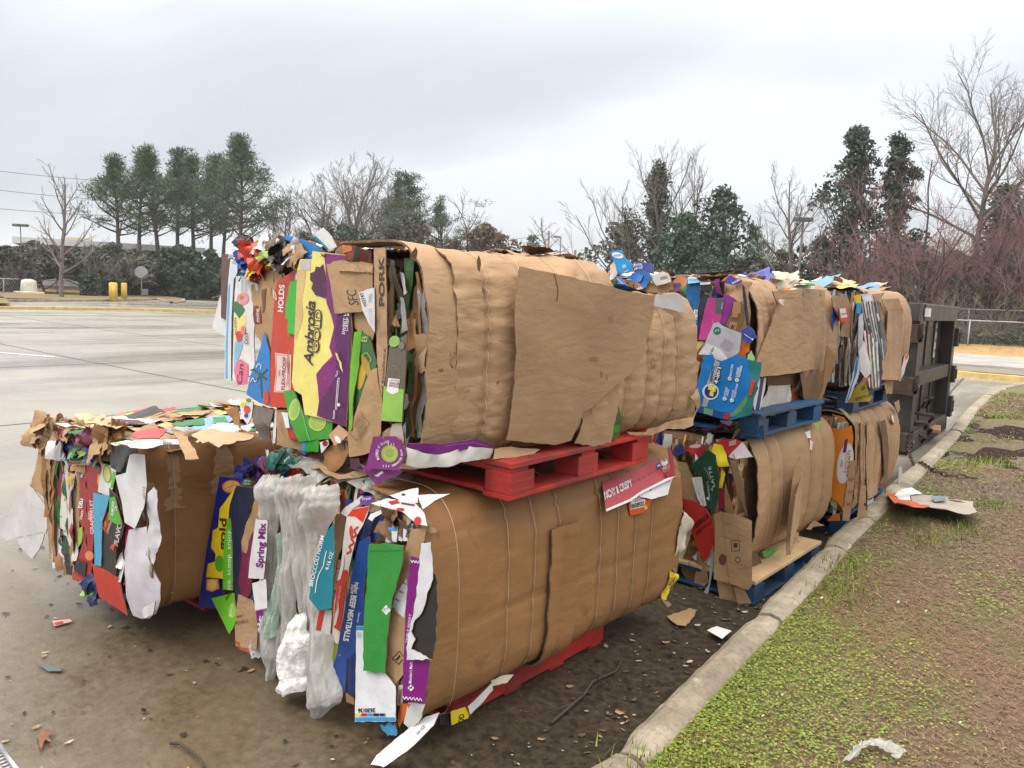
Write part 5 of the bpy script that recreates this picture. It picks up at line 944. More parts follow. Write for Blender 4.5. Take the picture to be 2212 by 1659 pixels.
P(.084, [(1010, 1310), (1128, 1308), (1170, 1330), (1200, 1400), (1180, 1470), (1164, 1514), (1060, 1505), (970, 1498), (990, 1400)], S(128, 36, 120), '2', label='purple greenhouse vegetable carton with a cucumber slice', deco=[('d', S(150, 170, 80), 1106, 1412, 50, 52), ('d', S(172, 188, 100), 1108, 1410, 42, 44), ('d', S(150, 168, 84), 1106, 1408, 26, 28), ('a', WH, 'INSPIRED BY FLAVOR', 1106, 1412, 64, 150, 268, 15), ('a', WH, 'GREENHOUSE GROWN', 1106, 1412, 78, 80, -20, 12)]+[('l', WH, [(1098+i*16, 1350), (1099+i*17, 1362)], 3) for i in range(3)]+[('l', WH, [(1076+i*15, 1478), (1074+i*15, 1492)], 3) for i in range(3)], amp=.005)
P(.076, [(940, 1472), (972, 1496), (1062, 1506), (1168, 1512), (1120, 1556), (1085, 1560), (1050, 1575), (1002, 1606), (970, 1540)], S(135, 45, 130), '2', name='printed_scrap', label='purple folded carton corner hanging below', deco=[('p', WH, [(1000, 1545), (1055, 1515), (1058, 1528), (1020, 1552)])], amp=.02, crease=.02)
P(.05, [(870, 1440), (920, 1440), (930, 1495), (872, 1500)], S(75, 40, 60), '2', name='printed_scrap')
P(.060, [(742, 1302), (802, 1240), (868, 1298), (782, 1366)], S(200, 160, 125), '2', name='cardboard_scrap', label='light tan square with a white spot', deco=[('d', S(240, 238, 236), 800, 1328, 26, 14, 50)])
P(.05, [(690, 1345), (742, 1330), (745, 1360), (700, 1410)], S(222, 222, 222), '2', name='printed_scrap', deco=[('d', S(160, 40, 40), 725, 1350, 16, 18)])
P(.045, [(700, 1400), (760, 1350), (850, 1345), (862, 1400), (800, 1500), (780, 1520), (690, 1480)], KRD, '2', name='cardboard_sheet', amp=.02, crease=.03); P(.04, [(830, 1340), (862, 1335), (860, 1385), (838, 1390)], S(60, 80, 50), '2', name='printed_scrap')
P(.02, [(545, 1400), (700, 1400), (690, 1460), (560, 1450)], S(95, 35, 35), '2', name='printed_scrap', amp=.02); P(.026, [(560, 1390), (640, 1395), (600, 1420)], S(70, 110, 160), '2', name='printed_scrap')
B.scraps((-.58, -.1, .02, .6), 18, [S(60, 140, 210), KRM, WH, KRD, S(200, 75, 40), S(90, 90, 90)], 8, (.1, .25), .03, .73)
# things squashed on the far end of its top
bt = B.at_y(1.28); Q = lambda off, pts, col, **kw: B.P(off, pts, col, '6', face=bt, **kw)
Q(.00, [(0, 85), (40, 75), (98, 68), (125, 130), (198, 192), (195, 240), (150, 262), (70, 262), (40, 170)], S(40, 150, 215), label='bright blue carton flap standing up at the far top', deco=[('d', WH, 68, 115, 48, 24, 12), ('t', S(70, 150, 200), 'FRESH', (38, 128), (98, 118), (36, 112)), ('d', S(140, 200, 235), 125, 205, 18, 18), ('t', WH, 'ICE', (132, 258), (165, 240), (128, 246))], amp=.006)
Q(.01, [(200, 178), (270, 170), (352, 185), (366, 270), (330, 262), (280, 262), (230, 255)], S(62, 75, 145), label='navy carton with white capitals', deco=[('t', WH, 'TOTAL', (205, 206), (270, 196), (203, 188)), ('t', WH, '160 OZ', (208, 232), (275, 222), (206, 214))], amp=.012, crease=.01)
Q(.03, [(160, 262), (250, 240), (335, 255), (362, 300), (285, 392), (230, 330), (175, 320)], S(58, 120, 195), label='blue folded carton', amp=.03, crease=.03)
Q(.05, [(130, 290), (200, 260), (260, 280), (240, 330), (180, 335)], S(70, 130, 200), name='printed_scrap', amp=.02)
Q(.04, [(335, 285), (430, 245), (480, 262), (502, 330), (440, 350), (380, 362)], S(222, 214, 208), label='white carton with a bar code', deco=[('l', S(60, 60, 60), [(412+i*8, 290-i*1.5), (416+i*8, 316-i*1.5)], 3) for i in range(8)], amp=.01)
Q(.02, [(290, 400), (335, 330), (380, 360), (505, 330), (520, 390), (400, 420), (300, 420)], KRM, name='cardboard_sheet', amp=.02); Q(.01, [(225, 400), (300, 370), (385, 400), (380, 430), (250, 430)], S(90, 92, 90), name='printed_scrap', amp=.02)
Q(.045, [(30, 290), (80, 285), (150, 360), (172, 400), (100, 390)], S(90, 150, 205), label='blue and red drinks packet', deco=[('l', S(200, 60, 50), [(40, 300), (70, 330)], 8), ('l', WH, [(60, 300), (130, 370)], 6), ('d', S(120, 170, 90), 130, 385, 16, 10)], amp=.012)
Q(.0, [(520, 330), (580, 270), (632, 310), (625, 350), (600, 380)], S(225, 150, 110), name='plastic_bag', label='orange bag', amp=.02); Q(-.01, [(540, 290), (580, 268), (610, 300), (560, 320)], KR, name='cardboard_scrap'); Q(.01, [(520, 345), (575, 340), (570, 375), (522, 378)], S(95, 80, 160), name='printed_scrap')
Q(-.02, [(0, 200), (30, 165), (70, 260), (40, 300), (0, 330)], S(226, 215, 205), name='paper_scrap', amp=.02)
# ================= C: bale standing apart at the left
C = Bale((-3.20, 1.58, .14), 0, 1.5, 1.04, .76, 'separate low bale at the far left with torn layers on its open top')
P = C.P
C.side(-.0, 1.48, [.13, .40, .66, .9, 1.15, 1.35], KRD, sc=.014, wr=.0025, big=.014, a=.16, ex=3.6, top_in=.10, seed=13, label='brown sheet forming the side', s0=.12)
C.side(.0, .42, [.13], KR, sc=.004, wr=.003, big=.012, a=.16, ex=3.6, top_in=.12, seed=14, off=.008, s0=.0, s1=.42, name='cardboard_flap', label='lighter tan flap folded down from the top edge', rag=.012)
for y in (.13, .40, .66, .9): C.wire(y, a=.16, ex=3.6, off=.014)
C.strata(PAL, seed=41, out=.02); C.clutter(50, PAL, 42)
TOPP = [KR, KR, KLT, KLT, KRM, WH, WH, S(190, 70, 70), S(50, 130, 80), S(225, 200, 100), S(140, 180, 215), S(110, 40, 60), S(60, 60, 62), KRM, KLT]
C.scraps((-.48, .42, .05, 1.45), 120, TOPP, 17, (.12, .42), .03, .735, along=.8, tl=.08); C.scraps((-.45, .4, .9, 1.45), 24, [KLT, KR, KR, WH], 18, (.15, .4), .03, .76, .05, tl=.1)
P(-.02, [(182, 668), (250, 730), (352, 842), (345, 900), (318, 992), (295, 1000), (265, 1080), (205, 1166), (150, 1090), (122, 1022), (55, 1042), (8, 980), (60, 870), (120, 780)], S(212, 210, 212), '1', label='large white sheet flapping out at the left', amp=.010, bend=(.2, 0), deco=[('l', S(170, 168, 172), [(122, 1022), (300, 985)], 4)])
P(.0, [(250, 440), (300, 425), (425, 430), (420, 560), (385, 812), (290, 760), (192, 690), (230, 580)], KRM, '1', name='cardboard_sheet', label='plain tan panel above the white sheet', amp=.006)
P(.008, [(420, 440), (455, 445), (415, 660), (400, 822), (370, 815), (385, 640)], S(150, 45, 95), '1', name='printed_scrap', label='magenta strip')
P(.016, [(440, 480), (505, 515), (490, 700), (475, 1040), (455, 1085), (430, 980), (392, 960), (400, 780), (415, 600)], S(218, 214, 208), '1', label='tall white carton strip', amp=.005)
P(.010, [(345, 900), (400, 955), (440, 1000), (462, 1190), (420, 1180), (410, 1225), (342, 1222), (335, 1040)], S(224, 224, 226), '1', label='white carton printed with dark green pears', deco=[('d', S(50, 72, 48), 418, 1045, 36, 38), ('d', S(45, 66, 44), 432, 1105, 30, 38), ('t', S(50, 50, 55), 'AL', (395, 972), (412, 935), (375, 950))], amp=.004)
P(.02, [(430, 1120), (475, 1130), (470, 1260), (440, 1262)], S(50, 48, 46), '1', name='printed_scrap', amp=.02); P(.012, [(415, 1180), (470, 1190), (465, 1270), (415, 1265)], KRD, '1', name='cardboard_scrap')
P(.014, [(472, 560), (516, 555), (520, 900), (500, 1180), (465, 1060)], KRM, '1', name='cardboard_sheet'); P(.02, [(468, 1065), (510, 1060), (512, 1170), (480, 1180)], S(210, 210, 205), '1', name='plastic_bag', amp=.02, crease=.03)
P(.028, [(515, 490), (560, 485), (672, 492), (665, 620), (640, 800), (612, 1000), (600, 1200), (580, 1312), (475, 1300), (470, 1265), (530, 1090), (548, 1000), (515, 900)], S(160, 38, 45), '1', label='red grapefruit carton panel', deco=[('t', S(232, 205, 205), 'RED', (595, 905), (600, 850), (576, 903)), ('t', S(232, 205, 205), 'GRAPEFRUIT', (616, 1000), (608, 775), (594, 1000), {'b': .02}), ('t', WH, 'DELI', (535, 830), (545, 770), (512, 828), {'b': .04}), ('t', WH, 'Dairy', (540, 905), (545, 840), (524, 903), {'s': .2}), ('t', WH, 'RED SUN', (560, 610), (560, 540), (540, 610)), ('l', WH, [(525, 620), (545, 612), (530, 630), (538, 605), (540, 632)], 5), ('d', S(225, 130, 60), 652, 650, 16, 44), ('d', S(240, 180, 120), 654, 650, 10, 34), ('p', S(150, 190, 60), [(520, 960), (548, 950), (540, 1050), (512, 1090)]), ('d', S(225, 140, 70), 590, 1140, 28, 32), ('p', S(35, 30, 34), [(505, 1160), (570, 1190), (560, 1280), (490, 1240)])], amp=.004)
P(.030, [(470, 1260), (560, 1310), (560, 1318), (520, 1300), (500, 1308), (472, 1296)], S(190, 60, 50), '1', name='printed_scrap', rag=.006)
P(.034, [(670, 540), (765, 560), (740, 680), (722, 765), (680, 742), (640, 722), (655, 620)], S(222, 224, 222), '1', label='white carton with a halved avocado', deco=[('d', S(120, 165, 60), 702, 605, 28, 62, -8), ('d', S(215, 215, 120), 700, 606, 20, 52, -8), ('p', S(105, 185, 60), [(740, 590), (762, 600), (740, 690), (724, 700)])])
P(.036, [(690, 860), (715, 850), (712, 990), (668, 1010)], S(175, 60, 40), '1', name='printed_scrap', deco=[('d', S(225, 120, 50), 686, 935, 14, 24)])
P(.046, [(610, 728), (660, 742), (716, 752), (690, 850), (668, 920), (662, 1212), (618, 1200)], S(75, 165, 205), '1', label='cyan strip', amp=.003)
P(.042, [(716, 700), (768, 760), (790, 840), (812, 920), (795, 1010), (752, 1100), (755, 1290), (662, 1218), (668, 1010), (712, 960)], S(42, 42, 42), '1', label='black carton panel', deco=[('t', S(215, 210, 205), 'FLAVO', (768, 1080), (800, 930), (742, 1070), {'b': .03}), ('t', S(215, 215, 205), 'cinnamon', (705, 1000), (735, 915), (690, 990), {'b': 0})])
P(.052, [(716, 760), (750, 755), (778, 850), (800, 935), (770, 940), (712, 905)], S(85, 170, 55), '1', label='green almond carton corner', deco=[('t', WH, 'ALMOND', (744, 882), (750, 785), (728, 880), {'b': .02}), ('t', WH, 'CR', (768, 850), (772, 815), (752, 846))])
P(.046, [(714, 430), (760, 395), (850, 430), (950, 458), (880, 470), (842, 485), (812, 592), (770, 590), (738, 560), (710, 480)], S(58, 60, 64), '1', name='plastic_bag', label='black bag at the top corner', amp=.025, crease=.03)
P(.056, [(846, 484), (880, 475), (948, 482), (955, 600), (962, 680), (938, 830), (882, 965), (815, 925), (790, 780), (752, 620), (820, 600)], S(220, 220, 222), '1', label='white carton panel near the corner', deco=[('t', S(70, 70, 75), '10112', (950, 770), (948, 690), (934, 768), {'b': 0})], amp=.004)
P(.050, [(940, 800), (1010, 690), (1022, 720), (1036, 900), (1046, 1080), (1015, 1130), (1012, 1200), (980, 1150), (948, 1000)], S(205, 205, 210), '1', name='plastic_bag', label='crumpled white bag tucked at the corner', amp=.03, crease=.03, freq=11)
P(.04, [(940, 1040), (1010, 1130), (1016, 1320), (985, 1290), (950, 1150)], S(150, 140, 125), '1', name='crushed_layer', amp=.03, crease=.04, freq=12)
P(.044, [(600, 1200), (690, 1235), (775, 1290), (800, 1400), (832, 1532), (740, 1472), (650, 1412), (620, 1300)], S(190, 52, 38), '1', label='plain red box flap at the bottom', amp=.003); P(.040, [(605, 1195), (700, 1240), (775, 1290), (772, 1306), (690, 1255), (604, 1212)], KRM, '1', name='cardboard_scrap')
P(.062, [(785, 985), (850, 970), (922, 958), (940, 1060), (950, 1150), (985, 1260), (1012, 1335), (1005, 1440), (985, 1530), (950, 1560), (900, 1562), (845, 1540), (812, 1460), (775, 1310), (742, 1190), (760, 1080)], S(206, 202, 212), '1', name='plastic_bag', label='large pale lilac white sheet bagging out at the bottom', amp=.012, bend=(-1.1, -.35), crease=.006, rag=.003)
P(.075, [(880, 1520), (930, 1480), (1010, 1440), (1005, 1500), (985, 1535), (920, 1555)], S(212, 208, 212), '1', name='plastic_bag', amp=.02, crease=.02)
lump(C.root, C.X(.03, '1', 605, 1345), (.03, .02, .05), S(45, 60, 110), 71, 'crushed_packet', 'navy drinks packet at the bottom', .4, bands=(S(150, 190, 90),))
for i, (x, y, rx, rz, c_) in enumerate([(285, 330, .07, .06, KRM), (340, 280, .07, .035, KR), (400, 360, .05, .05, KRM), (330, 400, .07, .04, KRM), (440, 350, .04, .05, S(120, 35, 45)), (490, 380, .04, .06, S(60, 75, 140)), (500, 330, .05, .04, KR), (600, 350, .06, .06, S(110, 35, 65)), (550, 420, .04, .05, S(60, 130, 70)), (560, 470, .06, .04, KRM), (530, 500, .06, .035, S(110, 40, 42)), (610, 450, .03, .03, S(120, 175, 60)), (660, 480, .035, .05, S(50, 110, 180)), (690, 400, .06, .06, KRM), (740, 350, .08, .03, KRD), (440, 420, .03, .05, WH)]):
    lump(C.root, C.X(.01, '1', x, y), (rx, .06, rz), c_, 80+i, 'crushed_packet', None, .6)
ct = C.ft; T = lambda off, pts, col, **kw: sheet(C.root, ct, off, pts, col, '1', **kw)
T(.05, [(720, 395), (830, 375), (1000, 380), (1160, 375), (1170, 410), (1000, 435), (850, 440)], S(218, 222, 220), label='white printed carton lying on the top near the corner', amp=.02, deco=[('l', S(100, 180, 80), [(740, 395), (900, 408), (1080, 398)], 5), ('t', S(70, 70, 70), 'aloof', (1065, 425), (1125, 420), (1063, 412))])
T(.06, [(860, 345), (960, 325), (1090, 320), (1040, 360), (900, 372)], S(205, 82, 82), name='printed_scrap', label='red piece lying on the top', amp=.02); T(.07, [(1120, 300), (1200, 250), (1330, 235), (1340, 290), (1200, 305)], S(55, 140, 85), name='printed_scrap', label='green piece lying on the top', amp=.02); T(.05, [(1390, 240), (1470, 230), (1480, 262), (1400, 268)], S(50, 140, 80), name='printed_scrap', amp=.02)
T(.055, [(1345, 330), (1420, 270), (1560, 268), (1560, 320), (1450, 345)], S(228, 230, 234), name='paper_scrap', amp=.02); T(.06, [(1250, 350), (1400, 335), (1560, 345), (1660, 350), (1640, 400), (1430, 455), (1340, 420)], KLT, name='cardboard_sheet', label='torn light tan sheet hanging over the edge', amp=.03, rag=.012); T(.06, [(1120, 300), (1180, 315), (1220, 350), (1290, 500), (1300, 510), (1210, 520), (1170, 390)], KR, name='cardboard_scrap', amp=.02)
T(.055, [(340, 270), (420, 262), (520, 290), (560, 310), (460, 300)], S(225, 212, 190), name='paper_scrap', amp=.02); T(.06, [(540, 262), (620, 250), (640, 270), (570, 285)], S(230, 205, 130), name='printed_scrap', amp=.02); T(.07, [(590, 275), (690, 240), (800, 265), (870, 290), (760, 325)], KLT, name='cardboard_scrap', amp=.03)
# ================= E: second bale of the bottom row
E_ = Bale((-1.47, 4.0, .145), -4, 1.36, 1.08, .75, 'second bale of the bottom row, red and green cartons spilling from its end')
E_.side(.12, 1.34, [.32, .50, .95, 1.15], KRM, sc=.026, wr=.003, big=.018, a=.18, ex=2.9, top_in=.2, seed=23, bulge=.02, label='tan bulging side sheet')
for y in (.22, .40, .50, .95): E_.wire(y, a=.18, ex=2.9, bulge=.02, off=.012)
E_.strata(PAL, seed=51); E_.clutter(60, PAL, 53); E_.scraps((-.5, .4, .0, 1.3), 50, PAL, 52, (.1, .3), .04, .74)
P = lambda off, pts, col, **kw: E_.P(off, pts, col, '7', **kw); PS = lambda off, pts, col, **kw: E_.P(off, pts, col, '7', face=E_.fs, **kw)
P(.03, [(120, 310), (190, 315), (230, 420), (290, 600), (210, 610), (150, 560), (110, 480)], KRM, name='cardboard_sheet', label='tan folded panel'); P(.0, [(210, 340), (290, 330), (330, 560), (400, 680), (330, 640), (240, 420)], S(40, 60, 48), name='printed_scrap')
P(.05, [(225, 425), (300, 420), (322, 560), (335, 630), (295, 635), (250, 520)], S(224, 224, 222), name='paper_label', label='white label with small print', deco=[('t', S(70, 70, 70), 'OF MEXICO', (312, 632), (300, 560), (322, 630), {'b': 0}), ('t', S(90, 90, 90), 'size 90', (294, 600), (276, 530), (302, 598), {'b': 0})])
P(.045, [(212, 345), (345, 220), (400, 260), (432, 420), (425, 560), (390, 690), (345, 640), (300, 430)], S(30, 72, 52), label='dark green carton with white lettering', deco=[('t', S(190, 205, 195), "Member's", (368, 585), (352, 450), (350, 590), {'b': 0}), ('t', S(200, 210, 200), 'LATTE', (402, 490), (372, 340), (382, 495), {'b': .02}), ('t', S(190, 205, 195), '4', (392, 520), (386, 500), (376, 522)), ('l', S(190, 205, 195), [(320, 350), (350, 390), (365, 440)], 3), ('p', WH, [(345, 562), (358, 570), (350, 585), (338, 577)])], amp=.012, crease=.012)
P(.04, [(385, 180), (440, 190), (470, 250), (505, 340), (480, 345), (430, 350), (395, 300), (368, 235)], S(240, 220, 50), name='plastic_bag', label='yellow bag strip', amp=.02, crease=.02); P(.035, [(430, 340), (470, 400), (455, 500), (425, 500), (440, 420)], S(225, 200, 50), name='plastic_bag', amp=.02)
P(.03, [(440, 480), (475, 540), (465, 640), (420, 670)], S(150, 35, 60), name='printed_scrap'); P(.035, [(470, 460), (500, 560), (540, 690), (480, 690), (470, 600)], KRD, name='cardboard_scrap', amp=.02); P(.05, [(555, 565), (574, 575), (548, 700), (538, 690)], KRM, name='cardboard_scrap')
P(.055, [(160, 575), (240, 590), (320, 640), (382, 730), (390, 900), (345, 1010), (318, 1035), (270, 940), (240, 850), (190, 700)], S(192, 45, 40), label='red snack carton panel with black script', deco=[('t', S(50, 25, 25), "Totino's", (240, 805), (352, 720), (228, 760), {'b': .03, 's': .15}), ('t', S(50, 25, 25), 'PIZZA ROLLS', (268, 838), (372, 752), (262, 815), {'b': .02})], amp=.006)
P(.05, [(318, 1035), (392, 905), (385, 950), (320, 1065)], S(165, 165, 165), name='cardboard_scrap')
P(.03, [(180, 670), (215, 720), (220, 830), (180, 960), (110, 1100), (90, 1080), (140, 860)], S(210, 200, 175), name='plastic_bag', label='cream bag sagging between the bales', amp=.03, crease=.03); P(.0, [(230, 850), (270, 1000), (260, 1180), (240, 1240), (150, 1100), (180, 980)], KRD, name='cardboard_sheet'); P(.035, [(270, 950), (330, 1060), (350, 1180), (290, 1240), (235, 1200), (260, 1080)], KR, name='cardboard_sheet', amp=.015); P(-.02, [(150, 1010), (240, 1040), (240, 1110), (130, 1100)], S(50, 65, 95), name='printed_scrap')
P(.045, [(382, 920), (392, 1000), (362, 1200), (345, 1275), (300, 1280), (350, 1200), (368, 1000)], S(190, 188, 184), name='cardboard_scrap', label='grey board edge hanging down')
P(.075, [(388, 690), (440, 675), (545, 690), (660, 740), (662, 900), (665, 1210), (640, 1240), (500, 1195), (388, 1160), (395, 900)], KRM, name='cardboard_box', label='flattened brown box with small black handling marks', deco=[('l', S(80, 55, 38), [(512, 885), (572, 880), (576, 955), (518, 960), (512, 885)], 4), ('p', S(95, 68, 48), [(530, 900), (560, 898), (562, 930), (532, 934)]), ('d', S(85, 60, 42), 563, 1022, 18, 22), ('d', KRM, 563, 1022, 12, 15), ('d', S(105, 75, 52), 452, 1020, 28, 40), ('l', KRD, [(448, 690), (500, 1190)], 4), ('l', KRD, [(500, 1040), (660, 1080)], 3)], amp=.010, crease=.01)
P(.06, [(400, 1160), (520, 1200), (600, 1260), (655, 1340), (580, 1400), (560, 1500), (540, 1480), (545, 1400), (440, 1350)], KRM, name='cardboard_sheet', label='crumpled brown tail reaching to the ground', amp=.03, crease=.03); P(.07, [(530, 1225), (600, 1225), (658, 1335), (560, 1350)], KR, name='cardboard_scrap', amp=.01)
P(.0, [(110, 190), (160, 180), (190, 240), (120, 270), (85, 240)], S(35, 45, 110), name='printed_scrap', amp=.03); P(.02, [(165, 210), (240, 180), (330, 190), (320, 240), (250, 310), (200, 240)], S(175, 40, 55), name='printed_scrap', label='crimson packet at the top', amp=.03, crease=.03, deco=[('d', S(225, 190, 190), 250, 198, 46, 14, -5)]); P(.03, [(250, 250), (290, 300), (300, 340), (255, 315)], S(205, 195, 195), name='plastic_bag', amp=.02)
P(.02, [(350, 190), (470, 145), (560, 150), (595, 170), (500, 270), (480, 245), (400, 200)], S(190, 50, 55), label='red carton with a white corner', deco=[('l', S(230, 230, 230), [(500, 165+i*6), (552, 150+i*6)], 2.5) for i in range(6)], amp=.01); P(.024, [(595, 165), (672, 275), (540, 290), (495, 272)], S(228, 222, 225), name='paper_scrap')
# side
PS(.02, [(498, 280), (560, 330), (600, 480), (640, 740), (740, 1070), (665, 1060), (655, 750), (600, 640), (550, 520)], S(110, 82, 55), name='cardboard_flap', label='dark leaning flap at the near edge', amp=.006)
PS(.12, [(1010, 270), (1040, 300), (985, 560), (960, 800), (940, 985), (915, 990), (920, 800), (945, 560), (970, 360)], KRM, name='cardboard_flap', label='tall flap standing out from the side', amp=.006, tilt=(-.8, 0)); PS(.09, [(1035, 335), (1085, 440), (1040, 600), (1000, 780), (945, 985), (940, 960), (985, 560)], KR, name='cardboard_flap', amp=.006, tilt=(.3, 0), label='second flap beside it')
PS(.01, [(1080, 140), (1130, 165), (1155, 262), (1085, 250)], S(225, 70, 35), name='paper_label', label='orange and white sticker', deco=[('p', WH, [(1085, 150), (1108, 162), (1115, 230), (1085, 222)]), ('d', S(240, 180, 60), 1130, 245, 12, 8)]); PS(.0, [(735, 960), (860, 930), (865, 970), (745, 1000)], S(75, 175, 75), name='plastic_bag', label='green bag under the sheet', amp=.03)
PS(.02, [(1080, 760), (1130, 735), (1180, 770), (1100, 800), (1060, 800)], KR, name='cardboard_scrap', amp=.03); PS(.02, [(975, 830), (1005, 820), (1000, 890), (1020, 890), (980, 880)], KRM, name='cardboard_scrap')
for pts, c_, nm in (([(700, 210), (850, 175), (1000, 190), (1015, 260), (860, 250), (705, 290)], KRM, 'cardboard_scrap'), ([(680, 200), (712, 200), (712, 295), (690, 290)], KRD, 'cardboard_scrap'), ([(850, 180), (870, 160), (872, 240), (858, 250)], KDK, 'torn_patch'), ([(995, 110), (1060, 90), (1130, 60), (1140, 120), (1020, 155)], WH, 'paper_scrap'), ([(1120, 25), (1145, 30), (1160, 110), (1135, 120)], S(120, 200, 70), 'printed_scrap'), ([(1160, 90), (1200, 70), (1232, 110), (1200, 120)], S(150, 175, 130), 'printed_scrap')): PS(-.02, pts, c_, name=nm, amp=.02, tilt=(0, .3))
# ================= D: second bale of the top row
D_ = Bale((-1.53, 4.02, 1.045), -3, 1.42, 1.10, .73, 'second bale of the top row with a big blue detergent carton in its end')
D_.side(.10, .52, [.20, .30, .40], KR, sc=.03, wr=.003, big=.014, a=.22, ex=2.5, top_in=.15, seed=33, bulge=.02, label='tan side sheet with close wires', s1=.66); D_.side(.85, 1.40, [.98, 1.1, 1.22], KR, sc=.03, wr=.003, big=.012, a=.2, ex=2.6, top_in=.15, seed=34, bulge=.03, label='tan side sheet at the far end')
for y in (.20, .30, .40, 1.0, 1.12, 1.22): D_.wire(y, a=.21, ex=2.5, bulge=.025, off=.014)
D_.strata(PAL, seed=61); D_.clutter(60, PAL, 63); PT = [WH, KR, KRM, S(40, 110, 190), S(60, 60, 150), S(225, 130, 60), KLT, S(120, 40, 110), S(50, 50, 60)]
D_.scraps((-.5, .4, .0, 1.3), 60, PT, 62, (.1, .26), .04, .72, .1, tl=.12)
P = lambda off, pts, col, **kw: D_.P(off, pts, col, '6', **kw); PS = lambda off, pts, col, **kw: D_.P(off, pts, col, '6', face=D_.fs, **kw)
P(.02, [(635, 325), (752, 335), (740, 450), (725, 560), (722, 700), (705, 815), (698, 700), (690, 600), (620, 550), (628, 430)], S(20, 95, 150), label='tall blue carton', deco=[('t', WH, 'NETS', (718, 640), (722, 560), (690, 636), {'b': .04}), ('t', WH, 'K TAB', (706, 720), (712, 650), (694, 716))], amp=.006); P(.024, [(640, 295), (700, 300), (748, 335), (640, 348)], S(105, 180, 225), name='printed_scrap', tilt=(0, .8)); P(.03, [(640, 290), (715, 296), (710, 306), (640, 304)], WH, name='paper_scrap')
P(.03, [(752, 425), (815, 440), (775, 640), (742, 800), (718, 812), (730, 560)], S(38, 44, 60), label='dark slate carton strip'); P(.04, [(735, 335), (830, 325), (840, 400), (800, 425), (755, 400)], S(40, 40, 44), name='printed_scrap', label='black tray corner', deco=[('p', WH, [(740, 338), (826, 330), (822, 350), (745, 356)])])
P(.045, [(802, 462), (938, 462), (915, 600), (905, 662), (860, 690), (828, 760), (800, 805), (728, 800), (750, 660)], S(185, 60, 135), label='magenta carton with a grey corner', deco=[('p', S(78, 98, 100), [(868, 464), (932, 466), (915, 592), (862, 590)]), ('t', S(215, 215, 215), 'Sentier', (922, 555), (928, 500), (908, 552), {'b': 0}), ('t', S(215, 150, 190), "Member's Mark", (845, 735), (850, 640), (833, 732), {'b': 0})], amp=.005)
P(.040, [(932, 432), (975, 440), (1022, 468), (980, 590), (932, 690), (905, 662), (925, 540)], S(130, 45, 140), label='purple carton strip'); P(.03, [(860, 310), (905, 305), (900, 350), (920, 440), (880, 420)], S(130, 40, 110), name='printed_scrap', amp=.02, crease=.02); P(.02, [(900, 330), (935, 300), (940, 420), (905, 440)], S(45, 30, 45), name='printed_scrap')
P(.05, [(940, 320), (985, 272), (1075, 325), (1070, 345), (1010, 358), (950, 345)], S(70, 75, 165), name='printed_carton', label='violet blue box corner on the top', deco=[('t', WH, 'BEAM', (1005, 350), (1062, 322), (1000, 336)), ('l', S(225, 110, 50), [(985, 274), (1072, 325)], 7)], amp=.005); P(.045, [(905, 330), (935, 300), (985, 275), (940, 322)], S(225, 120, 60), name='printed_scrap')
P(.03, [(985, 440), (1040, 370), (1085, 350), (1100, 480), (1060, 500), (1020, 470)], KR, name='cardboard_sheet', label='scorched tan fold', amp=.02, crease=.03); P(.04, [(1012, 490), (1075, 500), (1070, 590), (1050, 590), (1048, 625), (998, 620)], S(165, 125, 85), name='cardboard_scrap')
P(.036, [(1000, 490), (1105, 515), (1098, 640), (1060, 745), (930, 682), (980, 590)], S(120, 90, 62), label='brown carton printed with stars', deco=[('p', S(165, 125, 85), [(985, 655), (1045, 665), (1030, 730), (970, 700)]), ('p', S(70, 48, 36), [(1005, 672), (1012, 690), (1030, 690), (1016, 702), (1020, 720), (1004, 708), (990, 716), (996, 700), (984, 688), (1000, 688)])])
P(.05, [(1082, 345), (1102, 370), (1120, 500), (1140, 680), (1118, 700), (1100, 560), (1088, 420)], S(40, 44, 72), name='printed_scrap', label='thin navy edge')
P(.07, [(850, 668), (888, 660), (925, 690), (1078, 752), (1060, 900), (1018, 940), (975, 1002), (930, 975), (860, 960), (842, 930), (722, 925), (790, 810)], S(182, 180, 190), label='grey and white sheet with a green round mark', deco=[('p', S(222, 220, 226), [(840, 850), (905, 880), (960, 950), (972, 998), (860, 960), (842, 930), (726, 922), (795, 830)]), ('d', S(20, 120, 90), 880, 730, 32, 32), ('t', WH, 'M', (870, 742), (896, 736), (866, 722), {'b': -.01}), ('t', S(90, 170, 160), 'ves', (826, 925), (858, 868), (810, 912), {'b': .02})]+[('l', S(140, 138, 148), [(905+i*11, 860+i*7), (950+i*11, 790+i*7)], 3) for i in range(7)], amp=.008)
P(.065, [(1070, 742), (1130, 690), (1180, 735), (1202, 780), (1150, 832), (1085, 805)], S(55, 75, 155), name='printed_scrap', label='small blue box end', deco=[('l', WH, [(1100, 758), (1165, 802)], 4), ('d', WH, 1166, 800, 7)], amp=.01, rag=.005)
P(.04, [(1080, 840), (1145, 808), (1140, 900), (1090, 925), (1000, 935), (1040, 880)], S(225, 110, 35), name='plastic_bag', label='orange bag', amp=.03, crease=.03); P(.03, [(702, 835), (760, 808), (785, 812), (730, 905), (702, 922)], S(170, 150, 60), name='plastic_bag', amp=.03); P(.055, [(1130, 930), (1160, 890), (1188, 960), (1180, 980), (1125, 970)], S(150, 200, 130), name='plastic_bag', amp=.02)
P(.02, [(695, 960), (740, 990), (720, 1085), (690, 1060)], KR, name='cardboard_scrap', amp=.01); P(.02, [(650, 1150), (700, 1080), (720, 1085), (690, 1400), (640, 1500), (620, 1480)], KR, name='cardboard_scrap', amp=.02)
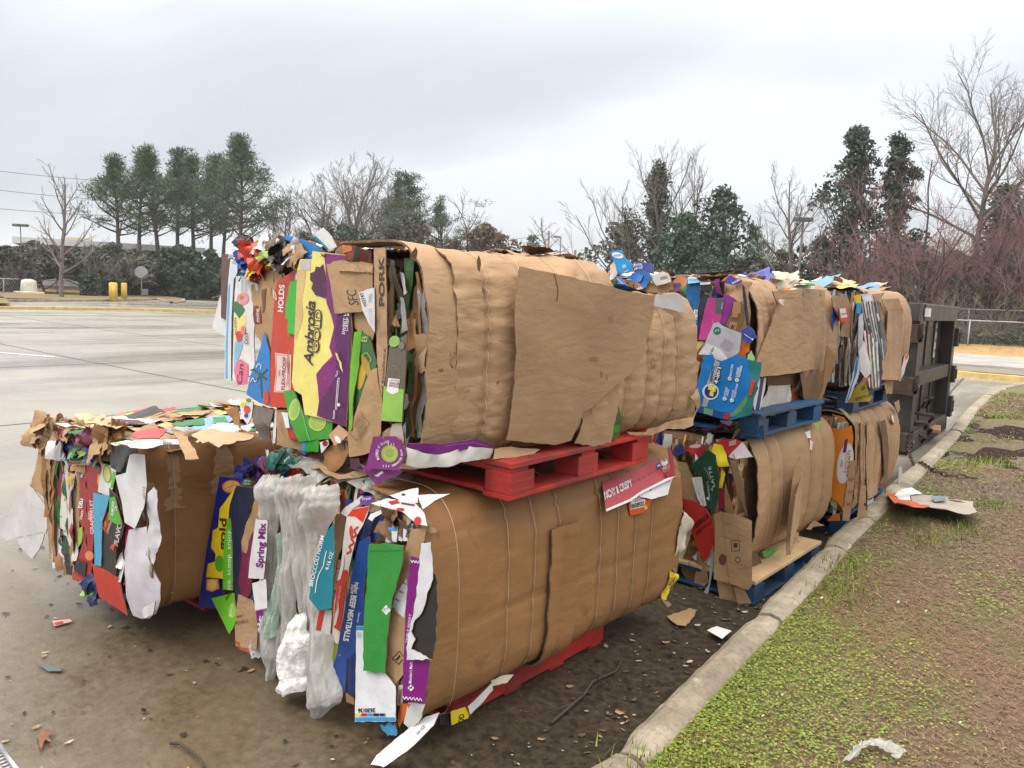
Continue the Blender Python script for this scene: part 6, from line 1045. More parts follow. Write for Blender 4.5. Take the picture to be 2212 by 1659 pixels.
P(.09, [(775, 930), (842, 922), (872, 990), (965, 960), (1032, 925), (1130, 965), (1236, 990), (1228, 1060), (1190, 1230), (1150, 1420), (1060, 1440), (980, 1466), (870, 1440), (700, 1392), (705, 1300), (715, 1150)], S(25, 120, 195), label='large blue detergent carton hanging out of the end', amp=.008, bend=(-.25, 0), step=.022, deco=[
 ('p', S(40, 120, 120), [(1130, 968), (1232, 992), (1226, 1060), (1188, 1230), (1150, 1416), (1060, 1436), (985, 1440), (1060, 1350), (1120, 1260), (1150, 1130)]), ('p', S(90, 150, 90), [(1030, 1370), (1080, 1310), (1128, 1250), (1120, 1310), (1080, 1380), (1010, 1430), (960, 1440)]), ('p', S(25, 75, 145), [(702, 1345), (800, 1360), (850, 1375), (900, 1388), (985, 1400), (975, 1462), (870, 1438), (702, 1390)]), ('p', S(110, 160, 120), [(768, 1355), (845, 1372), (838, 1425), (765, 1405)]),
 ('p', S(160, 170, 178), [(868, 962), (906, 990), (860, 1120), (795, 1352), (752, 1348), (800, 1150)]), ('d', S(205, 225, 240), 825, 1228, 66, 66), ('d', S(38, 60, 120), 828, 1228, 52, 54), ('t', S(240, 215, 90), 'all', (852, 1272), (866, 1182), (800, 1258), {'b': .06, 's': .1}),
 ('t', S(22, 26, 50), 'ADVANCED', (838, 1148), (862, 1018), (818, 1142), {'b': .02}), ('t', S(28, 40, 100), '4-in-1', (886, 1172), (918, 1028), (848, 1160), {'b': .07}), ('t', WH, '4-in-1', (884, 1168), (915, 1032), (851, 1158), {'b': .02})]+[q for (x, y) in ((984, 1120), (1043, 1132), (941, 1284), (1001, 1297)) for q in (('d', WH, x, y, 16, 16), ('l', S(25, 40, 80), [(x-8, y), (x-2, y+7), (x+8, y-8)], 4))]+[('t', WH, 'BRIGHTENS', (1000, 1102), (1020, 1005), (984, 1098)), ('t', WH, 'SUPERIOR', (1050, 1112), (1066, 1030), (1035, 1108)), ('t', WH, 'WHITENING', (1070, 1112), (1090, 1018), (1054, 1108)), ('t', WH, 'TACKLES', (950, 1266), (966, 1192), (936, 1262)), ('t', WH, 'ODORS', (970, 1266), (982, 1210), (955, 1262)), ('t', WH, 'FIGHTS', (1010, 1278), (1024, 1216), (996, 1274)), ('t', WH, 'TOUGH STAINS', (1030, 1280), (1056, 1165), (1015, 1276)), ('p', S(205, 55, 45), [(1168, 1134), (1192, 1134), (1165, 1256), (1140, 1254)]), ('p', S(185, 50, 45), [(955, 1404), (994, 1398), (980, 1452), (940, 1448)])])
P(.03, [(900, 1462), (1008, 1470), (952, 1540)], S(205, 200, 205), name='paper_scrap')
# side
PS(.08, [(1365, 410), (1480, 398), (1600, 388), (1700, 392), (1815, 402), (1800, 640), (1785, 860), (1765, 1045), (1650, 1055), (1500, 1080), (1350, 1100), (1205, 1118), (1240, 1000), (1340, 700), (1395, 520)], KR, name='cardboard_flap', label='wide flat tan sheet over the side', amp=.012, freq=3, bend=(-.12, -.1), step=.04, th=.006, deco=[('l', KRD, [(1370, 472), (1580, 455), (1600, 392)], 4), ('p', KR, [(1592, 395), (1700, 398), (1690, 560), (1590, 560)]), ('l', KDK, [(1758, 425), (1760, 450)], 5)])
PS(.09, [(1380, 490), (1410, 468), (1440, 490), (1415, 530), (1395, 525)], S(190, 170, 150), name='torn_patch', amp=.03, freq=20)
PS(.03, [(1555, 1075), (1660, 1055), (1785, 1040), (1740, 1250), (1690, 1400), (1645, 1475), (1610, 1400), (1580, 1250)], S(125, 92, 62), name='cardboard_flap', label='brown pointed flap hanging below the sheet', amp=.008); PS(.10, [(1782, 855), (1845, 940), (1800, 1100), (1720, 1330), (1655, 1465), (1660, 1440), (1740, 1180)], S(150, 112, 76), name='cardboard_flap', label='standing flap bent outwards', tilt=(-.5, 0), amp=.006)
PS(-.02, [(1290, 1108), (1560, 1080), (1570, 1200), (1290, 1180)], KDK, name='cardboard_sheet'); PS(.0, [(1300, 1182), (1488, 1172), (1480, 1300), (1466, 1425), (1350, 1400), (1225, 1385), (1260, 1280)], S(205, 200, 192), name='plastic_bag', label='cream padded sack below the sheet', amp=.02, crease=.015, bend=(0, -.4)); PS(.015, [(1240, 1385), (1340, 1380), (1440, 1355), (1432, 1430), (1320, 1425), (1218, 1430)], S(125, 195, 50), name='plastic_bag', label='lime green bag edge', amp=.03, crease=.03)
PS(.03, [(1190, 1125), (1282, 1112), (1270, 1200), (1225, 1390), (1180, 1375), (1170, 1300), (1215, 1200)], S(222, 222, 228), name='printed_carton', label='white carton edge with a navy band', deco=[('p', S(35, 48, 105), [(1235, 1118), (1262, 1116), (1240, 1240), (1218, 1388), (1188, 1378), (1215, 1240)])]); PS(-.01, [(1490, 1170), (1565, 1205), (1572, 1400), (1480, 1362)], S(185, 95, 50), name='plastic_bag', label='orange brown bag', amp=.03, crease=.02)
PS(.02, [(1790, 775), (1866, 780), (1866, 1000), (1850, 1000), (1835, 920), (1785, 850)], KR, name='cardboard_scrap'); PS(.015, [(1815, 540), (1866, 530), (1866, 770), (1820, 768)], S(40, 95, 190), name='printed_scrap', label='bright blue board edge')
dt = D_.at_y(.7); Q = lambda off, pts, col, **kw: D_.P(off, pts, col, '6', face=dt, **kw)
Q(.0, [(1228, 225), (1300, 232), (1362, 248), (1382, 325), (1330, 335), (1285, 348), (1262, 330), (1245, 280)], S(45, 125, 205), label='blue card flap standing up on the top', deco=[('p', S(110, 175, 225), [(1305, 255), (1365, 270), (1372, 308), (1312, 296)])]); Q(.02, [(1086, 275), (1110, 268), (1135, 305), (1145, 325), (1105, 325)], WH, name='paper_scrap', label='white scrap poking up'); Q(.02, [(1165, 325), (1200, 290), (1222, 285), (1212, 320), (1180, 338)], WH, name='paper_scrap')
for i, (x, y, rx, rz, c_) in enumerate([(1150, 340, .09, .035, S(60, 70, 160)), (1250, 375, .08, .035, S(120, 120, 195)), (1330, 370, .09, .03, S(225, 205, 170)), (1430, 355, .08, .04, S(225, 215, 195)), (1490, 378, .03, .03, S(225, 120, 50)), (1200, 350, .08, .03, KR)]): lump(D_.root, D_.X(.05, '6', x, y, dt), (rx, .07, rz), c_, 110+i, 'crushed_packet', None, .45)
for x in (1480, 1578): Q(.03, [(x, 352), (x+20, 340), (x+72, 342), (x+98, 350), (x+92, 388), (x+6, 388)], WH, name='printed_scrap', label='white tub with a green rim', bend=(-3, 0), deco=[('p', S(60, 170, 85), [(x+2, 352), (x+20, 341), (x+72, 343), (x+96, 351), (x+94, 362), (x+4, 362)])], amp=.004)
Q(.0, [(720, 275), (760, 272), (800, 310), (780, 315)], WH, name='paper_scrap'); Q(.0, [(780, 270), (912, 275), (910, 305), (800, 310)], KR, name='cardboard_scrap')
PS2 = lambda off, pts, col, **kw: D_.P(off, pts, col, '8', face=D_.fs, **kw)
PS2(.06, [(290, 200), (330, 190), (395, 200), (440, 330), (455, 460), (400, 462), (345, 455), (360, 380), (300, 260)], KR, name='cardboard_flap', label='tan flap at the far end'); PS2(.085, [(335, 272), (392, 265), (404, 355), (345, 360)], S(225, 90, 55), name='paper_label', label='orange and white sticker on the flap', deco=[('p', WH, [(340, 275), (378, 270), (388, 330), (348, 335)]), ('t', S(50, 45, 45), '04393', (348, 318), (386, 312), (347, 306))])
PS2(.05, [(292, 260), (325, 250), (340, 320), (332, 450), (300, 452), (290, 350)], S(35, 70, 165), name='printed_scrap', label='blue board edges', deco=[('p', S(230, 205, 70), [(296, 240), (318, 238), (325, 256), (297, 264)])])
# ================= F and G: the farthest pair
F_ = Bale((-1.28, 5.62, 1.045), 0, 1.42, 1.10, .735, 'farthest bale of the top row with folded newspapers in its end')
F_.side(.08, 1.4, [.3, .55, .8, 1.1], KR, sc=.018, wr=.003, big=.016, a=.2, ex=2.7, top_in=.15, seed=43, bulge=.02, label='tan side sheet'); F_.strata([S(190, 190, 195), S(120, 122, 128), S(80, 82, 88), WH, KR, S(150, 150, 155)], seed=71, wmin=.004, wmax=.02); F_.scraps((-.5, .4, 0, 1.3), 40, [KR, KLT, S(225, 200, 90), WH, S(110, 160, 200), KRM], 72, (.1, .28), .05, .73, .2)
for y in (.3, .55): F_.wire(y, a=.2, ex=2.7, bulge=.02, off=.012)
P = lambda off, pts, col, **kw: F_.P(off, pts, col, '8', **kw); PS = lambda off, pts, col, **kw: F_.P(off, pts, col, '8', face=F_.fs, **kw)
for i in range(13):
    x = 470+i*9; P(.02+.004*i, [(x+2, 232-i), (x+16, 235-i), (x+110-i*3, 480+i*4), (x+95-i*3, 560+i*5), (x+20, 330)], [S(110, 112, 116), S(170, 172, 178), S(80, 82, 86), S(205, 205, 210)][i % 4], name='newspaper', amp=.008, freq=9, th=.003)
for i in range(8): x = 500+i*13; P(.05+.004*i, [(x, 420+i*12), (x+10, 415+i*12), (x+52-i*3, 640+i*6), (x+40-i*3, 800), (x+34-i*3, 780)], [WH, S(150, 40, 50), S(215, 215, 220), S(90, 120, 70), WH, S(120, 122, 128), S(225, 225, 230), S(70, 70, 76)][i], name='newspaper', amp=.006)
P(.06, [(470, 560), (500, 480), (545, 640), (545, 700), (510, 728), (475, 680)], S(225, 225, 230), name='paper_scrap', label='white folded paper'); P(.04, [(466, 330), (492, 300), (500, 420), (478, 640), (462, 560)], S(200, 205, 215), name='paper_scrap')
P(.05, [(450, 600), (480, 598), (470, 700), (415, 850), (390, 890), (378, 885), (420, 740)], S(222, 228, 236), label='white board with a blue edge', deco=[('p', S(40, 130, 205), [(452, 602), (464, 602), (455, 690), (392, 880), (384, 882), (430, 740)])]); P(.06, [(430, 830), (450, 780), (505, 750), (535, 830), (558, 850), (540, 880), (395, 890)], S(160, 140, 50), label='olive yellow carton at the bottom', deco=[('t', S(50, 45, 30), 'US', (486, 812), (512, 795), (480, 790), {'b': .03}), ('t', S(60, 55, 30), 'EASYRUS', (450, 872), (545, 845), (446, 856))], amp=.01)
P(.03, [(430, 190), (480, 180), (485, 240), (445, 240)], S(225, 195, 60), name='plastic_bag', label='yellow bag at the top', amp=.03); P(.03, [(455, 235), (485, 240), (480, 320), (450, 300)], S(60, 140, 190), name='printed_scrap'); P(.0, [(480, 175), (540, 185), (560, 230), (500, 230)], S(190, 185, 205), name='plastic_bag', amp=.03)
PS(.03, [(550, 230), (610, 225), (650, 400), (655, 640), (600, 760), (560, 800), (600, 560), (620, 400)], KR, name='cardboard_flap', label='tan flap curling over the near edge'); PS(.05, [(612, 212), (728, 208), (750, 290), (745, 600), (740, 740), (600, 738), (640, 560), (655, 300)], KR, name='cardboard_flap', label='flat tan sheet over the side', amp=.01, deco=[('l', KRD, [(620, 282), (748, 280)], 3)]); PS(.065, [(585, 335), (620, 340), (640, 420), (652, 490), (635, 525), (612, 470)], KDK, name='torn_patch', label='dark torn hole', amp=.01, rag=.006)
PS(.02, [(752, 310), (775, 350), (792, 440), (750, 460), (752, 380)], KLT, name='cardboard_scrap'); PS(.02, [(752, 470), (792, 440), (780, 600), (740, 700), (748, 560)], KRM, name='cardboard_scrap'); PS(.03, [(765, 580), (790, 555), (795, 590), (765, 690), (738, 750), (730, 740)], S(215, 205, 210), name='printed_scrap', deco=[('p', S(225, 70, 50), [(768, 585), (790, 558), (792, 590), (772, 612)])]); PS(.0, [(560, 790), (690, 740), (690, 830), (640, 830), (632, 770)], KR, name='cardboard_scrap', amp=.02); PS(.04, [(560, 180), (636, 172), (610, 212), (580, 240)], KR, name='cardboard_scrap')
G_ = Bale((-1.30, 5.52, .145), 0, 1.5, 1.05, .745, 'farthest bale of the bottom row with a tall orange carton in its end')
G_.side(.15, 1.48, [.4, .62, .85, 1.1], KRM, sc=.022, wr=.004, big=.02, a=.2, ex=2.7, top_in=.15, seed=53, bulge=.03, label='tan side sheet'); G_.strata([KRM, KRD, KDK, KR, S(110, 85, 60), S(215, 215, 212)], seed=81, wmax=.03); G_.scraps((-.5, .4, 0, 1.3), 30, PAL, 82, (.1, .25), .04, .73)
G_.clutter(40, [KRM, KRD, KDK, KR, WH], 83)
P = lambda off, pts, col, **kw: G_.P(off, pts, col, '8', **kw); PS = lambda off, pts, col, **kw: G_.P(off, pts, col, '8', face=G_.fs, **kw)
P(.06, [(282, 1052), (350, 1060), (420, 1038), (432, 1120), (415, 1250), (385, 1420), (362, 1582), (320, 1530), (255, 1500), (270, 1300)], S(225, 130, 35), label='tall orange carton with a white oval', deco=[('d', S(232, 226, 224), 378, 1285, 52, 134, 10), ('d', S(200, 190, 210), 376, 1284, 47, 126, 10), ('d', S(230, 225, 226), 376, 1284, 44, 122, 10), ('p', S(95, 35, 110), [(378, 1130), (398, 1122), (386, 1210), (362, 1218)]), ('t', S(150, 60, 50), 'BAIN FAITS', (402, 1372), (418, 1198), (385, 1368), {'b': .02}), ('t', S(190, 140, 90), 'Lattrup', (382, 1345), (396, 1210), (366, 1340)), ('t', S(80, 50, 100), 'XXX', (360, 1310), (366, 1262), (348, 1308))], amp=.006)
P(.05, [(290, 962), (376, 985), (372, 1000), (300, 975)], S(215, 120, 40), name='printed_scrap'); P(.04, [(258, 1660), (300, 1620), (340, 1610), (345, 1660)], S(215, 125, 35), name='printed_scrap', label='orange scrap at the bottom'); P(.05, [(280, 1510), (325, 1530), (322, 1580), (285, 1560)], S(180, 170, 120), name='printed_scrap')
P(.075, [(405, 1270), (448, 1265), (440, 1400), (405, 1659), (358, 1659), (385, 1450)], KRM, name='cardboard_sheet', label='narrow upright board printed in red', deco=[('t', S(150, 75, 50), 'EGG', (400, 1400), (440, 1392), (398, 1382)), ('t', S(150, 75, 50), 'BCH', (396, 1480), (434, 1475), (394, 1462)), ('t', S(150, 75, 50), 'OXO', (388, 1560), (424, 1556), (386, 1545))])
for i, (x, w_) in enumerate(((440, 22), (462, 18), (480, 26), (505, 14))): P(.05+.01*i, [(x, 1020+i*8), (x+w_, 1015), (x+w_-6, 1300), (x+w_+4, 1500+i*30), (x-4, 1500+i*30), (x+4, 1250)], [KRM, KDK, KRM, S(60, 48, 38)][i], name='crushed_layer', amp=.02, crease=.02)
P(.08, [(480, 1430), (512, 1428), (515, 1640), (455, 1659), (470, 1520)], KR, name='cardboard_sheet'); P(.05, [(330, 925), (360, 930), (440, 1000), (445, 1030), (400, 990)], S(190, 175, 150), name='cardboard_scrap', amp=.02)
PS(.03, [(520, 1010), (600, 1005), (632, 1200), (630, 1460), (600, 1480), (530, 1520), (528, 1280)], KR, name='cardboard_flap', label='tan near sheet', bend=(-.3, 0)); PS(.06, [(612, 1010), (640, 1000), (665, 1200), (655, 1380), (640, 1490), (632, 1300)], KDK, name='cardboard_flap', label='dark edge of a standing flap'); PS(.04, [(670, 962), (692, 970), (706, 1030), (698, 1046), (682, 1010)], S(225, 80, 50), name='paper_label', label='orange and white sticker', deco=[('p', WH, [(674, 968), (690, 975), (700, 1020), (684, 1005)])]); PS(.02, [(725, 1310), (748, 1305), (760, 1400), (765, 1450), (725, 1450)], S(215, 210, 208), name='paper_scrap', label='white strip at the far corner', deco=[('l', S(180, 60, 60), [(735, 1420), (752, 1418)], 6)]); PS(.0, [(535, 1530), (570, 1510), (560, 1560), (535, 1580)], WH, name='plastic_bag', amp=.03); PS(.0, [(570, 1520), (630, 1495), (620, 1545), (585, 1550)], KRD, name='cardboard_scrap', amp=.02); PS(.03, [(700, 890), (730, 870), (736, 930), (720, 960)], KR, name='cardboard_scrap')
sheet(rD, Face((-1.5, 4.068, 0), (.05, -1, 0)), .0, [(1015, 1508), (1262, 1505), (1262, 1618), (1015, 1612)], BLU, '6', name='stencilled_block', edge=BLU, label='blue block face with worn white stencilling', amp=.001, deco=[('t', S(170, 190, 205), 'PROPERTY', (1040, 1550), (1205, 1556), (1043, 1520), {'b': .03}), ('t', S(170, 190, 205), 'OF CHEP', (1070, 1594), (1222, 1602), (1073, 1566), {'b': .03})])
# ================================================================== STEEL COMPACTOR BOX
STEEL = plain('olive brown steel paint', (.034, .029, .025), .42, .25, 3, .5, .25); STEEL2 = plain('worn steel panel', (.058, .052, .043), .5, .2, 2.2, .55, .3); RUST = plain('rusty iron', (.060, .038, .028), .75, .3, 12, .5, .6); LTEDGE = plain('rubbed steel edge', (.22, .2, .17), .5, .3, 6, .4, .2)
def compactor():
    x0, x1, y0, y1, H = -4.0, -1.64, 9.62, 12.3, 1.74
    r = empty('waste_container', ((x0+x1)/2, (y0+y1)/2, 0), 0, 'dark olive brown steel waste container behind the farthest bales', 'container')
    mb = MB(); mb.box(((x0+x1)/2-.05, (y0+y1)/2, .1+(H-.14)/2), (x1-x0-.2, y1-y0-.1, H-.16), STEEL, None, .01); mb.build('body', r)
    for a in (y0+.09, y1-.09): mb = MB(); mb.box((x1-.09, a, .87), (.19, .20, H-.02), STEEL, None, .008); mb.build('corner_post', r)
    mb = MB(); mb.box((x1-.085, (y0+y1)/2, H-.10), (.20, y1-y0-.39, .19), STEEL2, None, .006); mb.box((x1-.085, (y0+y1)/2, H-.003), (.21, y1-y0+.01, .014), LTEDGE); mb.build('top_rail', r)
    mb = MB(); mb.box((x1-.09, (y0+y1)/2, .86), (.16, y1-y0-.40, .17), STEEL2, None, .006); mb.build('middle_rail', r)
    mb = MB(); mb.box((x1-.085, (y0+y1)/2, .13), (.20, y1-y0-.395, .22), STEEL2, None, .006); mb.build('bottom_rail', r)
    for z, h in ((1.25, .60), (.51, .53)):
        mb = MB(); mb.box((x1-.165, (y0+y1)/2, z), (.02, y1-y0-.4, h), STEEL2)
        for i in range(3): mb.box((x1-.15, y0+.75+i*.62, z), (.035, .07, h-.02), STEEL, None, .006)
        mb.build('door_panel', r)
    mb = MB(); mb.box((x0+.9, y0-.012, .87), (x1-x0-1.0, .05, H-.2), STEEL, None, .01); mb.box(((x0+x1)/2, y0-.03, H-.1), (x1-x0, .08, .2), STEEL2, None, .006); mb.build('end_wall', r)
    for z in (1.40, .80, .16):
        mb = MB(); mb.prism([(-.22, -.10), (.14, -.10), (.26, .0), (.2, .11), (-.22, .10)], Vector((x1+.005, y0+.06, z)), Vector((.0, 1, 0)), Vector((0, 0, 1)), Vector((1, 0, 0)), .05, RUST)
        mb.prism([(-.22, -.10), (.0, -.10), (.10, -.02), (.08, .10), (-.22, .10)], Vector((x1-.04, y0-.075, z)), Vector((1, 0, 0)), Vector((0, 0, 1)), Vector((0, -1, 0)), .06, RUST)
        mb.cyl((x1-.02, y0-.02, z), (x1+.05, y0-.02, z), .045, RUST, 14); mb.cyl((x1-.02, y0-.02, z), (x1+.06, y0-.02, z), .02, LTEDGE, 10); mb.build('hinge_lug', r)
    for z, h in ((1.32, .26), (.80, .24), (.34, .30)):
        mb = MB(); mb.box((x1+.005, y1+.03, z), (.09, .14, h), STEEL, None, .01); mb.box((x1+.03, y1+.06, z), (.07, .07, h*.55), RUST, None, .008); mb.build('latch', r)
    mb = MB(); mb.box((x1+.02, y0+.30, H-.1), (.012, .34, .10), plain('white placard', (.62, .62, .6), .5), None, .002); mb.build('placard', r)
    mb = MB(); mb.box((x1-.13, y0+1.95, 1.28), (.012, .07, .46), plain('white warning strip', (.66, .66, .68), .5))
    for i in range(3): mb.box((x1-.1225, y0+1.95, 1.14+i*.14), (.004, .05, .05), STEEL)
    mb.build('warning_strip', r)
    mb = MB()
    for (a, b) in ((y0+.45, .34), (y0+.85, .40)):
        mb.tube([(x1-.14, a, b), (x1-.02, a+.05, b-.01), (x1+.06, a+.22, b-.03), (x1+.05, a+.38, b-.07), (x1-.02, a+.42, b-.17)], [.018, .02, .022, .02, .016], RUST, 8)
        mb.tube([(x1-.14, a, b-.14), (x1+.02, a+.08, b-.16), (x1+.06, a+.26, b-.22), (x1, a+.30, b-.30)], .018, RUST, 8)
    mb.build('hook', r)
    for a in (y0+1.3, y0+1.75):
        mb = MB(); mb.tube([(x1-.14, a, .38), (x1-.09, a, .50), (x1-.07, a+.09, .53), (x1-.09, a+.18, .50), (x1-.14, a+.18, .40)], .012, RUST, 6); mb.build('tie_loop', r)
    mb = MB(); mb.tube([(x1-.14, y0+.42, 1.12), (x1-.08, y0+.42, 1.12), (x1-.08, y0+.42, 1.38), (x1-.08, y0+.60, 1.38), (x1-.08, y0+.60, 1.12), (x1-.14, y0+.60, 1.12)], .009, RUST, 6, True); mb.build('door_handle', r)
    mb = MB()
    for i in range(2): mb.box((x1-.1, y0+.75+i*.42, 1.52), (.05, .26, .11), LTEDGE, None, .03)
    mb.build('bumper_pad', r)
compactor()
def chain():
    mb = MB(); P = [Vector(p) for p in ((-1.62, 9.55, .22), (-1.54, 9.15, .10), (-1.42, 8.75, .05), (-1.30, 8.42, .145), (-1.16, 8.1, .15), (-1.02, 7.98, .14), (-.86, 8.02, .14), (-.70, 8.06, .14))]; pts = []
    for a, b in zip(P, P[1:]):
        n = max(1, int((b-a).length/.055)); pts += [a+(b-a)*k/n for k in range(n)]
    for i in range(len(pts)-1):
        d = (pts[i+1]-pts[i]).normalized(); s = d.cross(Vector((0, 0, 1))).normalized(); s = s if i % 2 else s.cross(d)
        c = (pts[i]+pts[i+1])/2; mb.tube([c+d*(.038*math.cos(q))+s*(.018*math.sin(q)) for q in [k*math.pi/5 for k in range(11)]], .007, RUST, 5, False)
    tag(mb.build('chain'), 'rusty link chain trailing from the container over the kerb', 'chain')
chain()
# ================================================================== LITTER ON THE GROUND
def gface(z, th=0): return Face((0, 0, z), (0, 0, 1))
def litter(name, pts, col, label, cat, z='0', h=.012, **kw):
    sx = sheet(None, gface(h), 0, pts, col, z, name=name, label=None, **kw); return tag(sx, label, cat, 'litter on the ground')
litter('cardboard_piece', [(1440, 1330), (1490, 1312), (1504, 1318), (1500, 1330), (1482, 1352), (1462, 1350)], KRM, 'torn brown cardboard piece lying flat between the bales and kerb', 'cardboard', h=.02, amp=.008, rag=.004)
litter('paper_sheet', [(1527, 1362), (1548, 1352), (1580, 1362), (1560, 1380)], WH, 'white paper lying against the kerb face', 'paper', h=.03, amp=.004)
litter('carton_scrap', [(112, 1342), (150, 1337), (156, 1343), (118, 1352)], S(220, 180, 170), 'small red and white carton scrap on the wet concrete', 'scrap', amp=.006, deco=[('p', S(190, 60, 60), [(116, 1346), (135, 1343), (138, 1347), (120, 1351)])], h=.012)
litter('plastic_strip', [(78, 1434), (108, 1438), (134, 1440), (132, 1450), (104, 1447)], S(95, 120, 130), 'blue grey plastic strip on the concrete', 'scrap', h=.014, amp=.008)
litter('dead_leaf', [(82, 1596), (90, 1575), (98, 1584), (120, 1578), (104, 1592), (115, 1606), (98, 1600), (88, 1622)], S(140, 95, 70), 'dry brown maple leaf on the concrete', 'leaf', h=.012, amp=.008, edge=KDK, th=.001)
litter('debris_chip', [(305, 1530), (316, 1531), (315, 1539), (306, 1538)], S(45, 38, 32), 'small dark chip on the concrete', 'debris', h=.014)
def junk():
    r = empty('carton_wreck', (-1.0, 6.9, .13), 0, 'torn white and orange carton lying open on the verge', 'cardboard', 'litter on the ground'); f = gface(.16)
    sheet(r, f, 0, [(655, 1485), (690, 1460), (800, 1440), (940, 1495), (930, 1505), (850, 1480), (790, 1500), (810, 1540), (930, 1570), (880, 1575), (720, 1545), (670, 1515)], S(222, 95, 50), '8', name='carton_lining', amp=.02, tilt=(0, .15)); sheet(r, gface(.19), 0, [(700, 1480), (740, 1455), (810, 1448), (880, 1475), (800, 1490), (810, 1545), (740, 1530)], WH, '8', name='carton_panel', amp=.02)
    sheet(r, gface(.20), 0, [(808, 1484), (1000, 1500), (1214, 1540), (1212, 1572), (1240, 1600), (1160, 1618), (1000, 1580), (900, 1560), (812, 1548)], S(185, 175, 162), '8', name='carton_flap', amp=.012, tilt=(0, .1)); sheet(r, gface(.21), 0, [(940, 1500), (1040, 1498), (1030, 1530), (960, 1535)], S(120, 140, 150), '8', name='wet_patch', amp=.01); sheet(r, gface(.19), 0, [(1045, 1502), (1130, 1500), (1165, 1525), (1060, 1512)], KDK, '8', name='torn_edge', amp=.01)
    sheet(r, gface(.17), 0, [(820, 1555), (900, 1560), (935, 1575), (840, 1568)], S(225, 110, 60), '8', name='carton_edge', amp=.008); sheet(r, gface(.15), 0, [(1140, 1605), (1172, 1612), (1160, 1632), (1140, 1622)], S(225, 200, 200), '8', name='carton_scrap', amp=.008)
junk()
mb = MB(); mb.box((-1.58, 11.0, .16), (.12, .5, .05), plain('orange plank', (.36, .17, .10), .6), Matrix.Rotation(.15, 4, 'Z'), .008); tag(mb.build('orange_board'), 'short orange board lying beside the container', 'board', 'litter on the ground')
TWIG = plain('wet twig', (.055, .042, .03), .7, 0, 20, .4, .4)
def twig(name, pts, r, label, h=.012, br=()):
    mb = MB(); mb.tube([ground(x, y, h)+Vector((0, 0, .006*(i % 2))) for i, (x, y) in enumerate(pts)], [r*(1-.5*i/len(pts)) for i in range(len(pts))], TWIG, 6)
    for b in br: mb.tube([ground(x, y, h)+Vector((0, 0, .008)) for x, y in b], [r*.6]+[r*.35]*(len(b)-1), TWIG, 5)
    tag(mb.build(name), label, 'twig', 'twigs on the concrete')
twig('fallen_twig', [(1190, 1562), (1225, 1535), (1262, 1500), (1280, 1475), (1330, 1450), (1345, 1425)], .007, 'branched wet twig on the concrete beside the front red pallet', br=[[(1262, 1502), (1200, 1500)], [(1290, 1470), (1320, 1490)], [(1240, 1522), (1180, 1545)], [(1300, 1462), (1270, 1450)]])
twig('fallen_twig', [(368, 1605), (388, 1609), (410, 1622), (430, 1640), (442, 1659)], .006, 'short curved dark twig at the bottom of the lot')
twig('fallen_twig', [(1300, 1640), (1330, 1610), (1345, 1598)], .004, 'thin twig in the gap of the near kerb joint', h=.03)
def scrap_film():
    m = FILM; mb = MB(); pts = [(1832, 1648), (1850, 1630), (1872, 1608), (1895, 1612), (1925, 1622), (1948, 1640)]; V = []; F = []
    for i in range(26):
        t = i/25*(len(pts)-1); k = min(int(t), len(pts)-2); u = t-k; x, y = pts[k][0]+(pts[k+1][0]-pts[k][0])*u, pts[k][1]+(pts[k+1][1]-pts[k][1])*u; p = ground(x, y, .14)
        for j in range(6): v = j/5-.5; V.append(p+Vector((v*.03+.012*noise.noise(Vector((i*.9, j, 1))), v*.055, .026*abs(noise.noise(Vector((i*.5, j*.9, 2))))+.012*noise.noise(Vector((i*1.3, j*2, 5)))+.008)))
    for i in range(25):
        for j in range(5): F.append((i*6+j, i*6+j+1, (i+1)*6+j+1, (i+1)*6+j))
    mb.add(V, F, m); tag(mb.build('plastic_shred'), 'torn shred of clear plastic on the grass at the bottom right', 'scrap', 'litter on the ground')
scrap_film()
for i, (x, y, c_) in enumerate(((2074, 1560, S(205, 200, 190)), (1648, 1545, KLT), (2000, 1320, S(190, 170, 150)), (1775, 1290, S(210, 205, 195)), (1940, 1300, S(200, 195, 185)), (1520, 1600, KLT), (1690, 1500, S(200, 180, 165)))):
    litter('litter_scrap', [(x-3, y), (x+1, y-3), (x+4, y-1), (x+1, y+2), (x-2, y+3)], c_, ['white crumb on the right of the verge', 'tan leaf scrap in the green clover', 'pale curl of bark in the brown grass', 'white scrap on the grass near the kerb', 'small white scrap amid brown grass', 'tan chip in the clover near the corner', 'pink grey leaf in the clover'][i], 'scrap', h=.145, th=.001, amp=.003)
def steelcorner():
    mb = MB(); m = plain('galvanised steel', (.42, .43, .45), .35, .7, 8, .2, .2); a, b = ground(-25, 1600, .25), ground(38, 1690, .25); d = (b-a).normalized(); s = d.cross(Vector((0, 0, 1)))
    for k in (-1, 1): mb.tube([a+s*.016*k, b+s*.016*k], .008, m, 8)
    for i in range(14): p = a+(b-a)*(i+.5)/14; mb.tube([p+s*.016, p-s*.016], .004, m, 5)
    mb.tube([b, Vector((b.x, b.y, 0))], .008, m, 8); mb.tube([a, Vector((a.x, a.y, 0))], .008, m, 8)
    tag(mb.build('steel_rail'), 'bit of a galvanised cart rail at the lower left corner', 'rail')
steelcorner()
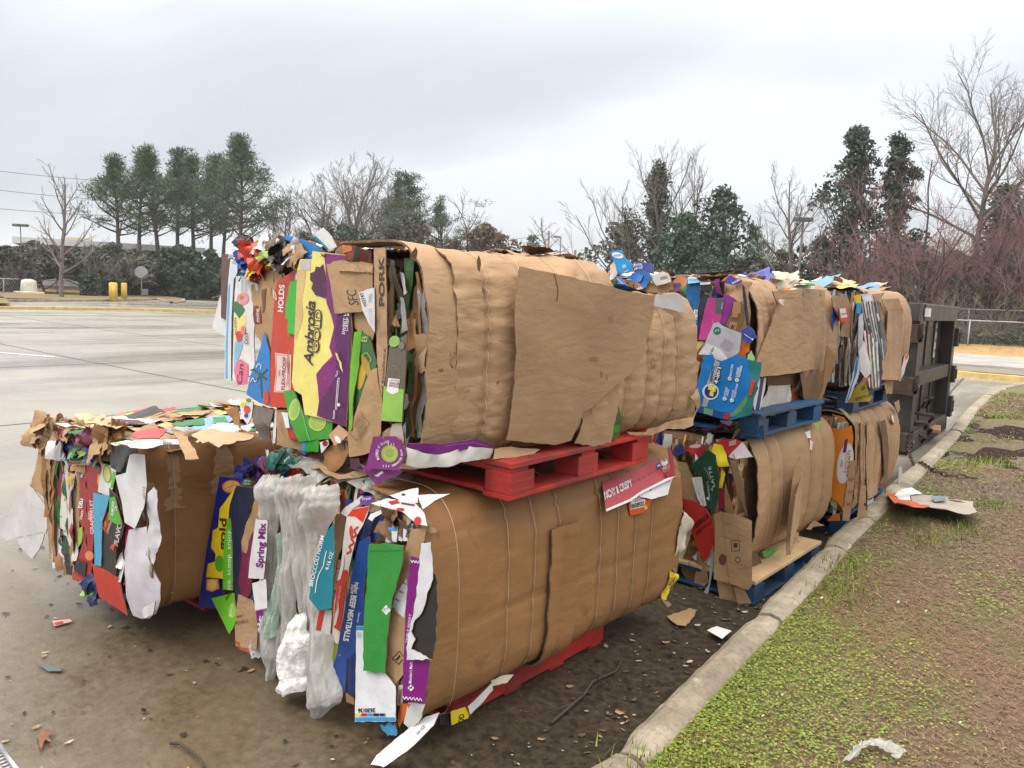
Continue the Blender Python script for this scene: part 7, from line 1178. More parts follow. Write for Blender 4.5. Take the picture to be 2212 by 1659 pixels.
def crumbs():
    g = np.random.default_rng(21); V = []; F = []; M = []; mats = [plain('leaf crumb', (.10, .065, .035), .8, 0, 9, .4, 0), plain('dark crumb', (.02, .016, .012), .7, 0, 9, .4, 0), plain('pale crumb', (.42, .38, .32), .8, 0, 9, .3, 0), KRM]
    for i in range(1500):
        if i < 700: x, y = -1.28-abs(g.normal())*.22, 1.2+g.random()*5.5
        else: x, y = -1.3-g.random()*4.2, .7+g.random()**1.5*4
        s = .003+.011*g.random()**3; q = g.random()*6.28; k = 5; b = len(V); z = .005+zt(x, y); t = (g.random()-.5)*.8
        for j in range(k): a = j*6.283/k; r = s*(.5+.7*g.random()); u, v = r*math.cos(a)*1.7, r*math.sin(a); V.append((x+u*math.cos(q)-v*math.sin(q), y+u*math.sin(q)+v*math.cos(q), z+abs(t*u)+.002*g.random()))
        F.append(tuple(range(b, b+k))); M.append(int(g.choice(4, p=[.42, .36, .12, .10])))
    tag(put('ground_crumbs', new_mesh('ground_crumbs', V, F, mats, M, False)), 'leaf crumbs and grit scattered over the dirty concrete', 'debris', kind='stuff')
crumbs()
# ================================================================== TREES AND FAR BACKGROUND
BARK = plain('grey bark', (.15, .13, .118), .85, 0, 4, .35, .5); BARKD = plain('dark bark', (.055, .045, .038), .85, 0, 4, .35, .5); BARKP = plain('pine bark', (.085, .062, .05), .85, 0, 3, .4, .5); TWG = plain('bare twigs', (.175, .15, .14), .85, 0, 2, .25, 0); TWR = plain('reddish twigs', (.21, .112, .112), .85, 0, 2, .3, 0); TWL = plain('pale twigs', (.21, .165, .13), .85, 0, 2, .25, 0)
NPI = leafmat('pine needles', (.055, .095, .048), .45); NPI2 = leafmat('pine needles pale', (.105, .14, .09), .45); LDK = leafmat('evergreen leaves', (.050, .078, .058), .5); LMG = leafmat('magnolia leaves', (.052, .076, .062), .6); LJN = leafmat('juniper sprays', (.050, .092, .066), .45); LVN = leafmat('vine leaves', (.07, .08, .065), .5); LHG = leafmat('hedge leaves', (.07, .095, .035), .4); LBR = leafmat('brownish brush', (.11, .085, .06), .45); LIV = leafmat('ivy leaves', (.045, .062, .038), .6); LOK = leafmat('oak shrub leaves', (.085, .092, .075), .45)
class Tree:
    def __init__(s, name, x, dist, ytop, label, cat='tree', group=None, seed=1, xt=None):
        s.p = far(x, dist); s.h = topz(x if xt is None else xt, ytop, dist)-s.p.z; s.k = dist/60.; s.r = random.Random(seed*97+5); s.g = np.random.default_rng(seed)
        s.root = empty(name, s.p, 0, label, cat, group); s.TV = []; s.TF = []; s.WV = []; s.WF = []; s.CL = []; s.fit = False; s.pc = .985
    def tube(s, pts, rs, n, V, F):
        b = len(V)
        for i, p in enumerate(pts):
            t = (pts[min(i+1, len(pts)-1)]-pts[max(i-1, 0)]); t = t.normalized() if t.length > 0 else Vector((0, 0, 1))
            a = t.cross(Vector((.3, .2, 1)) if abs(t.z) < .9 else Vector((1, 0, 0))).normalized(); c = t.cross(a)
            for k in range(n): q = 6.2832*k/n; V.append(p+(a*math.cos(q)+c*math.sin(q))*rs[i])
        for i in range(len(pts)-1):
            for k in range(n): F.append((b+i*n+k, b+i*n+(k+1) % n, b+(i+1)*n+(k+1) % n, b+(i+1)*n+k))
    def path(s, p, d, L, r0, r1, n, wig, up):
        pts = [p.copy()]; rs = [r0]; d = d.normalized()
        for i in range(n):
            d = (d+Vector((s.r.gauss(0, wig), s.r.gauss(0, wig), s.r.gauss(0, wig)+up/n))).normalized(); pts.append(pts[-1]+d*L/n); rs.append(r0+(r1-r0)*(i+1)/n)
        return pts, rs
    def limb(s, p, d, L, r, lv, mx, o):
        """recursive bare branching"""
        n = 5 if lv < 2 else (4 if lv == 2 else 3); pts, rs = s.path(p, d, L, r, r*(.35 if lv < mx else .3), n, o['wig'], o['up']*(1 if lv < 2 else .6))
        if lv <= 1: s.tube(pts, rs, 6, s.TV, s.TF)
        else: s.tube(pts, rs, 3, s.WV, s.WF)
        if lv >= mx: return
        k = o['kids'][lv] if lv < len(o['kids']) else 4
        for i in range(k):
            t = o['t0']+(1-o['t0'])*(i+s.r.random()*.8)/k; j = min(int(t*n), n-1); q = pts[j]+(pts[j+1]-pts[j])*(t*n-j); dd = (pts[j+1]-pts[j]).normalized()
            ax = dd.cross(Vector((s.r.gauss(0, 1), s.r.gauss(0, 1), s.r.gauss(0, 1)))).normalized(); an = o['ang']*s.r.uniform(.6, 1.3)
            nd = dd*math.cos(an)+ax*math.sin(an); s.limb(q, nd, L*o['shr']*s.r.uniform(.7, 1.15)*(1.15-.45*t), max(o.get('rmin', .012)*s.k, rs[j]*.55), lv+1, mx, o)
        if lv > 0: pass
    def clump(s, c, rad, n, size, kind='leaf'): s.CL.append((c, rad, n, size, kind))
    def finish(s, bark, twig, leaf, crown='crown', flat=1.):
        if not s.CL or s.fit:
            zs = sorted(v.z for v in s.TV+s.WV); mz = zs[int(len(zs)*s.pc)]-s.p.z; k = s.h/mz; kx = k**.8
            f = lambda v: Vector((s.p.x+(v.x-s.p.x)*kx, s.p.y+(v.y-s.p.y)*kx, s.p.z+(v.z-s.p.z)*k))
            s.TV = [f(v) for v in s.TV]; s.WV = [f(v) for v in s.WV]; s.CL = [(f(Vector(c[0])),)+tuple(c[1:]) for c in s.CL]
        if s.TF: put('trunk', np_mesh('trunk', s.TV, s.TF, [bark], None, True), s.root)
        if s.WF: put('branches', np_mesh('branches', s.WV, s.WF, [twig]), s.root)
        if s.CL:
            Vs = []; Fs = []; b = 0; M = []
            for c, rad, n, size, kind in s.CL:
                n = int(n); u = s.g.normal(size=(n, 3)); u /= np.linalg.norm(u, axis=1)[:, None]; rr = s.g.random(n)**.45
                P = np.array(c)+u*rr[:, None]*np.array(rad if hasattr(rad, '__len__') else (rad, rad, rad*.8)); sz = size*(.6+.8*s.g.random(n))[:, None]
                a = s.g.normal(size=(n, 3)); a /= np.linalg.norm(a, axis=1)[:, None]
                if kind == 'needle': a = a*.5+u*.9; a[:, 2] += .35
                a /= np.linalg.norm(a, axis=1)[:, None]
                v = np.cross(a, s.g.normal(size=(n, 3))); v /= np.linalg.norm(v, axis=1)[:, None]+1e-9
                wd = .16 if kind == 'needle' else .5
                Q = np.stack([P-a*sz*.5, P+v*sz*wd*.5+a*sz*.05, P+a*sz*.55, P-v*sz*wd*.5], 1).reshape(-1, 3); Vs.append(Q); f = np.arange(4*n).reshape(n, 4)+b; Fs.append(f); b += 4*n
            put(crown, np_mesh(crown, np.concatenate(Vs), np.concatenate(Fs), [leaf]), s.root)
        return s.root
def bare(name, x, dist, ytop, label, o, r=.2, mx=4, tw=TWG, bk=BARK, seed=1, lead=.35, nl=7, first=.3, spread=.8, xt=None, group='bare winter trees', vine=None, lean=0., L0=.55):
    t = Tree(name, x, dist, ytop, label, 'tree', group, seed, xt); t.pc = .955 if tw is TWR else .985; H = t.h; fz = first*H
    top = t.p+Vector((0, 0, 1))*fz
    pts, rs = t.path(t.p-Vector((0, 0, .2)), Vector((lean, 0, 1)), H*(lead+first), r, r*.45, 8, .05, .1); t.tube(pts, rs, 8, t.TV, t.TF)
    for i in range(nl):
        u = (first+lead*(i/max(1, nl-1)))/(first+lead); j = min(int(u*8), 7); q = pts[j]+(pts[j+1]-pts[j])*(u*8-j); a = i*2.4+t.r.random(); e = spread*(1.15-.6*i/nl)
        d = Vector((math.cos(a)*math.sin(e), math.sin(a)*math.sin(e), math.cos(e))); t.limb(q, d, H*L0*(1-.35*i/nl)*t.r.uniform(.8, 1.1), rs[j]*.55, 1, mx, o)
    t.limb(pts[-1], Vector((0, 0, 1)), H*(1-first-lead)*.9, rs[-1], 1, mx, o)
    if vine: t.fit = True; vine(t, pts)
    return t.finish(bk, tw, LVN, 'vine' if vine else 'crown')
O1 = dict(wig=.13, up=.3, kids=[5, 6, 7, 6], t0=.22, ang=.62, shr=.5); O2 = dict(wig=.10, up=.5, kids=[4, 5, 5, 4], t0=.2, ang=.5, shr=.46, rmin=.011); OY = dict(wig=.07, up=.5, kids=[3, 5, 4, 3], t0=.25, ang=.6, shr=.42)
OR = dict(wig=.16, up=.2, kids=[6, 7, 8, 6], t0=.15, ang=.6, shr=.52, rmin=.012)
def pine(x, dist, ytop, label, seed, first=.45, wid=.2, r=.28, nb=26, dens=1., leaf=NPI, group='pine trees', xt=None, cs=1.):
    t = Tree('pine_tree', x, dist, ytop, label, 'tree', group, seed, xt); H = t.h; pts, rs = t.path(t.p-Vector((0, 0, .2)), Vector((t.r.gauss(0, .03), t.r.gauss(0, .03), 1)), H, r, .03, 10, .025, .1); t.tube(pts, rs, 7, t.TV, t.TF)
    for i in range(nb):
        u = first+(1-first)*((i+.5*t.r.random())/nb); j = min(int(u*10), 9); q = pts[j]+(pts[j+1]-pts[j])*(u*10-j); a = i*2.39996+t.r.gauss(0, .4); v = (u-first)/(1-first); L = H*wid*1.55*(.35+1.0*math.sin(min(1, v*1.25+.18)*math.pi)**.8)*t.r.uniform(.6, 1.1)*(1-.6*v**1.5)
        d = Vector((math.cos(a), math.sin(a), .22+.3*v)); bp, br = t.path(q, d, L, .055*t.k+.02, .02, 5, .14, .5); t.tube(bp, br, 4, t.TV, t.TF)
        for k in (2, 3, 4, 5):
            for _ in range(1 if k < 4 else 3):
                c = bp[k]+Vector((t.r.gauss(0, .09), t.r.gauss(0, .09), t.r.gauss(.07, .07)))*L; s_ = H*.046*t.r.uniform(.6, 1.3)*cs; t.clump(c, (s_*1.25, s_*1.25, s_*.75), 26*dens, H*.028, 'needle')
    t.clump(pts[-1]-Vector((0, 0, H*.06)), (H*.05, H*.05, H*.075), 90*dens, H*.03, 'needle'); return t.finish(BARKP, BARKP, leaf)
def bushy(name, x, dist, ytop, label, seed, wid, leaf, n=70, per=60, ls=.3, shape='round', bark=BARKD, cat='tree', group=None, gap=.0, low=.0, xt=None, csz=.16):
    t = Tree(name, x, dist, ytop, label, cat, group, seed, xt); H = t.h; W = wid; pts, rs = t.path(t.p-Vector((0, 0, .2)), Vector((0, 0, 1)), H*.92, max(.06, H*.016), .03, 8, .04, .1); t.tube(pts, rs, 6, t.TV, t.TF)
    for i in range(n):
        v = low+(1-low)*t.r.random()**.85; a = t.r.random()*6.283
        if shape == 'cone': pr = (1-v)**.75+.04
        elif shape == 'ragged': pr = ((1-v)**.75)*(.66+.34*math.sin(v*17+seed+a))*(.75+.25*math.sin(a*3+seed))+.05
        else: pr = math.sqrt(max(0, 1-(2*v-.95)**2))*(.8+.2*math.sin(a*4+seed*1.7))
        rr = W*pr*t.r.random()**.5; q = t.p+Vector((math.cos(a)*rr, math.sin(a)*rr, v*H)); s_ = H*csz*t.r.uniform(.45, 1.0)*(1.1-.5*v)
        j = min(int(v*.8*8), 7); bp = [pts[j], pts[j]+(q-pts[j])*.5+Vector((0, 0, -.02*H)), q]; t.tube(bp, [.05*t.k, .03*t.k, .012*t.k], 3, t.TV, t.TF)
        t.clump(q, (s_, s_, s_*.8), per*(1-gap), ls)
    return t.finish(bark, bark, leaf)
HZ = ('grey green hedge',)
# ---- left side
def ltree():
    return bare('bare_tree', 133, 60, 355, 'lone leafless tree with upswept limbs on the far left grass island', OY, .17, 3, TWG, BARK, 4, .58, 13, .22, .95, L0=.42)
ltree()
pp = [(258, 84, 338, .16, 11), (300, 88, 330, .15, 12), (345, 84, 328, .16, 13), (385, 90, 322, .13, 14), (420, 84, 338, .15, 15), (455, 92, 332, .14, 16), (508, 80, 296, .21, 17), (478, 95, 345, .13, 18)]
lb = ['tall pine at the left edge of the pine row', 'tall pine, second from the left of the pine row', 'slender tall pine with a bare lower trunk, third from the left', 'thin pine with a high pointed top, fourth in the row', 'pine with a thick crown near the middle of the row', 'pine crowded between taller neighbours', 'tallest broad pine at the right end of the row', 'thin pine behind the tallest one']
for (x, d, y, w_, s_), l_ in zip(pp, lb): pine(x, d, y, l_, s_, .42 if s_ != 17 else .36, w_, .30, 30 if s_ != 17 else 40, 1.1, group='row of tall pines at the left')
bushy('evergreen_tree', 390, 74, 535, 'dark rounded evergreen below the pine row', 21, 4.2, LDK, 110, 80, .42, group='dark evergreens at the left'); bushy('evergreen_tree', 300, 76, 545, 'dark evergreen shrub at the foot of the left pines', 22, 4.0, LDK, 90, 80, .42, group='dark evergreens at the left'); bushy('evergreen_tree', 455, 72, 545, 'dark evergreen beside the brown upright board', 23, 3.4, LDK, 80, 80, .42, group='dark evergreens at the left')
for i, (x, y, w_, l_) in enumerate(((18, 538, 5.0, 'dark spreading tree at the left edge of the picture'), (75, 528, 4.6, 'dark spreading tree left of the lone leafless tree'), (185, 540, 5.0, 'dark spreading tree right of the lone leafless tree'), (245, 530, 4.4, 'twiggy dark tree in front of the brick building'), (-60, 530, 5, 'dark spreading tree beyond the left edge'))):
    bushy('spreading_tree', x, 70+i, y, l_, 30+i, w_, LOK, 90, 70, .34, low=.42, group='dark spreading trees along the left', csz=.2)
    if i < 4:
        t = bare('bare_shrub', x+22, 68, y-8, ['thin leafless shrub among the dark trees at the far left', 'thin leafless shrub by the lone tree', 'leafless shrub in front of the white roof', 'leafless shrub left of the pines'][i], OR, .10, 3, TWG, BARKD, 50+i, .2, 6, .15, .9, group='leafless shrubs')
# low building
BRK = plain('brick wall', (.26, .135, .10), .85, 0, 1.2, .2, .3); ROOFW = plain('white roof edge', (.62, .66, .66), .6, 0, 2, .1, .1); GREYW = plain('grey wall', (.36, .37, .38), .8, 0, 2, .15, .2)
def building():
    a, b = far(60, 96), far(420, 96); c = (a+b)/2; d = (b-a).normalized(); n = Vector((-d.y, d.x, 0)); z0 = c.z-.3; zt_ = topz(240, 531, 96); L = (b-a).length; ang = math.atan2(d.y, d.x)
    r = empty('low_building', Vector((c.x, c.y, z0)), ang, 'low brick building with a white roof edge behind the left trees', 'building'); M = Matrix.Rotation(ang, 4, 'Z')
    mb = MB(); mb.box((c.x, c.y, z0+(zt_-z0-.6)/2), (L, 14, zt_-z0-.6), BRK, M); mb.build('wall', r)
    mb = MB(); mb.box((c.x, c.y, zt_-.3), (L+1, 15, .6), ROOFW, M); mb.build('roof', r)
    mb = MB(); mb.box((c.x-d.x*L*.2, c.y-d.y*L*.2, zt_+.35), (2.4, 2, .45), plain('yellow roof unit', (.50, .42, .20), .6), M); mb.build('roof_unit', r)
    for i in range(7):
        q = a+d*(L*(i+.7)/7.4)-n*7.02; mb = MB(); mb.box((q.x, q.y, z0+1.5), (2.2, .1, 1.6), GREYW, M); mb.build('window', r)
building()
HEDM = 'trimmed green hedge'
def hedge(name, pts, h, wd, leaf, label, n=2600, ls=.16, group=None, seed=5):
    g = np.random.default_rng(seed); P = [g2(*p) if len(p) == 2 else (p[0], p[1]) for p in pts]; c = Vector((P[0][0], P[0][1], zt(*P[0]))); r = empty(name, c, 0, label, 'hedge', group); Vs = []; Fs = []; b = 0; tot = sum(math.dist(p, q) for p, q in zip(P, P[1:]))
    mb = MB(); strip(mb, P, wd*.6, 0, plain('hedge wood', (.03, .026, .02), .9), 1.5, h*.8); mb.build('stems', r)
    for p, q in zip(P, P[1:]):
        k = int(n*math.dist(p, q)/tot); t = g.random(k); x = p[0]+(q[0]-p[0])*t; y = p[1]+(q[1]-p[1])*t; l = math.dist(p, q); nx, ny = -(q[1]-p[1])/l, (q[0]-p[0])/l; o = (g.random(k)-.5)*wd
        z = g.random(k)**.6*h*(1+.10*np.sin(t*l*1.3)); Pt = np.stack([x+nx*o, y+ny*o, np.array([zt(a_, b_) for a_, b_ in zip(x, y)])+z], 1); a = g.normal(size=(k, 3)); a /= np.linalg.norm(a, axis=1)[:, None]; v = np.cross(a, g.normal(size=(k, 3))); v /= np.linalg.norm(v, axis=1)[:, None]; s_ = ls*(.6+.8*g.random(k))[:, None]
        Vs.append(np.stack([Pt-a*s_, Pt+v*s_*.6, Pt+a*s_, Pt-v*s_*.6], 1).reshape(-1, 3)); Fs.append(np.arange(4*k).reshape(k, 4)+b); b += 4*k
    put('foliage', np_mesh('foliage', np.concatenate(Vs), np.concatenate(Fs), [leaf]), r)
hedge('hedge', [(330, 634), (420, 634.5), (520, 636)], 1.9, 3.2, LHG, 'trimmed green hedge under the pine row', 4200, .2)
hedge('hedge', [(175, 642), (215, 643.5)], 1.6, 2.2, LDK, 'dark clipped bush left of the yellow bollards', 1600, .17, seed=6); hedge('hedge', [(228, 643), (243, 643)], 1.5, 1.8, LDK, 'small dark bush behind the yellow bollards', 700, .17, seed=7); hedge('hedge', [(-40, 634), (60, 634)], 1.1, 2, LBR, 'low brown shrubs at the left edge', 1500, .18, seed=8)
YB = plain('yellow bollard paint', (.62, .42, .06), .5, 0, 3, .2, .15)
for (x, y, yt, w_, l_) in ((245, 648.5, 610, .26, 'thick yellow bollard, the left one of the pair'), (268.5, 646.5, 611, .19, 'yellow bollard, the right one of the pair')):
    p = ground(x, y, .1); d = (p-CAM).xy.length; h = topz(x, yt, d)-p.z; r = empty('bollard', p, 0, l_, 'bollard', 'yellow bollards'); mb = MB(); mb.tube([p, p+Vector((0, 0, h*.95)), p+Vector((0, 0, h*.985)), p+Vector((0, 0, h))], [w_, w_, w_*.8, w_*.35], YB, 14); mb.build('post', r)
    if w_ > .2: mb = MB(); mb.tube([p+Vector((.3, -.1, 0)), p+Vector((.3, -.1, h*.9))], .1, YB, 10); mb.build('sleeve', r)
GALV = plain('galvanised post', (.34, .36, .38), .5, .3, 4, .15, .1)
def stopsign():
    p = ground(306, 643, .1); d = (p-CAM).xy.length; zc_ = topz(307, 588, d); rr = 12*d/FPX; f = (CAM-p); f.z = 0; f.normalize(); u = Vector((-f.y, f.x, 0)); r = empty('road_sign', p, 0, 'octagonal road sign seen from its grey back on a thin post', 'sign')
    mb = MB(); mb.cyl(p, Vector((p.x, p.y, zc_+rr*.7)), .045, GALV, 8); mb.build('post', r); mb = MB(); mb.prism([(rr*math.cos(math.pi/8+i*math.pi/4), rr*math.sin(math.pi/8+i*math.pi/4)) for i in range(8)], Vector((p.x, p.y, zc_))+f*.08, u, Vector((0, 0, 1)), f, .03, GALV); mb.build('sign_plate', r)
    for (x, y0, y1, hw, l_, m) in ((313, 637, 624, 5.5, 'small white notice board beside the octagonal sign', plain('white board', (.66, .68, .68), .5)), (363, 636, 627, 6, 'small grey notice board by the fence end', GALV)):
        p = ground(x, y0+3, .1); d = (p-CAM).xy.length; a, b = topz(x, y0, d), topz(x, y1, d); q = empty('notice_board', p, 0, l_, 'sign', 'notice boards on the island'); mb = MB(); mb.prism([(-hw*d/FPX, a-p.z), (hw*d/FPX, a-p.z), (hw*d/FPX, b-p.z), (-hw*d/FPX, b-p.z)], p+f*.05, u, Vector((0, 0, 1)), f, .04, m); mb.build('board', q); mb = MB(); mb.cyl(p, Vector((p.x, p.y, a+.2)), .05, GALV, 6); mb.build('post', q)
stopsign()
CHN = plain('chain link wire', (.30, .33, .33), .5, .4, 4, .1, 0)
def chainlink(name, A, B_, h, label, posts, mesh=.12, rw=.0035, rail=.035, low=True):
    A, B_ = Vector(A), Vector(B_); r = empty(name, (A+B_)/2, 0, label, 'fence', 'chain link fences'); up = Vector((0, 0, 1)); L = (B_-A).length; d = (B_-A)/L
    mb = MB(); mb.cyl(A+up*h, B_+up*h, rail, GALV, 8); mb.build('top_rail', r)
    for t in posts: q = A+(B_-A)*t; m2 = MB(); m2.cyl(q-up*.1, q+up*(h+.05), rail*1.15, GALV, 8); m2.build('post', r)
    mb = MB(); n = int((L+h)/mesh)
    for i in range(n):
        for sg in (1, -1):
            a = i*mesh-(h if sg > 0 else 0); p0, p1 = (a, 0.), (a+h, h)
            if sg < 0: p0, p1 = (a, h), (a+h, 0.)
            if p1[0] < 0 or p0[0] > L: continue
            def cl(p, q):
                if p[0] < 0: t = -p[0]/(q[0]-p[0]); return (0, p[1]+(q[1]-p[1])*t)
                if p[0] > L: t = (p[0]-L)/(p[0]-q[0]); return (L, p[1]+(q[1]-p[1])*t)
                return p
            p0, p1 = cl(p0, p1), cl(p1, p0); mb.tube([A+d*p0[0]+up*p0[1], A+d*p1[0]+up*p1[1]], rw, CHN, 3, False)
    mb.build('wire_mesh', r)
p0, p1 = ground(-60, 634, .1), ground(386, 634.5, .1); chainlink('fence', (p0.x, p0.y, zt(p0.x, p0.y)), (p1.x, p1.y, zt(p1.x, p1.y)), 1.15, 'low chain link fence behind the far grass island', [.1, .3, .5, .68, .84, 1.], .3, .006, .03)
def hydrant():
    p = ground(63, 632, .1); p = far(63, 66); m = plain('cream paint', (.66, .64, .55), .5); mb = MB(); h = topz(70, 603, 66)-p.z; mb.tube([p, p+Vector((0, 0, h*.8)), p+Vector((0, 0, h*.9)), p+Vector((0, 0, h))], [.62, .52, .5, .2], m, 8); mb.box(p+Vector((0, 0, .15)), (2.4, 1.2, .3), m, None, .05); tag(mb.build('utility_cover'), 'squat cream utility cover on the far left grass', 'cover')
hydrant()
POLE = plain('lamp post steel', (.13, .12, .11), .6, .3, 4, .2, .1); POLEW = plain('timber pole', (.16, .13, .11), .85, 0, 3, .3, .3)
def lamp(x, dist, ytop, label, two=False, w_=.09, arm=.7, xt=None):
    p = far(x, dist); q = far(x if xt is None else xt, dist); h = topz(x, ytop, dist)-p.z; r = empty('light_pole', p, 0, label, 'light pole', 'parking lot light poles'); mb = MB(); mb.tube([p, p+Vector((0, 0, h))], [w_*1.2, w_*.8], POLE, 8); mb.build('pole', r)
    u = Vector((RT.x, RT.y, 0)).normalized()
    for s in ((1, -1) if two else (-1,)): c = p+u*s*arm*.65+Vector((0, 0, h)); mb = MB(); mb.box(c, (arm*1.1, .4, .22), POLE, Matrix.Rotation(math.atan2(u.y, u.x), 4, 'Z'), .03); mb.build('lamp_head', r)
lamp(49, 78, 487, 'dark light pole with two heads at the far left', True, .05, .5); lamp(896, 75, 487, 'light pole with a flat head in front of the middle pines'); lamp(1330, 62, 483, 'light pole with one head left of the bushy evergreen'); lamp(1722, 48, 474, 'tall light pole beside the leafless tree on the right', True, .08, .45, 1716); lamp(1206, 120, 512, 'distant thin light pole by the bald cypress', False, .12, 1.)
def upole(x, dist, ytop, label, w_=.15):
    p = far(x, dist); h = topz(x, ytop, dist)-p.z; mb = MB(); mb.tube([p, p+Vector((0, 0, h))], [w_*1.2, w_*.8], POLEW, 8); return tag(mb.build('utility_pole'), label, 'utility pole', 'wooden utility poles'), p+Vector((0, 0, h))
_, ua = upole(1180, 105, 499, 'tall wooden utility pole near the middle of the skyline', .17); upole(1238, 70, 540, 'short wooden pole stub beside the torn hump of the top bale', .14)
def cable(a, b, sag, label, name='power_line', r=.03):
    pts = [a+(b-a)*t+Vector((0, 0, -sag*4*t*(1-t))) for t in [i/20 for i in range(21)]]; mb = MB(); mb.tube(pts, r, plain('cable', (.10, .10, .10), .6), 4, False); tag(mb.build(name), label, 'cable', 'overhead power lines')
def at(x, y, dist): p = far(x, dist); return Vector((p.x, p.y, topz(x, y, dist)))
for i, (y0, y1, l_) in enumerate(((660/1.8228, 545/1.8228+105, 'uppermost power line across the left sky'), (735/1.8228, 470, 'second power line across the left sky'), (815/1.8228, 480, 'lowest power line across the left sky'))): cable(at(-120, y0-8, 110), at(470, (395, 436, 462)[i]+5, 120), .6, l_)
for i, y in enumerate((502, 512, 522)): cable(ua-Vector((0, 0, .3+i*.75)), at(880, 524+i*6, 130), .8, ['upper wire', 'middle wire', 'lower wire'][i]+' leaving the wooden pole in the middle skyline')
# ---- middle
bare('bare_tree', 760, 78, 340, 'broad leafless tree with a fan of fine branches left of centre', O1, .34, 4, TWG, BARK, 61, .26, 14, .25, 1.0, L0=.62)
bare('bare_tree', 690, 80, 385, 'leafless tree leaning into the broad fan shaped one', O1, .25, 4, TWG, BARK, 62, .3, 7, .2, .7); bare('bare_tree', 625, 82, 418, 'smaller leafless tree beside the tallest pine', O1, .2, 4, TWG, BARK, 63, .3, 7, .2, .7); bare('bare_tree', 585, 78, 470, 'low leafless thicket tree by the pines', O2, .15, 4, TWG, BARKD, 64, .3, 7, .1, .6); bare('bare_tree', 830, 84, 400, 'slim leafless tree between the fan shaped tree and the pine pair', O1, .2, 4, TWG, BARK, 60, .3, 6, .25, .6)
pine(845, 82, 378, 'slim pine of the middle pair', 65, .3, .17, .2, 24, .9, group='pines in the middle'); pine(888, 78, 378, 'fuller pine of the middle pair', 66, .22, .26, .24, 34, 1., group='pines in the middle'); pine(960, 76, 436, 'short open pine right of the middle pair', 67, .3, .30, .2, 24, 1., group='pines in the middle')
bushy('evergreen_tree', 880, 74, 470, 'broad dull green tree below the middle pines', 68, 4.6, LOK, 110, 75, .42, group='dark evergreens in the middle'); bushy('evergreen_tree', 740, 74, 490, 'dark green tree below the fan shaped leafless tree', 69, 4.0, LDK, 90, 75, .4, group='dark evergreens in the middle'); bushy('evergreen_tree', 660, 73, 510, 'dark low evergreen behind the crumpled bale top', 70, 4.2, LDK, 90, 75, .4, group='dark evergreens in the middle'); bushy('evergreen_tree', 600, 72, 520, 'dark evergreen right of the tallest pine', 72, 3.8, LOK, 80, 75, .4, group='dark evergreens in the middle')
bare('bare_tree', 1010, 72, 455, 'low reddish grey leafless tree behind the upper bale', OR, .15, 3, TWR, BARKD, 73, .25, 9, .12, .9); bushy('brown_shrub', 1045, 73, 490, 'brown rounded thicket behind the upper bale', 74, 4.4, LBR, 110, 75, .34, group='brown thickets'); bushy('brown_shrub', 985, 74, 520, 'brown thicket under the short open pine', 75, 3.0, LBR, 60, 70, .34, group='brown thickets')
bushy('small_tree', 1145, 85, 513, 'small round green tree near the wooden pole', 76, 2.6, NPI2, 45, 60, .35)
bare('bare_tree', 1203, 80, 470, 'bald conical leafless tree with level twigs near the wooden pole', dict(wig=.05, up=.02, kids=[4, 5, 4], t0=.2, ang=.6, shr=.36, rmin=.009), .14, 3, TWG, BARK, 77, .74, 26, .12, 1.35, L0=.30)
def vine(t, pts):
    zs = sorted(v.z for v in t.TV+t.WV); m = zs[int(len(zs)*t.pc)]-t.p.z; q = pts[-1]
    for i in range(150):
        u = t.r.random()**.9*.86; w_ = m*(.045-.03*u)*(1.6 if u < .3 else 1); c = t.p+(q-t.p)*min(1, u)+Vector((t.r.gauss(0, w_), t.r.gauss(0, w_), 0)); c.z = t.p.z+u*m; t.clump(c, (m*.035, m*.035, m*.05), 60, .26)
    for i in range(20): t.clump(t.p+Vector((-RT.x, -RT.y, 0))*t.r.gauss(m*.13, m*.025)+Vector((0, 0, t.r.uniform(.36, .6)*m)), (m*.03, m*.03, m*.05), 50, .24)
bare('vine_tree', 1412, 58, 305, 'tall leafless tree with its trunk wrapped in dark vines', O2, .26, 4, TWG, BARK, 81, .5, 12, .32, 1.0, vine=vine, L0=.55)
bare('bare_tree', 1335, 60, 400, 'leafless tree arching left from the vine wrapped one', O2, .2, 4, TWG, BARK, 82, .3, 10, .2, 1.15, L0=.7, lean=-.12); bare('bare_tree', 1490, 60, 330, 'slender leafless tree right of the vine wrapped one', O2, .17, 4, TWG, BARK, 83, .4, 8, .32, .6)
bushy('evergreen_tree', 1470, 46, 470, 'bushy blue green juniper behind the blue cartons', 84, 3.7, LJN, 170, 110, .22, 'cone', group='evergreens right of centre', csz=.13); bushy('evergreen_tree', 1340, 62, 488, 'dull green tree left of the juniper', 85, 3.6, LOK, 80, 70, .34, group='evergreens right of centre'); bushy('evergreen_tree', 1545, 58, 415, 'open leafy evergreen above the juniper', 86, 3.0, LMG, 60, 60, .34, low=.35, group='evergreens right of centre'); pine(1560, 60, 500, 'small flat topped pine right of the juniper', 87, .4, .28, .14, 18, 1., group='pines right of centre'); pine(1645, 64, 482, 'small dense pine left of the leafless tree', 88, .2, .26, .15, 26, 1.2, group='pines right of centre')
bushy('brown_shrub', 1620, 60, 560, 'brown thicket behind the second top bale', 89, 3.6, LBR, 90, 80, .3, group='brown thickets'); bushy('brown_shrub', 1680, 58, 545, 'dull thicket left of the tall light pole', 90, 2.8, LOK, 70, 80, .3, group='brown thickets'); bushy('brown_shrub', 1560, 56, 580, 'dark low thicket beside the juniper', 91, 3.2, LDK, 60, 80, .3, group='brown thickets')
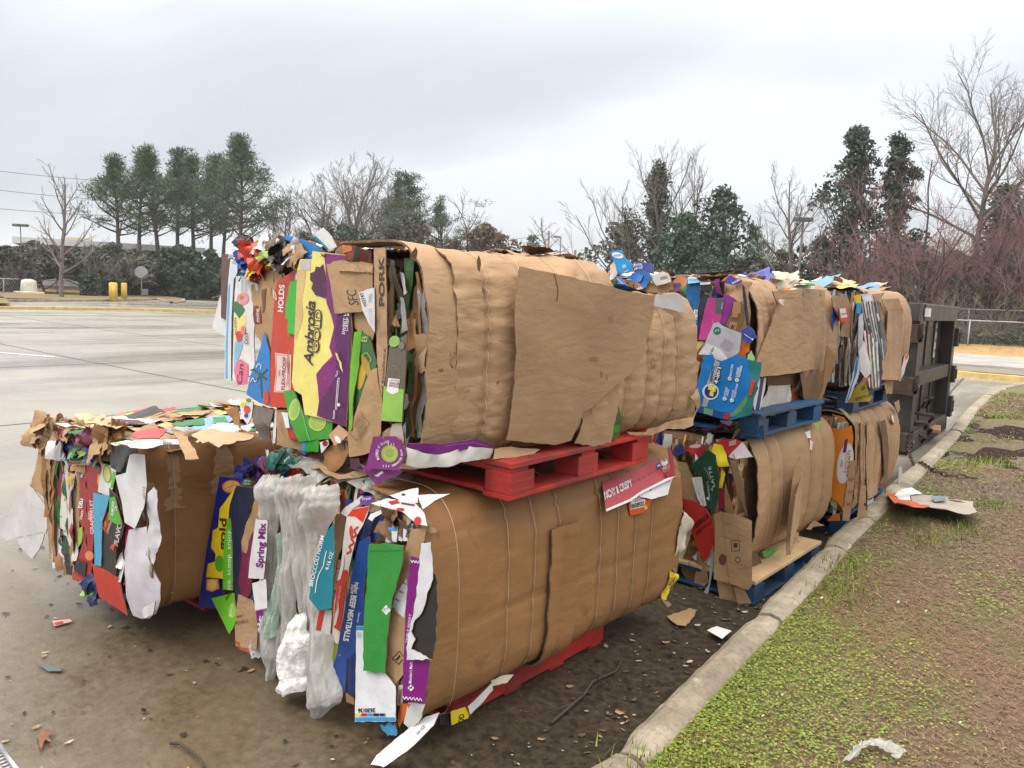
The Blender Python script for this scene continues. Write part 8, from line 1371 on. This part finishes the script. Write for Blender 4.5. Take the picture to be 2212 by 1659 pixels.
bare('bare_tree', 1725, 50, 372, 'leafless tree in front of the tall light pole', dict(wig=.10, up=.4, kids=[5, 6, 6, 5], t0=.2, ang=.6, shr=.45, rmin=.009), .17, 4, TWG, BARK, 92, .45, 13, .28, .95, L0=.42)
# ---- right
bushy('magnolia_tree', 1822, 50, 282, 'tall dark magnolia with a ragged top', 93, 5.0, LMG, 230, 40, .26, 'ragged', group='magnolias on the right', csz=.085); bushy('magnolia_tree', 1915, 51, 300, 'second dark magnolia, narrower and lower', 94, 4.0, LMG, 160, 40, .26, 'ragged', group='magnolias on the right', csz=.085); bushy('evergreen_tree', 1765, 50, 520, 'dull evergreen shrub at the foot of the magnolia', 95, 2.6, LOK, 60, 70, .28, group='evergreens on the right')
OB = dict(wig=.13, up=.28, kids=[6, 6, 7, 5], t0=.18, ang=.6, shr=.50, rmin=.010)
bare('bare_tree', 2085, 52, 148, 'very tall pale limbed leafless tree at the right', OB, .24, 4, TWG, BARK, 96, .28, 14, .40, 1.0, xt=2130, L0=.52, lean=.02); bare('bare_tree', 2260, 52, 260, 'leafless tree at the right edge of the picture', OB, .2, 4, TWG, BARK, 97, .3, 10, .35, 1., L0=.5)
for i, (x, d, y, l_, sp) in enumerate(((1880, 45, 430, 'reddish leafless ornamental tree, the left one of the trio', .85), (1985, 44, 405, 'reddish leafless ornamental tree, the middle one of the trio', .8), (2110, 45, 418, 'reddish leafless ornamental tree, the right one of the trio', .9), (2230, 45, 470, 'reddish leafless ornamental tree cut by the right edge', .9))):
    bare('red_twig_tree', x, d, y, l_, dict(wig=.13, up=.28, kids=[5, 5, 6, 5], t0=.12, ang=.6, shr=.55, rmin=.009), .13, 4, TWR, BARKD, 100+i, .22, 12, .05, sp, group='reddish leafless ornamental trees', L0=.62)
for i, (x, d, y, w_, l_, lf) in enumerate(((2150, 54, 405, 2.2, 'dark pointed evergreen behind the right hand red tree', LDK), (2215, 52, 440, 3.4, 'dark evergreen at the right edge', LDK), (1850, 50, 560, 2.6, 'dark evergreen undergrowth behind the container, left part', LDK), (1950, 50, 545, 3.0, 'dark evergreen undergrowth behind the container, middle part', LDK), (2050, 49, 548, 3.0, 'dark evergreen undergrowth above the fence', LJN), (2150, 48, 550, 3.2, 'dark evergreen undergrowth above the fence, right part', LDK), (2240, 48, 540, 3.0, 'dark evergreen undergrowth at the right edge', LDK))):
    bushy('evergreen_shrub', x, d, y, l_, 110+i, w_, lf, 90, 80, .26, 'cone' if i == 0 else 'round', cat='shrub' if i else 'tree', group='evergreen undergrowth on the right')
for i, (x, y, l_) in enumerate(((1960, 560, 'pale leafless brush tangled behind the container'), (2060, 570, 'pale leafless brush tangled over the fence'), (2160, 575, 'pale leafless brush at the right above the fence'))): bare('bare_shrub', x, 43, y, l_, OR, .05, 3, TWL, BARK, 120+i, .1, 10, .04, 1.0, group='pale leafless brush', L0=.7)
def shed():
    p = far(2040, 62); ang = HEAD*-1; M = Matrix.Rotation(-.5, 4, 'Z'); h = topz(2040, 520, 62)-p.z; r = empty('house', p, -.5, 'pale gabled house glimpsed through the red trees', 'building'); mb = MB(); mb.box(p+Vector((0, 0, h*.35)), (9, 8, h*.7), plain('pale siding', (.42, .40, .37), .7), M); mb.build('wall', r)
    mb = MB(); q = [(-5, 0), (5, 0), (0, h*.34)]; u = M @ Vector((1, 0, 0)); n = M @ Vector((0, -1, 0)); mb.prism(q, p+Vector((0, 0, h*.68))+n*4.4, u, Vector((0, 0, 1)), n, 8.8, plain('grey roof', (.24, .235, .23), .8)); mb.build('roof', r)
shed()
chainlink('fence', (-16, 40.2, .2), (9, 41.5, .25), 1.25, 'nearer chain link fence on the bank behind the road', [i/9 for i in range(10)], .14, .003, .03); chainlink('fence', (-16, 43.5, .7), (9, 44.8, .75), 1.3, 'farther chain link fence higher on the bank', [.05+i/8 for i in range(8)], .16, .003, .03)
def ivy():
    g = np.random.default_rng(9); n = 9000; x = -14+g.random(n)*24; y = 40.6+.052*(x+16)+g.random(n)**1.3*2.4; z = .22+np.maximum(0, y-39.5)*.13+g.random(n)*.35*(.5+.5*np.sin(x*1.7)); P = np.stack([x, y, z], 1); a = g.normal(size=(n, 3)); a /= np.linalg.norm(a, axis=1)[:, None]; v = np.cross(a, g.normal(size=(n, 3))); v /= np.linalg.norm(v, axis=1)[:, None]; s_ = .09*(.5+g.random(n))[:, None]
    tag(put('ivy', np_mesh('ivy', np.stack([P-a*s_, P+v*s_*.7, P+a*s_, P-v*s_*.7], 1).reshape(-1, 3), np.arange(4*n).reshape(n, 4), [LIV])), 'dark ivy covering the bank behind the fence', 'ivy', kind='stuff')
ivy()
# ================================================================== damp air between here and the far trees
def haze():
    mb = MB(); mb.box((-60, 60, 21), (330, 330, 44), None); m = bpy.data.materials.new('damp air'); m.use_nodes = True; t = m.node_tree; t.nodes.clear(); o = N('ShaderNodeOutputMaterial', t); v = N('ShaderNodeVolumePrincipled', t)
    v.inputs['Color'].default_value = (.90, .94, .97, 1); v.inputs['Density'].default_value = .0006; t.links.new(v.outputs[0], o.inputs['Volume']); mb.mats = [m]; tag(mb.build('haze'), 'thin damp winter air over the whole lot', 'haze', kind='stuff')
haze()
